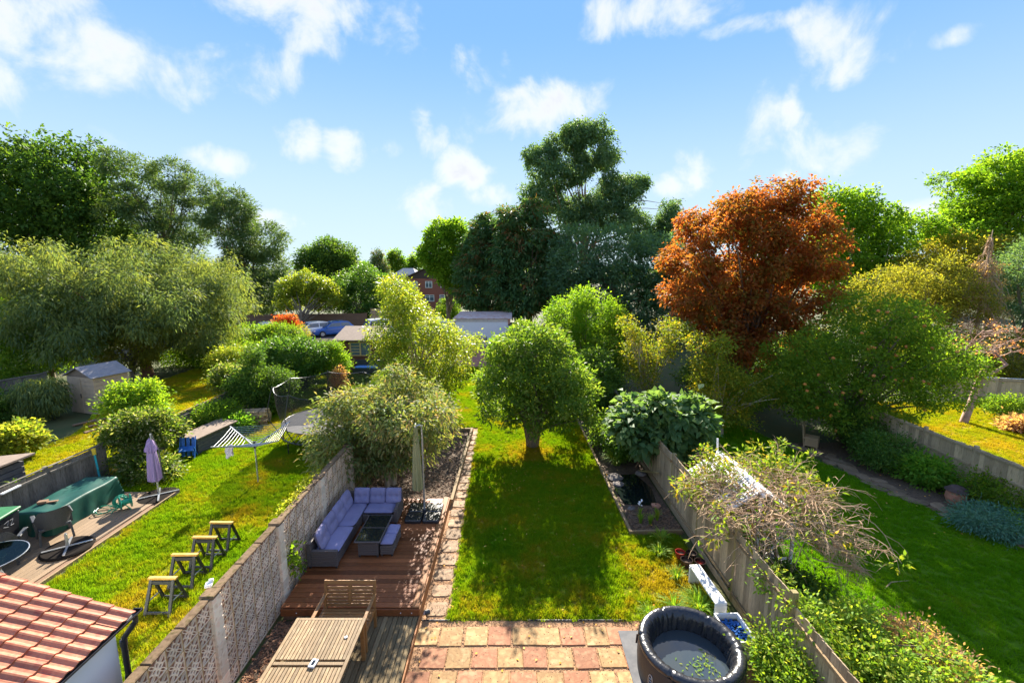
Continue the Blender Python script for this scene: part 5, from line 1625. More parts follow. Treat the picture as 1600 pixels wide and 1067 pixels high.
rc = thing('rattan_chair', 'tan rattan dining chair at the edge of the shaded right lawn', 'chair', (11.75, 17.0, 0), R(50))
MB().bb(-.24, .24, -.24, .24, .38, .46).build('seat', 'rattan_tan', rc, bevel=.012)
MB().add([(-.23, .20, .10), (.23, .20, .10), (.23, .24, .10), (-.23, .24, .10), (-.22, .30, 1.0), (.22, .30, 1.0), (.22, .34, .98), (-.22, .34, .98)], [(3, 2, 1, 0), (4, 5, 6, 7), (0, 1, 5, 4), (1, 2, 6, 5), (2, 3, 7, 6), (3, 0, 4, 7)]).build('backrest', 'rattan_tan', rc, bevel=.01)
MB().bb(-.24, .24, -.24, -.21, .12, .38).build('front_panel', 'rattan_tan', rc)
for s in (-1, 1):
    MB().bb(s * .225 - .015, s * .225 + .015, -.21, .2, .12, .38).build('side_panel', 'rattan_tan', rc)
    for y in (-.21, .21):
        MB().bb(s * .21 - .025, s * .21 + .025, y - .025, y + .025, 0, .13).build('leg', 'rattan_tan', rc)
# stone edging path along the right border
rp = sheet('path', 'soil', [[(12.9, 9.5), (14.1, 9.5), (14.1, 17.5), (11.2, 17.5), (11.9, 13.6)]], 0.014)
rg = random.Random(23)
FL = []
for i in range(4):
    n = 8
    ring = [(.27 * math.cos(a) * rg.uniform(.75, 1.1), .2 * math.sin(a) * rg.uniform(.75, 1.1)) for a in [2 * math.pi * j / n for j in range(n)]]
    FL.append(MB().add([(a, b, -.02) for a, b in ring] + [(a * .95, b * .95, .03) for a, b in ring], [tuple(reversed(range(n))), tuple(range(n, 2 * n))] + [(j, (j + 1) % n, (j + 1) % n + n, j + n) for j in range(n)]).mesh('stone', 'flag'))
for i in range(42):
    f = i / 41
    x = 13.1 - 1.9 * f + .18 * math.sin(f * 9)
    y = 9.8 + 7.4 * f
    link(rg.choice(FL), 'stone', rp, (x + rg.uniform(-.22, .3), y, .018), (0, 0, rg.uniform(0, 6)))
bh = thing('pink_urn', 'squat pinkish clay chimney pot standing by the tan fence', 'pot', (13.35, 12.75, 0), R(20))
MB().lathe([(.001, 0), (.20, 0), (.26, .16), (.25, .30), (.18, .40), (.16, .38), (.14, .1), (.001, .1)], 18).build('body', 'terracotta', bh, fix=False)
MB().lathe([(.30, .40), (.16, .52), (.001, .54)], 14).build('cap', 'roof_dark', bh, fix=False)
lv = MB().tube([(1.15 * 0, 0, 0), (.3, .2, .01), (.75, .25, .012)], [.012, .012, .006], 5)
tag(lv.build('fallen_branch', 'twig', None, (8.2, 9.0, .03)), 'pale fallen branch lying on the shaded right lawn', 'branch')
hz_ = []
for k in range(30):
    a = k / 29 * 5.5
    hz_.append((.28 * math.cos(a), .2 * math.sin(a), .03))
tag(MB().tube(hz_, .012, 5, cap=False).build('hose_loop', 'stack_wood', None, (8.0, 6.9, .02)), 'loop of pale hose at the bottom right of the lawn', 'hose')

# ================================================================== BACK OF THE GARDENS
wh = thing('white_outbuilding', 'long flat roofed white outbuilding at the end of the garden', 'outbuilding', (-2.3, 43.0, 0))
MB().bb(-2.7, 2.1, -3.0, 3.0, 0, 2.22).build('wall', 'render_white', wh)
MB().bb(-2.75, 2.15, -3.03, 3.05, 2.225, 2.48).build('parapet', 'wall_pale', wh)
MB().bb(-2.9, 2.3, -3.1, 3.2, 2.485, 2.56).build('roof', 'felt_pale', wh, bevel=.01)
MB().bb(1.95, 2.13, -3.08, -3.04, 1.9, 2.5).build('downpipe', 'terracotta', wh)
sheet('paving', 'paving_red', [(-5.0, 2.6, 31.6, 40.0)], 0.012)
bb_ = thing('blue_shed', 'bright blue panelled shed wall to the right of the white outbuilding', 'shed', (.7, 39.2, 0))
MB().bb(-.9, .9, -.1, 1.8, 1.25, 2.0).build('panel', 'board_blue', bb_)
MB().bb(-.9, .9, -.1, 1.8, 0, 1.245).build('base', 'coop', bb_)
MB().bb(-1.0, 1.0, -.2, 1.9, 2.004, 2.06).build('roof', 'roof_dark', bb_)
for i, x in enumerate((.2, .95)):
    ch_ = thing('slat_chair', ('grey slatted chair before the blue shed, nearer the white wall', 'grey slatted chair before the blue shed, farther from the white wall')[i], 'chair', (x, 38.6, .1), 0, 'chairs before the blue shed')
    for k in range(3):
        MB().bb(-.17 + k * .12, -.08 + k * .12, .2, .23, .4, 1.55).build('slat', 'grey_wood', ch_)
    MB().bb(-.2, .2, -.2, .2, .38, .42).build('seat', 'grey_wood', ch_)
    for sx in (-.18, .18):
        for sy in (-.18, .18):
            MB().bb(sx - .02, sx + .02, sy - .02, sy + .02, -.1, .38).build('leg', 'grey_wood', ch_)
gs = thing('slatted_bench', 'grey slatted garden seat against the white outbuilding', 'bench', (-3.0, 39.3, 0))
for k in range(4):
    MB().bb(-.8, .8, .2, .24, .5 + k * .13, .6 + k * .13).build('back_slat', 'grey_wood', gs)
for k in range(3):
    MB().bb(-.8, .8, -.25 + k * .15, -.13 + k * .15, .42, .46).build('seat_slat', 'grey_wood', gs)
for x in (-.75, .75):
    MB().bb(x - .04, x + .04, -.25, -.18, 0, .65).build('leg', 'grey_wood', gs)
    MB().bb(x - .04, x + .04, .2, .27, 0, 1.0).build('leg', 'grey_wood', gs)

hut = thing('summer_house', 'dark red timber summer house with a felt roof and pale window', 'shed', (-10.4, 31.4, 0))
for k in range(12):
    MB().bb(-1.35, 1.35, -1.0, 1.0, .02 + k * .18, .19 + k * .18).build('board', 'hut_wood', hut, bevel=.012)
MB().add([(-1.65, -1.35, 2.12), (1.65, -1.35, 2.12), (1.65, 1.3, 2.75), (-1.65, 1.3, 2.75), (-1.65, -1.35, 2.18), (1.65, -1.35, 2.18), (1.65, 1.3, 2.81), (-1.65, 1.3, 2.81)], [(3, 2, 1, 0), (4, 5, 6, 7), (0, 1, 5, 4), (1, 2, 6, 5), (2, 3, 7, 6), (3, 0, 4, 7)]).build('roof', 'felt', hut)
wf = MB()
for x in (-.55, .12, .8):
    wf.bb(x - .05, x + .05, -1.06, -1.02, 1.1, 2.0)
wf.bb(-.6, .85, -1.05, -1.022, 1.05, 1.12).bb(-.6, .85, -1.05, -1.022, 1.94, 2.0)
win = wf.build('window', 'pale_wood', hut)
MB().bb(-.5, .75, -1.03, -1.012, 1.12, 1.94).build('pane', 'window_glass', win)
sv = MB()
for z in (1.3, 1.5, 1.7):
    sv.bb(-.48, .05, -1.045, -1.03, z, z + .04)
sv.build('shelf', 'pale_wood', win)
h2 = thing('low_shed', 'low shed with a brown pitched roof left of the summer house', 'shed', (-14.0, 33.5, -.4))
MB().bb(-.9, .9, -.8, .8, 0.3, 1.65).build('wall', 'hut_wood', h2)
MB().add([(-1.1, -1.0, 1.62), (1.1, -1.0, 1.62), (1.1, 1.0, 1.95), (-1.1, 1.0, 1.95), (-1.1, -1.0, 1.68), (1.1, -1.0, 1.68), (1.1, 1.0, 2.01), (-1.1, 1.0, 2.01)], [(3, 2, 1, 0), (4, 5, 6, 7), (0, 1, 5, 4), (1, 2, 6, 5), (2, 3, 7, 6), (3, 0, 4, 7)]).build('roof', 'roof_dark', h2)
lb_ = thing('lounge_seat', 'dark garden seat with blue cushion in front of the summer house', 'seat', (-9.7, 29.6, 0))
MB().bb(-.8, .8, -.3, .3, .1, .4).build('base', 'rattan_dark', lb_)
MB().bb(-.8, .8, .3, .42, .1, .85).build('backrest', 'rattan_dark', lb_)
pillow(1.5, .55, .14, False, seed=5).build('cushion', 'board_blue', lb_, (0, 0, .46), smooth=True)
sheet('road', 'tarmac', [(-34, -8.2, 35.0, 50.0)], 0.012)

def car(label, x, y, rz, m, van=False):
    c = thing('parked_car', label, 'car', (x, y, .012), rz, 'cars parked beyond the gardens')
    st = [(-2.1, .60, .30, .62), (-2.05, .78, .22, .78), (-1.5, .86, .2, .92), (-.9, .87, .2, .95), (.3, .87, .2, .93), (.9, .86, .2, .90), (1.6, .82, .2, .80), (2.0, .72, .24, .66), (2.1, .58, .32, .52)]
    if van:
        st = [(a * 1.1, b * 1.05, c_, d_ * 1.15) for a, b, c_, d_ in st]
    mb = MB()
    for a, w, z0, z1 in st:
        mb.v += [(a, -w * .9, z0), (a, -w, z0 + .15), (a, -w, z1 - .12), (a, -w * .92, z1), (a, w * .92, z1), (a, w, z1 - .12), (a, w, z0 + .15), (a, w * .9, z0)]
    n = len(st)
    for i in range(n - 1):
        for k in range(8):
            k2 = (k + 1) % 8
            mb.f.append((i * 8 + k, i * 8 + k2, (i + 1) * 8 + k2, (i + 1) * 8 + k))
    mb.f += [tuple(range(7, -1, -1)), tuple((n - 1) * 8 + k for k in range(8))]
    mb.build('body', m, c, bevel=.015, smooth=False)
    H_ = 2.0 if van else 1.46
    cab = [(-1.95, .74, .92), (-1.45, .66, H_ - .06), (-.9, .64, H_), (-.1, .64, H_), (.3, .66, H_ - .05), (1.1, .76, .88)]
    cb, gl = MB(), MB()
    for a, w, z1 in cab:
        zb = .86
        cb.v += [(a, -.80, zb), (a, -w, z1), (a, w, z1), (a, .80, zb)]
    for i in range(len(cab) - 1):
        for k in range(3):
            cb.f.append((i * 4 + k, i * 4 + k + 1, (i + 1) * 4 + k + 1, (i + 1) * 4 + k))
    cb.build('cabin', m, c, bevel=.01)
    def lerp(p, q, t_):
        return tuple(p[k] + (q[k] - p[k]) * t_ for k in range(3))
    e_ = .012
    ws = MB().add([(1.02, -.66, .95), (1.02, .66, .95), (.36, .58, H_ - .09), (.36, -.58, H_ - .09)], [(0, 1, 2, 3)])
    ws.v = [(a + .025, b, z + .012) for a, b, z in ws.v]
    ws.build('windscreen', 'window_glass', c)
    rw = MB().add([(-1.86, .62, 1.0), (-1.86, -.62, 1.0), (-1.50, -.56, H_ - .12), (-1.50, .56, H_ - .12)], [(0, 1, 2, 3)])
    rw.v = [(a - .03, b, z + .01) for a, b, z in rw.v]
    rw.build('rear_window', 'window_glass', c)
    for s in (-1, 1):
        for x0, x1, a0, a1 in ((-1.55, -.62, .12, 0), (-.54, .72, 0, .42)):
            zt = H_ - .12
            yy = lambda z: s * (.80 + (.645 - .80) * (z - .86) / (H_ - .86) + .014)
            MB().add([(x0, yy(.97), .97), (x1, yy(.97), .97), (x1 - a1, yy(zt), zt), (x0 + a0, yy(zt), zt)], [(0, 1, 2, 3)]).build('side_window', 'window_glass', c)
        MB().box((.82, s * .93, .98), (.14, .16, .12)).build('mirror', m, c, bevel=.02)
        MB().box((1.98, s * .56, .62), (.16, .3, .12)).build('headlight', 'lamp_glass', c, bevel=.02)
        for a in (-1.3, 1.3):
            w_ = MB().tube([(a, s * .70, .31), (a, s * .89, .31)], .31, 18).build('wheel', 'tyre', c)
            MB().tube([(a, s * .885, .31), (a, s * .90, .31)], .19, 12).build('rim', 'metal_grey', w_)
    return c


car('white car parked leftmost, left of the red leaved bush', -25.2, 46.0, R(225), 'car_white')
car('white car parked directly behind the red leaved bush', -20.6, 46.3, R(222), 'car_white')
car('blue car parked to the right of the white cars', -18.6, 46.9, R(218), 'car_blue')
car('silver van half hidden behind the summer house roof', -13.6, 44.0, R(215), 'car_silver', True)
car('pale car half hidden behind the white outbuilding and pale tree', -7.8, 47.5, R(190), 'car_silver')

def house(name, label, x, y, rz, w, d_, he, hr, wallm, roofm, wins, gable=True, hang=None):
    r_ = thing(name, label, 'house', (x, y, 0), rz)
    MB().bb(-w / 2, w / 2, 0, d_, -.2, he).build('wall', wallm, r_)
    if gable:      # gable end towards us
        MB().prism([(-w / 2, he + .003), (w / 2, he + .003), (0, hr - .1)], .0, d_).build('gable', hang or wallm, r_)
        for s in (-1, 1):
            MB().prism([(0, hr), (s * (w / 2 + .4), he - .25), (s * (w / 2 + .4), he - .1), (0, hr + .16)], -.3, d_ + .3).build('roof', roofm, r_)
    else:
        MB().add([(-w / 2 - .4, -.4, he - .1), (w / 2 + .4, -.4, he - .1), (w / 2 + .4, d_ + .4, he - .1), (-w / 2 - .4, d_ + .4, he - .1), (-w / 2 + d_ * .3, d_ / 2, hr), (w / 2 - d_ * .3, d_ / 2, hr)], [(3, 2, 1, 0), (0, 1, 5, 4), (1, 2, 5), (2, 3, 4, 5), (3, 0, 4)]).build('roof', roofm, r_)
    for wx, wz, ww, wh_ in wins:
        f = MB()
        f.bb(wx - ww / 2, wx + ww / 2, -.07, -.004, wz - wh_ / 2, wz - wh_ / 2 + .10).bb(wx - ww / 2, wx + ww / 2, -.07, -.004, wz + wh_ / 2 - .10, wz + wh_ / 2)
        for k in (0, .5, 1):
            xx = wx - ww / 2 + .05 + (ww - .1) * k
            f.bb(xx - .05, xx + .05, -.072, -.004, wz - wh_ / 2 + .1, wz + wh_ / 2 - .1)
        f.bb(wx - ww / 2 + .1, wx + ww / 2 - .1, -.065, -.004, wz + wh_ * .18, wz + wh_ * .18 + .07)
        fr = f.build('window', 'white_plastic', r_)
        MB().bb(wx - ww / 2 + .08, wx + ww / 2 - .08, -.03, -.002, wz - wh_ / 2 + .08, wz + wh_ / 2 - .08).build('pane', 'window_glass', fr)
    return r_


house('brick_house', 'red brick house with white windows and a dark gable beyond the birch', -13.4, 76.0, 0, 9.2, 9.0, 5.1, 7.2, 'brick', 'roof_dark', [(-2.9, 4.15, 1.25, 1.1), (-.4, 4.15, 1.15, 1.1), (2.2, 4.15, 1.3, 1.1), (-.3, 1.9, 1.5, 1.1), (2.2, 1.9, 1.7, 1.2)], hang='roof_dark')
house('far_house', 'distant pale house with a grey roof over the tree tops by the brick house', -41, 175, R(-10), 9, 8, 4.2, 6.6, 'wall_pale', 'roof_grey', [(-2, 3.0, 1.6, 1.3), (2, 3.0, 1.6, 1.3)], False)
house('far_house', 'distant grey roofed house behind the yellow green tree', -43.0, 92, R(8), 9, 8, 4.0, 5.9, 'wall_pale', 'roof_grey', [(1, 2.6, 1.6, 1.2)], False)
house('far_house', 'distant house with a white dormer window among the right hand trees', 57.8, 70, R(-30), 12, 9, 6.9, 8.6, 'wall_pale', 'roof_dark', [(-2.2, 6.2, 2.2, 1.0), (.6, 6.2, 2.0, 1.0)], False)

# ================================================================== TREES AND SHRUBS
# lobes: (x, z, r) at a depth, given depth copies by lob()
tree('bay_tree', 'dense round bay tree standing alone on the central lawn', 'tree', .81, 17.1,
     split(lob([(-.01, 4.25, .44), (.75, 4.37, .5), (1.26, 4.25, .56), (1.64, 4.3, .31), (-.52, 3.6, .56), (.24, 3.47, .69), (1.21, 3.34, .75), (2.17, 3.21, .56), (-.79, 2.81, .5), (.12, 2.48, .75), (1.15, 2.41, .75), (2.19, 2.41, .69), (2.76, 2.55, .44), (-1.05, 1.88, .44), (-.27, 1.61, .56), (.77, 1.5, .69), (1.88, 1.5, .63), (2.78, 1.74, .44), (-.6, 4.1, .22), (2.1, 4.0, .25), (.35, 4.75, .2)], 17.1, 1.35, 2, 1), 4, .5, 1, .6),
     'lf_bay', 25000, .155, .07, h=1.5, r=.30, nl=30, seed=1, stems=5, per=16, cr=.17, shell=.62, flat=1.0, upn=.5, out=.9, lean=(0, 0), zmin=.85)
tree('buddleia', 'big untidy flowering shrub behind the corner sofa with dead heads', 'shrub', -3.9, 13.7,
     split(bumpy(-3.95, 13.7, 2.2, 2.0, 1.6, 1.4, 9, .48, 3), 5, .42, 3) + [(-5.35, 13.4, 1.2, .7, .7, .6), (-5.2, 12.7, 1.5, .6, .6, .7), (-5.6, 13.2, 1.9, .6, .6, .6), (-4.6, 13.2, 1.1, .6, .6, .5), (-2.4, 13.6, 2.2, .7, .7, .7), (-4.7, 13.1, 1.35, .8, .5, .6), (-3.7, 13.2, 1.45, .8, .5, .6), (-2.9, 13.4, 1.6, .7, .6, .6), (-5.5, 13.3, .9, .45, .5, .5), (-2.75, 11.9, 2.85, .55, .6, .4), (-3.6, 12.3, 2.9, .7, .7, .5), (-2.2, 12.4, 2.9, .5, .5, .4)],
     'lf_budd', 26000, .15, .05, h=1.2, r=.2, nl=26, seed=2, stems=6, per=16, cr=.24, shell=.35, droop=.25, zmin=.5, bark='bark_pale')
tree('birch_tree', 'loose pale green tree with yellowing leaves behind the flowering shrub', 'tree', -4.25, 21.5,
     lob([(-5.54, 6.0, .71), (-4.86, 5.29, .63), (-4.49, 4.33, .87), (-3.46, 4.0, .71), (-5.62, 4.0, .95), (-2.67, 3.68, .48), (-1.95, 3.44, .4), (-5.1, 2.7, .85), (-3.74, 2.7, .95), (-2.77, 2.37, .71), (-5.59, 4.81, .71), (-3.12, 1.53, .48), (-4.6, 1.6, .8), (-5.9, 3.3, .6)], 21.5, 1.6, 2, 2),
     'lf_birch', 26000, .13, .065, h=2.4, r=.13, nl=30, seed=3, per=14, cr=.26, shell=.35, stems=2, droop=.15, bark='bark_pale')
tree('bright_tree', 'bright green bushy tree behind the bay tree on the right', 'tree', 4.35, 26,
     lob([(4.0, 5.31, .58), (3.25, 4.54, .96), (4.69, 4.54, 1.15), (5.66, 4.35, .67), (2.49, 4.16, .58), (4.05, 3.38, .96), (5.41, 3.38, .96), (4.27, 2.19, .96), (5.25, 2.19, .86), (4.2, 1.2, 1.0)], 26, 1.3, 2, 3),
     'lf_bright', 24000, .16, .07, h=1.8, r=.16, nl=20, seed=4, per=24, cr=.30)
tree('fig_tree', 'spreading fig bush with large lobed leaves leaning over the board fence', 'shrub', 5.25, 14.9,
     lob([(4.81, 2.45, .28), (4.15, 2.25, .37), (5.21, 2.25, .42), (5.98, 2.25, .42), (3.83, 1.85, .37), (4.65, 1.85, .46), (5.53, 1.75, .46), (6.3, 1.75, .32), (4.3, 1.4, .4), (5.1, 1.2, .5), (6.0, 1.2, .5)], 14.7, .8, 2, 4),
     'lf_fig', 8000, .26, .19, h=.8, r=.12, nl=24, seed=5, stems=4, per=10, cr=.24, shell=.6, droop=.25, bark='bark_pale', upn=1.4)
tree('apple_tree', 'thin yellowing fruit tree with bare twigs left of the red leaved tree', 'tree', 6.4, 21,
     lob([(5.31, 4.41, .27), (5.66, 4.07, .4), (5.84, 3.12, .6), (6.79, 3.12, .53), (6.28, 2.29, .6), (5.61, 2.29, .4), (7.54, 4.14, .47), (7.3, 3.53, .33), (8.08, 4.07, .33)], 21, .9, 2, 5),
     'lf_yellow', 7500, .11, .06, h=1.6, r=.11, nl=40, seed=6, per=12, cr=.24, shell=.4, tspan=.5, bark='bark_pale')
tree('apple_tree', 'small yellow green tree in front of the red leaved tree', 'tree', 8.9, 18.3,
     lob([(7.66, 3.98, .35), (8.48, 3.92, .41), (7.95, 3.14, .52), (8.57, 2.77, .52), (7.89, 2.28, .52), (9.31, 2.41, .46), (8.41, 1.67, .58), (9.05, 1.17, .52), (9.8, 2.16, .52), (10.57, 2.28, .46), (11.18, 2.16, .29), (8.33, 1.05, .41), (9.61, .86, .41)], 18.3, .9, 2, 6),
     'lf_yellow', 10500, .11, .06, h=1.2, r=.10, nl=36, seed=7, per=12, cr=.26, shell=.4, stems=2, bark='bark_pale')
# apple tree with orange fruit
ap = tree('apple_tree', 'broad dark green apple tree with small orange apples over the right lawn', 'tree', 13.6, 17.9,
     lob([(14.0, 5.19, .94), (15.34, 5.0, .84), (12.76, 4.53, .75), (11.61, 3.76, .84), (13.07, 3.47, 1.13), (14.77, 3.66, 1.13), (16.27, 3.85, 1.03), (17.3, 3.3, .75), (11.42, 2.78, .84), (13.0, 2.38, 1.03), (14.66, 2.38, 1.03), (16.3, 2.38, .84), (17.2, 2.5, .66), (11.9, 1.5, .7), (12.9, 1.4, .7), (11.2, 1.9, .6)], 17.9, 1.7, 2, 7),
     'lf_mid', 42000, .125, .062, h=1.7, r=.2, nl=30, seed=8, per=22, cr=.27, shell=.55, zmin=.9)
am = MB().lathe([(.001, -.045), (.035, -.035), (.05, 0), (.035, .037), (.012, .03)], 8).mesh('apple', 'apple', smooth=True, fix=False)
rg = random.Random(31)
fr_ = [q for q in root_clumps[ap.name] if q[1] < -1.2]
for q in rg.sample(fr_, 34):
    link(am, 'apple', ap, (q[0], q[1] - .12, q[2] - .05), (rg.random(), rg.random(), 0)).scale = (1.25, 1.25, 1.25)
# red leaved tree
tree('red_maple', 'large round tree with red and orange autumn leaves', 'tree', 12.2, 23.5,
     split(lob([(11.93, 10.04, 1.10), (10.64, 9.81, 1.10), (13.13, 9.92, 1.10), (9.60, 8.87, 1.10), (14.64, 8.87, 1.10), (11.48, 8.75, 1.34), (13.13, 8.64, 1.34), (9.05, 7.21, 1.10), (10.61, 7.08, 1.46), (12.16, 7.08, 1.34), (13.82, 7.08, 1.46), (15.25, 7.21, 0.98), (8.91, 5.62, 1.10), (10.28, 5.37, 1.34), (11.84, 5.37, 1.46), (13.41, 5.37, 1.46), (14.97, 5.62, 1.10), (10.70, 3.99, 1.10), (12.43, 3.74, 1.22), (13.88, 3.99, 1.10), (11.94, 2.93, 0.98)], 23.5, 2.4, 2, 8), 6, .40, 8),
     'lf_maple', 66000, .165, .12, h=3.4, r=.27, nl=60, seed=9, per=14, cr=.26, shell=.55, droop=.3, upn=1.2, tspan=.65, zmin=.6, bark='brown_wood')
# trees behind on the right
tree('plane_tree', 'sparse light green tree with pale limbs right of the red tree', 'tree', 33, 44,
     lob([(29.64, 13.51, 1.16), (30.91, 12.22, 1.39), (32.4, 12.87, 1.16), (33.69, 11.56, 1.39), (33.0, 9.81, 1.39), (31.57, 10.47, 1.16), (36.48, 10.91, 1.16), (34.65, 9.36, 1.16), (33.45, 8.02, 1.39), (31.86, 8.02, 1.39), (36.01, 9.36, 1.16), (29.8, 9.5, 1.5), (31, 6.2, 1.8), (34.5, 6.3, 1.8), (29.2, 7, 1.5)], 44, 2.2, 2, 9),
     'lf_bright', 22000, .30, .20, h=5, r=.24, nl=40, seed=10, per=14, cr=.55, shell=.35, bark='bark_pale')
tree('ash_tree', 'very tall bright green tree cut by the right edge', 'tree', 48.5, 46,
     split(lob([(47.8, 16.48, 2.18), (45.59, 15.82, 2.18), (49.63, 14.03, 2.67), (45.15, 12.91, 1.94), (47.25, 12.91, 2.18), (43.52, 11.31, 2.18), (41.78, 10.39, 1.94), (40.49, 11.08, 1.21), (44.44, 8.54, 1.94), (50.12, 11.31, 2.18), (46.58, 9.93, 1.94), (51.64, 14.48, 3.64), (53.46, 11.08, 3.64), (50, 17.2, 2.2)], 46, 3.5, 2, 10, sq=.8), 5, .48, 10, .4),
     'lf_bright', 44000, .34, .19, h=6, r=.4, nl=40, seed=11, per=26, cr=.6, shell=.6, flat=.45)
tree('bright_shrub_tree', 'yellow green rounded tree below the house window on the right', 'tree', 37.5, 42,
     lob([(39.71, 8.3, 1.7), (42.13, 8.07, 1.94), (38.0, 7.8, 1.4), (36.2, 7.0, 1.5), (38.2, 5.8, 1.9), (41, 5.5, 2.2), (35.2, 5.3, 1.6), (44, 6, 2.2)], 42, 2.0, 2, 11),
     'lf_olive', 22000, .26, .13, h=3, r=.25, nl=20, seed=12, per=24, cr=.5, tbias=.15)
tree('olive_tree', 'olive green rounded tree behind the apple tree', 'tree', 28.2, 31,
     lob([(25.43, 5.81, 1.31), (27.05, 5.81, 1.47), (28.9, 6.45, 1.31), (28.06, 4.51, 1.47), (30.03, 5.48, 1.14), (24.7, 5.16, .98), (30.83, 4.51, .98), (26, 3.6, 1.5), (24, 3.4, 1.3), (29, 2.6, 1.5), (27, 1.8, 1.5)], 31, 1.8, 2, 12),
     'lf_olive', 28000, .17, .08, h=2, r=.2, nl=24, seed=13, per=22, cr=.36)
tree('dark_yew', 'dark green tree cut by the right edge beside the dead conifer', 'tree', 37.5, 33,
     bumpy(38.0, 33, 6.0, 3.6, 3, 4.2, 10, .45, 4), 'lf_euc', 20000, .2, .09, h=3, r=.25, nl=16, seed=14, per=22, cr=.45)
dead = thing('dead_conifer', 'dead brown conifer with bare hanging branches', 'tree', (31.2, 30.4, 0))
tb_ = MB().tube([(0, 0, -.05), (.1, 0, 3), (.15, .1, 6.2), (.1, 0, 9.4)], [.16, .12, .08, .015], 7)
rg = random.Random(44)
for i in range(150):
    z = rg.uniform(2.2, 9.0)
    a = rg.uniform(0, 6.28)
    l_ = (9.9 - z) * .30 * rg.uniform(.5, 1.1)
    d_ = Vector((math.cos(a), math.sin(a), 0))
    b0 = Vector((.12, 0, z))
    tb_.tube([b0, b0 + d_ * l_ * .5 + Vector((0, 0, .1)), b0 + d_ * l_ * .85 + Vector((0, 0, -.25 * l_)), b0 + d_ * l_ + Vector((0, 0, -.7 * l_))], [.03, .022, .016, .006], 4, cap=False)
    for k in range(3):
        q = b0 + d_ * l_ * rg.uniform(.4, .95)
        tb_.tube([q, q + Vector((rg.uniform(-.2, .2), rg.uniform(-.2, .2), -rg.uniform(.4, 1.0)))], [.012, .004], 3, cap=False)
tb_.build('trunk', 'twig', dead, smooth=True)
link(foliage('crown', 'lf_dead', [(.1, 0, z, (9.9 - z) * .3, (9.9 - z) * .3, .5) for z in (3, 4, 5, 6, 7)], 3000, L=.14, Wd=.03, seed=15, droop=.9, cr=.3, shell=.3)[0], 'crown', dead)

def bare_tree(name, label, x, y, m, leaf, nleaf, seed, spread, h0, r0, lean, depth=5):
    root = thing(name, label, 'tree', (x, y, 0))
    rg = random.Random(seed)
    mb = MB()
    tips = []
    def grow(p, d, l_, r, k):
        q1 = p + d * l_ * .5 + Vector((rg.gauss(0, .05), rg.gauss(0, .05), rg.gauss(0, .04))) * l_
        q = p + d * l_
        mb.tube([p, q1, q], [r, r * .88, r * .72], 7 if k == 0 else (5 if k < 3 else 3), cap=False)
        if k >= 2:
            tips.append(q)
            tips.append(q1)
        if k == depth:
            return
        for i in range(rg.choice((2, 3, 3)) if k < depth - 1 else 3):
            a = rg.uniform(0, 6.28)
            nd = (d * .62 + Vector((math.cos(a) * spread, math.sin(a) * spread, rg.uniform(-.12, .42)))).normalized()
            grow(q.lerp(p, rg.uniform(0, .35)), nd, l_ * rg.uniform(.62, .9), r * .6, k + 1)
    d = Vector((lean, 0, 1)).normalized()
    mb.tube([(0, 0, -.05), d * .05, d * h0 * .5], [r0 * 1.3, r0 * 1.1, r0], 8)
    grow(d * h0 * .45, d, h0 * .75, r0, 0)
    mb.build('trunk', m, root, smooth=True)
    if nleaf:
        lb = [(p.x, p.y, p.z, .22, .22, .22) for p in rg.sample(tips, min(len(tips), 160))]
        link(foliage('crown', leaf, lb, nleaf, L=.10, Wd=.05, seed=seed, per=8, cr=.18, shell=.1, cull=0)[0], 'crown', root)
    return root


bare_tree('bare_tree', 'nearly bare pinkish fruit tree on the sunlit lawn at the right', 20.6, 19.9, 'twig_pink', 'lf_pink', 320, 21, 1.05, 2.3, .14, .22, 6)

# left side
tree('drooping_gum', 'wide weeping gum tree with reddish trunk filling the left side', 'tree', -23.8, 29.0,
     split(lob([(-28.22, 7.00, 1.64), (-26.24, 6.58, 1.87), (-26.50, 5.95, 2.16), (-28.09, 5.27, 2.02), (-25.99, 4.77, 1.91), (-24.87, 4.56, 2.09), (-28.59, 3.39, 1.38), (-26.60, 3.71, 1.27), (-25.98, 3.63, 1.40), (-30.78, 5.94, 2.12), (-32.90, 4.67, 2.02)], 27.0, 2.2, 2, 13) + lob([(-24.5, 3.6, 1.2), (-22.6, 4.4, 1.3), (-21.0, 3.7, 1.2), (-22, 5.4, 1.4), (-19.6, 4.6, 1.1), (-26.3, 3.0, 1.1)], 26.4, 1.0, 1, 15) + lob([(-26.12, 6.49, 1.96), (-23.46, 6.87, 1.83), (-21.60, 6.23, 2.09), (-19.74, 5.58, 1.96), (-23.13, 4.29, 2.40), (-20.57, 3.63, 1.96), (-24.86, 3.20, 1.52), (-21.92, 2.79, 1.52), (-19.69, 2.32, 1.14), (-20.45, 1.43, 0.89)], 31.0, 2.2, 2, 14), 6, .40, 13),
     'lf_droop', 98000, .24, .06, bark='bark_red', h=3.0, r=.30, nl=14, seed=16, per=40, cr=.46, droop=.75, flat=.8, shell=.72, out=.75, upn=.5, zmin=1.5, lean=(-.3, 0), sag=.2, tspan=.7)
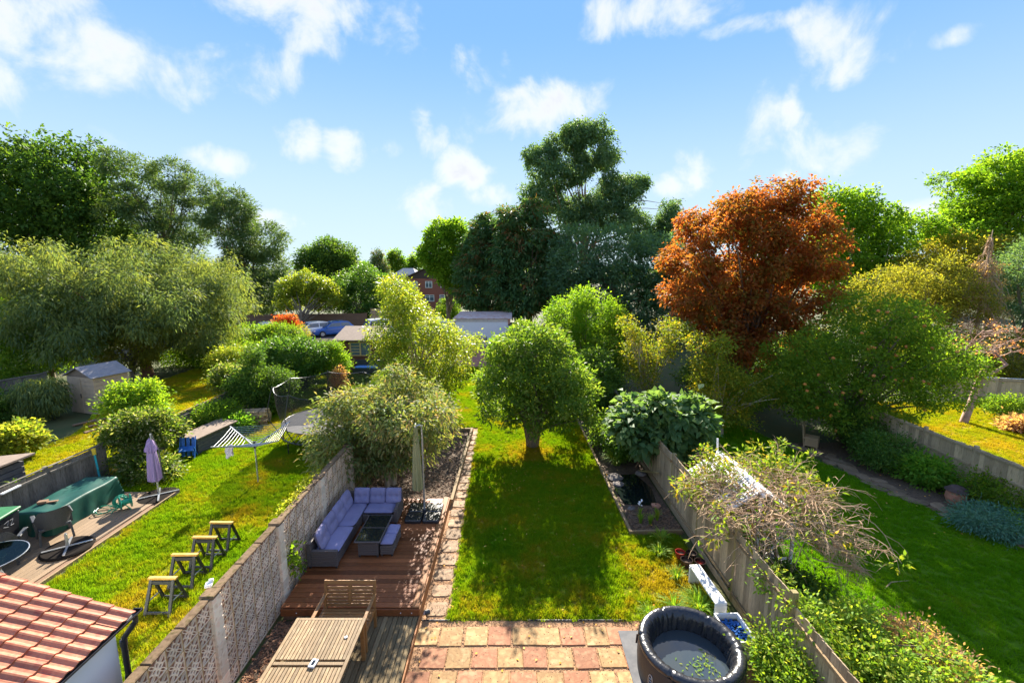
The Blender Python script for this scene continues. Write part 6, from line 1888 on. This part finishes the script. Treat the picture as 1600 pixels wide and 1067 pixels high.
tree('maple_tree', 'tall dense dark green tree at the far left', 'tree', -56, 58,
     split(lob([(-59.62, 20.52, 3.18), (-55.07, 19.86, 3.42), (-51.92, 17.63, 3.18), (-62.54, 17.18, 3.92), (-58.11, 15.60, 4.41), (-53.61, 14.24, 3.67), (-49.87, 15.60, 2.20), (-61.95, 12.63, 3.92), (-56.43, 11.47, 3.67), (-51.66, 11.47, 2.94), (-48.14, 11.00, 2.44), (-65.60, 13.90, 4.14), (-66.29, 18.74, 3.45), (-58.00, 7.00, 4.14), (-51.10, 7.00, 3.45)], 58, 5.5, 2, 14), 5, .46, 14, .5),
     'lf_dark', 50000, .44, .29, h=8, r=.6, nl=44, seed=17, per=18, cr=.7, shell=.5, tbias=-.08)
tree('pine_tree', 'taller pine with rounded needle clumps and open limbs left of centre', 'tree', -43.2, 58,
     lob([(-46.06, 19.41, 1.98), (-45.39, 16.01, 2.29), (-41.79, 18.08, 2.29), (-38.25, 16.28, 2.29), (-48.06, 13.32, 2.20), (-44.75, 13.32, 2.20), (-40.42, 13.78, 1.47), (-42.89, 11.00, 2.20), (-39.73, 11.47, 1.71), (-45.18, 8.53, 2.29), (-40.45, 7.76, 2.29)], 58, 2.4, 1, 15, sq=.85),
     'lf_pine', 32000, .42, .11, h=11.0, r=.4, nl=26, seed=18, per=40, cr=.5, shell=.75, flat=.7, out=1.0, limb_r=.2)
tree('pine_tree', 'shorter leaning pine with rounded clumps beside the distant round tree', 'tree', -32.4, 56,
     lob([(-33.18, 14.87, 1.48), (-33.40, 12.66, 2.49), (-31.48, 13.55, 1.42), (-34.95, 13.10, 1.42), (-32.46, 10.42, 2.13), (-29.26, 10.19, 2.33), (-30.99, 6.32, 2.60), (-29.24, 4.92, 1.90), (-32.31, 7.23, 2.13), (-31.11, 2.96, 2.33), (-28.93, 7.47, 1.87)], 56, 2.3, 1, 16, sq=.85),
     'lf_pine', 32000, .42, .11, h=8.5, r=.36, nl=24, seed=19, per=40, cr=.5, shell=.75, flat=.7, out=1.0, limb_r=.18, bark='bark_red', lean=(-.6, 0))
tree('oak_tree', 'distant rounded oak standing out against the sky left of centre', 'tree', -43.5, 110,
     lob([(-43.58, 10.52, 3.13), (-47.09, 9.18, 2.79), (-39.86, 9.85, 2.44), (-43.78, 7.49, 3.83), (-47.95, 6.81, 2.09), (-38.95, 7.83, 1.74), (-43, 4, 3)], 110, 4, 2, 17),
     'lf_dark', 20000, .55, .35, h=4, r=.5, nl=30, seed=20, per=14, cr=.9, shell=.5)
tree('conifer_tree', 'distant dark pointed conifer right of the rounded oak', 'tree', -37.7, 130,
     [(-37.7, 130, z, r, r, 1.6) for z, r in ((10, 1.1), (8.2, 2.0), (6.4, 2.8), (4.4, 3.5), (2.4, 3.8))],
     'lf_conifer', 9000, .5, .25, h=7, r=.3, nl=10, seed=21, per=20, cr=.8, droop=.3)
tree('lime_tree', 'sunlit yellow green tree behind the red leaved bush', 'tree', -22.8, 49,
     lob([(-23.31, 5.4, 1.24), (-24.02, 4.17, 1.09), (-22.15, 4.48, .93), (-22.85, 3.4, 1.09), (-21.5, 4.94, .9), (-25.2, 5.0, 1.1), (-25.5, 3.4, 1.2), (-20.6, 3.8, 1.0)], 52.5, 1.4, 2, 18),
     'lf_birch', 15000, .25, .15, h=2.5, r=.18, nl=18, seed=22, per=16, cr=.42)
tree('round_tree', 'dark rounded tree behind the summer house', 'tree', -18.8, 55,
     lob([(-18.19, 5.88, 1.57), (-20.3, 5.2, 1.39), (-16.32, 5.37, 1.22), (-20.92, 3.48, 1.57), (-18.67, 3.31, 1.74), (-16.94, 3.31, 1.39), (-21.84, 2.61, .87), (-19.3, 1.39, 1.39), (-15.2, 3.2, 1.3), (-17, 1.2, 1.5)], 56.5, 1.9, 2, 19),
     'lf_laurel', 24000, .25, .14, h=2, r=.2, nl=16, seed=23, per=26, cr=.45)
tree('red_bush', 'scarlet leaved bush in front of the parked white cars', 'shrub', -19.6, 40.5,
     split(bumpy(-20.2, 40.5, 1.6, 1.05, .9, 1.1, 7, .5, 5), 4, .4, 5), 'lf_red', 3600, .17, .09, h=.8, r=.07, nl=20, seed=24, per=12, cr=.3, shell=.4)
tree('pale_bush', 'loose pale orange bush just right of the scarlet bush', 'shrub', -18.6, 40.2,
     bumpy(-18.6, 40.2, 1.2, .5, .5, .7, 8, .45, 6), 'lf_olive', 600, .17, .08, h=.8, r=.06, nl=18, seed=25, per=10, cr=.3, shell=.3, tbias=.2)
tree('laurel_hedge', 'glossy green laurel bush behind the trampoline', 'shrub', -12.2, 26.2,
     lob([(-14.05, 2.36, .49), (-13.31, 2.2, .74), (-12.32, 2.1, .82), (-11.32, 2.1, .55), (-12.88, 1.74, .91), (-11.87, 1.74, .82), (-14.12, 1.91, .58), (-13.58, 1.31, .66), (-11.40, 1.5, .6), (-12.50, .8, .8)], 26.2, .9, 2, 20),
     'lf_laurel', 22000, .16, .065, h=.9, r=.1, nl=16, seed=26, per=22, cr=.25, zmin=.1, upn=.6)
tree('conifer_bush', 'rounded green bush at the right end of the laurel', 'shrub', -10.7, 26.6,
     bumpy(-10.7, 26.6, 1.4, .8, .8, 1.15, 8, .45, 8), 'lf_bright', 9000, .12, .05, h=.7, r=.08, nl=8, seed=27, per=20, cr=.22)
tree('hedge_bush', 'dark hedge bush with paler tips in front of the laurel', 'shrub', -12.2, 21.6,
     split(bumpy(-12.25, 21.6, 1.4, 1.4, 1.1, 1.5, 9, .45, 9), 4, .45, 9, .6), 'lf_dark', 18000, .12, .055, h=.7, r=.1, nl=10, seed=28, per=22, cr=.25, zmin=.1)
tree('orange_bush', 'small orange leaved bush in front of the summer house', 'shrub', -10.0, 25.6, bumpy(-10.0, 25.6, .75, .4, .4, .6, 8, .5, 10), 'lf_pink', 1500, .12, .06, h=.5, r=.04, nl=14, seed=29, per=10, cr=.2, shell=.3, tbias=.3)
tree('flowering_shrub', 'dark shrub dotted with white flowers spilling over the dark fence', 'shrub', -13.3, 15.2,
     split(bumpy(-13.1, 15.2, 1.0, 1.0, 1.2, 1.0, 9, .45, 11), 4, .45, 11, .5) + [(-12.2, 14.4, .4, .7, .7, .4), (-11.6, 14.3, .25, .5, .4, .22)], 'lf_shrubw', 15000, .12, .06, h=.7, r=.09, nl=14, seed=30, per=18, cr=.24, zmin=.08, tspan=.45)
tree('yellow_shrub', 'yellow green shrub standing behind the flowering shrub and the fence', 'shrub', -14.8, 16.9,
     split(bumpy(-14.7, 17.0, 1.65, 1.0, 1.0, 1.0, 8, .45, 12), 4, .45, 12, .4), 'lf_bright', 8000, .13, .06, h=.9, r=.08, nl=16, seed=31, per=14, cr=.26, tbias=.15)
tree('hydrangea', 'pale yellow hydrangea bush at the left edge on the second lawn', 'shrub', -18.3, 15.9,
     bumpy(-18.5, 15.9, .65, 1.0, .85, .65, 12, .45, 13), 'lf_hydr', 7000, .13, .10, h=.4, r=.06, nl=8, seed=32, per=20, cr=.20, zmin=.05, upn=1.4)
tree('weeping_shrub', 'weeping grey green shrub left of the beige shed', 'shrub', -21.9, 20.3, bumpy(-21.7, 20.2, 1.1, .9, .7, 1.15, 8, .45, 14), 'lf_droop', 6000, .2, .04, h=.6, r=.05, nl=8, seed=33, per=20, cr=.25, droop=1.2, zmin=.05)
tree('dark_shrub', 'dark shrub in the shade along the second lawn', 'shrub', -23.3, 19.6, bumpy(-23.4, 19.4, .8, 1.2, .9, .8, 8, .45, 15), 'lf_dark', 6000, .13, .06, h=.5, r=.05, nl=8, seed=34, per=20, cr=.25, zmin=.05)
tree('green_tree', 'green leafy tree in the shade below the weeping gum at the left', 'tree', -28.5, 27.5, bumpy(-28.0, 27.4, 3.0, 3.6, 2.2, 2.6, 12, .42, 16), 'lf_bright', 24000, .16, .08, h=1.6, r=.15, nl=16, seed=35, per=20, cr=.35)
tree('green_tree', 'leafy tree with yellow sprays behind the beige shed', 'tree', -23.5, 27.5, bumpy(-23.4, 27.6, 2.6, 2.0, 1.6, 2.4, 10, .42, 17), 'lf_olive', 13000, .15, .07, h=1.5, r=.13, nl=16, seed=36, per=18, cr=.34)
tree('white_shrub', 'pale flowering shrub on the low fence below the weeping gum', 'shrub', -13.9, 22.2, bumpy(-13.9, 22.1, 1.3, 1.0, .9, .95, 8, .5, 18), 'lf_shrubw', 6000, .13, .07, h=.8, r=.06, nl=10, seed=37, per=16, cr=.25)
tree('yellow_tree', 'yellow green leafy tree left of the laurel under the gum branches', 'tree', -17.0, 27.3, bumpy(-17.0, 27.4, 1.3, 1.4, 1.2, 1.0, 10, .45, 19), 'lf_birch', 8000, .14, .06, h=1.3, r=.1, nl=14, seed=38, per=16, cr=.3, droop=.5)

# back of the garden
tree('tall_gum', 'tallest blue green gum tree with open crown and red trunk', 'tree', 9.6, 62,
     split(lob([(9.29, 23.77, 1.76), (7.33, 22.83, 2.20), (10.94, 24.08, 1.58), (4.35, 20.94, 2.07), (5.73, 18.70, 2.76), (9.05, 19.98, 2.76), (11.71, 20.63, 1.93), (12.83, 17.42, 2.48), (3.73, 16.44, 2.48), (15.22, 16.44, 2.20), (16.51, 18.06, 1.23), (6.82, 14.15, 2.76), (11.24, 14.15, 2.48), (13.98, 13.49, 2.89), (20.14, 13.16, 1.58), (20.40, 14.48, 1.23), (17.48, 11.49, 2.34), (20.27, 10.82, 1.76)], 62, 2.3, 1, 21), 6, .45, 21, .6),
     'lf_euc', 60000, .36, .18, bark='bark_red', h=15, r=.55, nl=40, seed=39, per=24, cr=.5, shell=.55, droop=.3, limb_r=.17)
tree('dark_conifer', 'broad blue green tree filling the space below the tallest gum', 'tree', 9.5, 43,
     lob([(6.27, 8.31, 2.6), (9.28, 8.31, 2.6), (12.58, 7.32, 2.6), (14.6, 8.31, 1.6), (5.5, 5.5, 2.3), (11.43, 4.82, 2.6), (8.37, 5.32, 2.6), (14.5, 5.0, 2.0), (8, 2.6, 2.4), (12, 2.4, 2.4)], 43.5, 2.2, 2, 22),
     'lf_euc', 40000, .34, .15, h=5, r=.35, nl=20, seed=40, per=26, cr=.5, tbias=-.15)
tree('dark_conifer', 'dark green conifer with reddish patches over the white outbuilding', 'tree', 1.8, 47,
     lob([(-.47, 11.8, 1.3), (.25, 8.6, 2.0), (2.41, 10.6, 1.8), (1.72, 6.6, 2.6), (4.13, 8.6, 1.97), (-.73, 5.6, 2.0), (3.69, 5.2, 2.2), (1.24, 4.2, 1.97), (-.47, 9.9, 1.4), (2.3, 12.6, 1.0), (4.6, 4.6, 2.0)], 47.4, 1.9, 2, 23),
     'lf_conifer', 40000, .42, .15, h=5, r=.35, nl=16, seed=41, per=34, cr=.5, droop=.45, flat=.5, out=.9)
tree('dark_conifer', 'lower dark conifer left of the reddish patched one', 'tree', -2.7, 50,
     lob([(-3.0, 11.4, 1.2), (-3.4, 9.4, 1.7), (-2.0, 9.2, 1.6), (-4.0, 7.2, 1.9), (-1.8, 6.6, 2.0), (-4.2, 5.0, 2.0), (-2.2, 4.0, 2.2)], 50, 1.8, 2, 24),
     'lf_conifer', 26000, .42, .15, h=5, r=.3, nl=12, seed=42, per=34, cr=.5, droop=.4, flat=.5, out=.9)
tree('lime_tree', 'fresh green leafy tree right of the brick house', 'tree', -7.6, 54,
     lob([(-8.15, 9.6, 1.9), (-9.3, 8.6, 1.5), (-6.84, 9.0, 1.8), (-7.0, 6.9, 1.7), (-6.0, 5.2, 1.2), (-8.2, 11.2, 1.3), (-6.4, 11.0, 1.4), (-8.4, 7.3, 1.2)], 54, 1.9, 2, 25),
     'lf_bright', 24000, .32, .20, h=3.5, r=.25, nl=18, seed=43, per=20, cr=.45)
tree('round_shrub', 'bright rounded shrub at the foot of the brick house', 'shrub', -8.3, 60, bumpy(-8.3, 60, 1.6, 1.3, 1.2, 1.6, 6, .45, 26), 'lf_mid', 5000, .2, .1, h=.8, r=.08, nl=6, seed=44, per=20, cr=.35)
cp = thing('cordyline', 'spiky cabbage palm with two heads beside the blue shed', 'palm', (3.3, 34, 0))
tb_ = MB().tube([(0, 0, -.05), (0, 0, 1.4), (-.4, 0, 3.1)], [.14, .11, .08], 8).tube([(0, 0, 1.4), (.5, .1, 2.4), (.8, .1, 3.5)], [.1, .08, .07], 8)
tb_.build('trunk', 'bark_pale', cp, smooth=True)
for i, (x, z) in enumerate(((-.4, 3.1), (.8, 3.5), (-1.0, 2.2), (.2, 2.0), (1.3, 2.4))):
    P_ = np.tile([x, .05 * i, z], (130, 1)) + RNG.normal(size=(130, 3)) * .05
    A_ = RNG.normal(size=(130, 3)) + np.array([0, 0, .35])
    link(leaf_mesh('leaf_head', 'lf_cord', P_, A_, RNG.normal(size=(130, 3)) + [0, 0, 1], .95, .06, RNG.random(130), droop=.25), 'leaf_head', cp)

BG = [  # understorey that closes the gardens
    ('dark_shrub', 'dark leafy shrub on the right boundary behind the bay tree', 4.3, 20.6, (4.0, 20.6, 1.6, .9, 1.5, 1.7), 'lf_dark', 9000, .13),
    ('dark_shrub', 'tall dark shrub between the bright tree and the yellowing fruit tree', 5.2, 23.8, (5.0, 23.8, 1.8, 1.2, 1.5, 1.9), 'lf_mid', 9000, .14),
    ('small_shrub', 'small leafy shrub inside the timber edging left of the fig', 3.85, 17.2, (3.8, 17.0, .55, .6, 1.2, .6), 'lf_mid', 5500, .09),
    ('small_shrub', 'leafy shrub at the foot of the fig beside the pond bed', 4.1, 15.9, (4.0, 15.9, .75, .55, .7, .7), 'lf_laurel', 3500, .10),
    ('understorey', 'dark shrubbery under the red leaved tree', 13.2, 24.0, (13.0, 24.3, 1.2, 4.0, 1.6, 1.4), 'lf_dark', 16000, .15),
    ('understorey', 'shaded shrub between the small yellow tree and the apple tree', 10.9, 20.5, (10.6, 21.2, .9, 1.4, 1.2, 1.0), 'lf_mid', 6000, .12),
    ('dark_shrub', 'low dark shrub with pale flecks along the tan fence', 12.9, 15.3, (13.1, 15.2, .6, .8, 1.0, .65), 'lf_laurel', 7500, .09),
    ('dark_shrub', 'dark shrub under the apple tree by the tan fence', 13.4, 16.8, (13.5, 16.9, .85, .75, .9, .9), 'lf_dark', 5500, .10),
    ('fern', 'bright green ferny plant in front of the tan fence', 13.5, 13.9, (13.45, 13.9, .4, .55, .6, .45), 'lf_fern', 3800, .13),
    ('small_shrub', 'mixed green shrub behind the pink clay pot', 13.9, 12.3, (14.0, 12.2, .5, .5, .8, .5), 'lf_mid', 3500, .09),
    ('ground_ivy', 'low green plant at the corner of the right hand lawn by the juniper', 14.0, 11.0, (13.9, 10.8, .25, .7, .9, .3), 'lf_fern', 3500, .08),
    ('dark_hedge', 'shaded hedge closing the garden behind the apple tree', 17.0, 25.5, (17.0, 25.6, 1.6, 2.0, 1.3, 1.7), 'lf_mid', 18000, .16),
    ('dark_hedge', 'hedge below the dead conifer at the right', 31, 27.5, (30, 27.0, 1.5, 5.0, 1.5, 1.7), 'lf_olive', 16000, .16),
    ('small_shrub', 'green shrub behind the bare pink tree by the distant fence', 23.0, 20.4, (23.3, 20.3, .55, 1.0, .7, .6), 'lf_mid', 4500, .10),
    ('dry_grass', 'heap of dry orange grass beside the bare tree trunk', 22.3, 19.0, (22.4, 18.9, .2, .9, .6, .28), 'lf_dead', 3000, .18),
    ('dark_hedge', 'dark hedge left of the summer house under the pines', -18.5, 34.5, (-19.0, 34.5, 1.3, 3.2, 1.5, 1.4), 'lf_mid', 14000, .17),
    ('dark_hedge', 'hedge closing the second lawn behind the gum trunk', -20, 31.5, (-20.0, 31.6, .8, 5.2, 1.3, .95), 'lf_mid', 18000, .16),
    ('dark_hedge', 'shaded hedge behind the fence at the far left', -29, 24.5, (-29.5, 24.6, 1.3, 3.8, 1.3, 1.5), 'lf_mid', 12000, .15),
    ('dark_hedge', 'dark hedge under the tall far left tree', -48, 52, (-46, 51, 3.4, 11, 2.5, 3.6), 'lf_mid', 24000, .32),
    ('dark_hedge', 'shrubbery between the tallest gum and the red tree', 18.5, 40, (17.5, 40, 2.6, 4.5, 2.0, 3.2), 'lf_euc', 18000, .22),
    ('dark_hedge', 'green trees far behind the red leaved tree', 24, 50, (25.0, 50, 4.0, 6.5, 2.5, 4.0), 'lf_olive', 18000, .28),
    ('dark_shrub', 'dark shrub under the pale green tree at the left boundary', -6.0, 24.5, (-5.9, 24.6, 1.1, 1.0, 1.6, 1.2), 'lf_mid', 7000, .13),
    ('fern', 'ferny weeds at the foot of the wooden chest', -11.9, 18.7, (-11.9, 18.8, .35, .6, .6, .4), 'lf_fern', 2600, .12),
    ('dark_shrub', 'shaded weeds between dark fence and timber stack', -12.9, 19.0, (-12.9, 19.0, .6, .8, 1.0, .65), 'lf_mid', 4500, .11),
    ('small_shrub', 'green climber spilling over the deck side of the board fence', 4.4, 6.3, (4.42, 6.5, .6, .2, .6, .6), 'lf_climb', 2200, .07),
]
for i, (nm, lb, x, y, e_, lf, n, L_) in enumerate(BG):
    tree(nm, lb, 'hedge' if 'hedge' in nm else ('plant' if nm in ('fern', 'dry_grass', 'ground_ivy') else 'shrub'), x, y, bumpy(*e_, 12, .42, 200 + i), lf, n, L_, L_ * .5, h=e_[2] * .5, r=.05, nl=8, seed=300 + i, stems=3, per=18, cr=.26 if e_[3] < 2 else .4, zmin=.05)
# big climber over the near end of the fence
tree('climbing_shrub', 'large leafy climbing shrub over the near end of the board fence', 'shrub', 5.6, 6.8,
     split(bumpy(5.85, 6.4, .65, 1.0, 1.1, .65, 12, .45, 31), 4, .5, 3, .6) + [(4.8, 6.6, 1.4, .3, .4, .22), (6.5, 6.0, .6, .8, .9, .6), (5.7, 7.5, .45, .6, .5, .35), (4.75, 7.5, 1.35, .25, .25, .2)],
     'lf_climb', 15000, .085, .045, h=.7, r=.05, nl=26, seed=61, stems=5, per=14, cr=.18, zmin=.05)
tree('rust_shrub', 'loose rusty brown shrub on the lawn side of the climbing shrub', 'shrub', 6.9, 7.0, bumpy(6.9, 6.8, .45, .7, .9, .45, 10, .45, 32), 'lf_dead', 4000, .07, .03, h=.4, r=.03, nl=20, seed=62, stems=4, per=8, cr=.2, shell=.2, zmin=.05)
tree('dark_ivy', 'dark ivy mound at the foot of the arbour', 'shrub', 5.9, 8.7, bumpy(5.7, 8.6, .38, .8, .55, .42, 10, .45, 33), 'lf_dark', 4500, .08, .05, h=.2, r=.03, nl=8, seed=63, per=16, cr=.16, zmin=.04)
tree('bamboo_weeds', 'green shrub in the corner between hot tub and fence', 'shrub', 4.3, 6.2, bumpy(4.3, 6.1, .45, .32, .8, .45, 8, .45, 34), 'lf_mid', 3500, .08, .04, h=.3, r=.02, nl=8, seed=64, stems=3, per=14, cr=.15, zmin=.04)
tree('juniper', 'blue green spreading juniper at the foot of the tan fence', 'shrub', 12.9, 11.5, bumpy(13.0, 11.3, .24, 1.05, .75, .26, 14, .45, 35), 'lf_juniper', 9000, .10, .022, h=.25, r=.05, nl=14, seed=65, per=24, cr=.2, zmin=.04, upn=.4)
tag(MB().lathe([(.03, 0), (.24, .02), (.26, .12), (.15, .22), (.01, .24)], 9, fn=lambda i, a, r, z: (r * (1 + .2 * math.sin(3 * a)), z)).build('stone', 'rock', None, (13.15, 10.55, .02), fix=False), 'large pale stone beside the juniper', 'stone')
# climber on the arbour: bare stems and yellowing leaves
vine = thing('climbing_plant', 'tangled climbing plant with bare tan stems and yellow green leaves on the arbour', 'climber', (5.7, 9.9, 0))
rg = random.Random(51)
vb = MB()
tips = []
for i in range(7):
    a = rg.uniform(0, 6.28)
    vb.tube([(.1 + .05 * i, -.9 + .2 * i, 0), (.15 + .08 * math.cos(a), -.7 + .2 * i, .8), (.0 + .2 * math.cos(a), -.6 + .2 * i, 1.5)], [.035, .03, .022], 6, cap=False)
for i in range(620):
    near = i < 480
    p = Vector((rg.uniform(-1.0, 1.3), rg.uniform(-1.6, .9) if near else rg.uniform(.3, 1.4), rg.uniform(1.35, 2.15)))
    d = Vector((rg.gauss(.25 if p.x > 0 else -.35, .55), rg.gauss(-.25, .5), rg.gauss(.12, .35))).normalized()
    l_ = rg.uniform(.35, .95) if near else rg.uniform(.3, .6)
    pts = [p]
    for k in range(5):
        d = (d + Vector((rg.gauss(0, .22), rg.gauss(0, .22), rg.gauss(-.10, .2)))).normalized()
        pts.append(pts[-1] + d * l_ / 5 * 1.25)
        if k in (1, 2, 3) and near:
            s = (d + Vector((rg.gauss(0, .7), rg.gauss(0, .7), rg.gauss(0, .5)))).normalized()
            q = pts[-1]
            vb.tube([q, q + s * l_ * .25, q + (s + Vector((0, 0, -.25))) * l_ * .42], [.006, .005, .003], 3, cap=False)
    vb.tube(pts, [.010, .009, .008, .007, .005, .003], 4, cap=False)
    tips.append(pts[-2])
for i in range(24):                                                    # long bare twigs hanging out over the right lawn
    p = Vector((rg.uniform(.6, 1.1), rg.uniform(-1.5, -.3), rg.uniform(.9, 1.6)))
    d = Vector((rg.uniform(.6, 1.0), rg.gauss(-.15, .45), rg.gauss(-.1, .2))).normalized()
    pts = [p]
    for k in range(6):
        d = (d + Vector((rg.gauss(0, .2), rg.gauss(0, .2), rg.gauss(-.08, .16)))).normalized()
        pts.append(pts[-1] + d * rg.uniform(.12, .19))
        if k > 1:
            for _ in range(3):
                s = (d + Vector((rg.gauss(0, .7), rg.gauss(0, .7), rg.gauss(0, .5)))).normalized()
                vb.tube([pts[-1], pts[-1] + s * .14, pts[-1] + s * .26 + Vector((0, 0, -.03))], [.006, .005, .003], 3, cap=False)
    vb.tube(pts, [.014, .013, .011, .010, .008, .006, .004], 4, cap=False)
vb.build('stems', 'twig', vine, smooth=True)
lv_ = [(t_.x, t_.y, t_.z, .16, .16, .13) for t_ in tips if (t_.y > .35 or rg.random() < .14)] + [(1.2, .9, 1.9, .5, .5, .25), (1.6, 1.2, 1.75, .4, .4, .2), (.8, 1.3, 2.15, .5, .5, .25), (-.9, .6, 1.75, .35, .4, .15), (1.6, -.3, 1.35, .35, .4, .15), (1.5, .2, 1.55, .4, .4, .18), (1.3, -.9, 1.35, .3, .3, .15)]
link(foliage('leaves', 'lf_vine', lv_, 5000, per=8, cr=.14, L=.13, Wd=.05, seed=66, shell=.2, cull=0, upn=1.0)[0], 'leaves', vine)
# ivy on the pierced wall
iv = thing('wall_ivy', 'sprig of ivy hanging on a pillar of the pierced wall', 'plant', (-4.66, 8.75, 0))
link(foliage('leaves', 'lf_bright', [(0, .1, 1.0, .05, .15, .22), (.02, .15, .7, .04, .1, .15)], 130, per=8, cr=.10, L=.10, Wd=.08, seed=67, shell=.2, cull=0)[0], 'leaves', iv)
MB().tube([(-.02, .1, .02), (0, .1, .5), (0, .12, 1.2)], [.008, .007, .004], 5).build('stem', 'bark', iv)
mp_ = foliage('moss', 'lf_hydr', [(-4.93, y, 1.90, .06, .5, .03) for y in (9.2, 9.9, 10.6)], 420, per=10, cr=.10, L=.05, Wd=.04, seed=68, shell=.1, cull=0, flat=.3)[0]
stuff(tag(link(mp_, 'moss'), 'yellow moss and weeds on the coping of the pierced wall', 'moss'))
wd_ = foliage('weeds', 'lf_hydr', [(-5.15, y, .12, .16, .6, .16) for y in (8.9, 9.8, 10.8, 11.8)], 2600, per=10, cr=.14, L=.07, Wd=.045, seed=69, shell=.1, cull=0, zmin=.02)[0]
stuff(tag(link(wd_, 'weeds'), 'strip of yellowish weeds along the foot of the wall', 'weeds'))
# dead leaves on the lawns
n_ = 300
P_ = np.stack([RNG.normal(.8, 1.0, n_), RNG.normal(16.2, 2.2, n_), np.full(n_, .05)], 1)
P2 = np.stack([RNG.uniform(6, 13, 90), RNG.uniform(10, 18, 90), np.full(90, .05)], 1)
P3 = np.stack([RNG.uniform(-1.7, 4, 110), RNG.uniform(6.8, 12, 110), np.full(110, .04)], 1)
P_ = np.concatenate([P_, P2, P3])
stuff(tag(link(leaf_mesh('fallen_leaf', 'lf_fallen', P_, RNG.normal(size=P_.shape) * [1, 1, .15], np.tile([0., 0, 1], (len(P_), 1)) + RNG.normal(size=P_.shape) * .3, .06, .04, RNG.random(len(P_)), droop=0), 'fallen_leaves'), 'orange fallen leaves scattered under the bay tree and over the lawns', 'leaves'))
# woods round the horizon
lob_ = []
rg = random.Random(90)
for k in range(110):
    a = R(-75 + 150 * k / 109 + rg.uniform(-.5, .5))
    r = rg.uniform(210, 300)
    h = rg.uniform(4, 8)
    lob_.append((r * math.sin(a), r * math.cos(a), h * .5, h * 1.0, h * .8, h * .62))
stuff(tag(link(foliage('distant_wood', 'lf_dark', lob_, 30000, per=20, cr=2.0, L=1.3, Wd=.9, seed=70, shell=.5)[0], 'distant_wood'), 'far belt of trees along the horizon', 'wood'))
for i, (x, y, h, lb) in enumerate(((-52, 205, 14, 'faint far tree at the right of the distant conifer'), (-45.5, 215, 12, 'faint far tree just left of the brick house'), (-62, 190, 9, 'low far tree behind the rounded oak'))):
    tree('far_tree', lb, 'tree', x, y, bumpy(x, y, h * .58, h * .32, h * .3, h * .42, 7, .45, 400 + i), 'lf_mid', 3500, .9, .6, h=h * .3, r=.4, nl=10, seed=410 + i, per=16, cr=1.2)
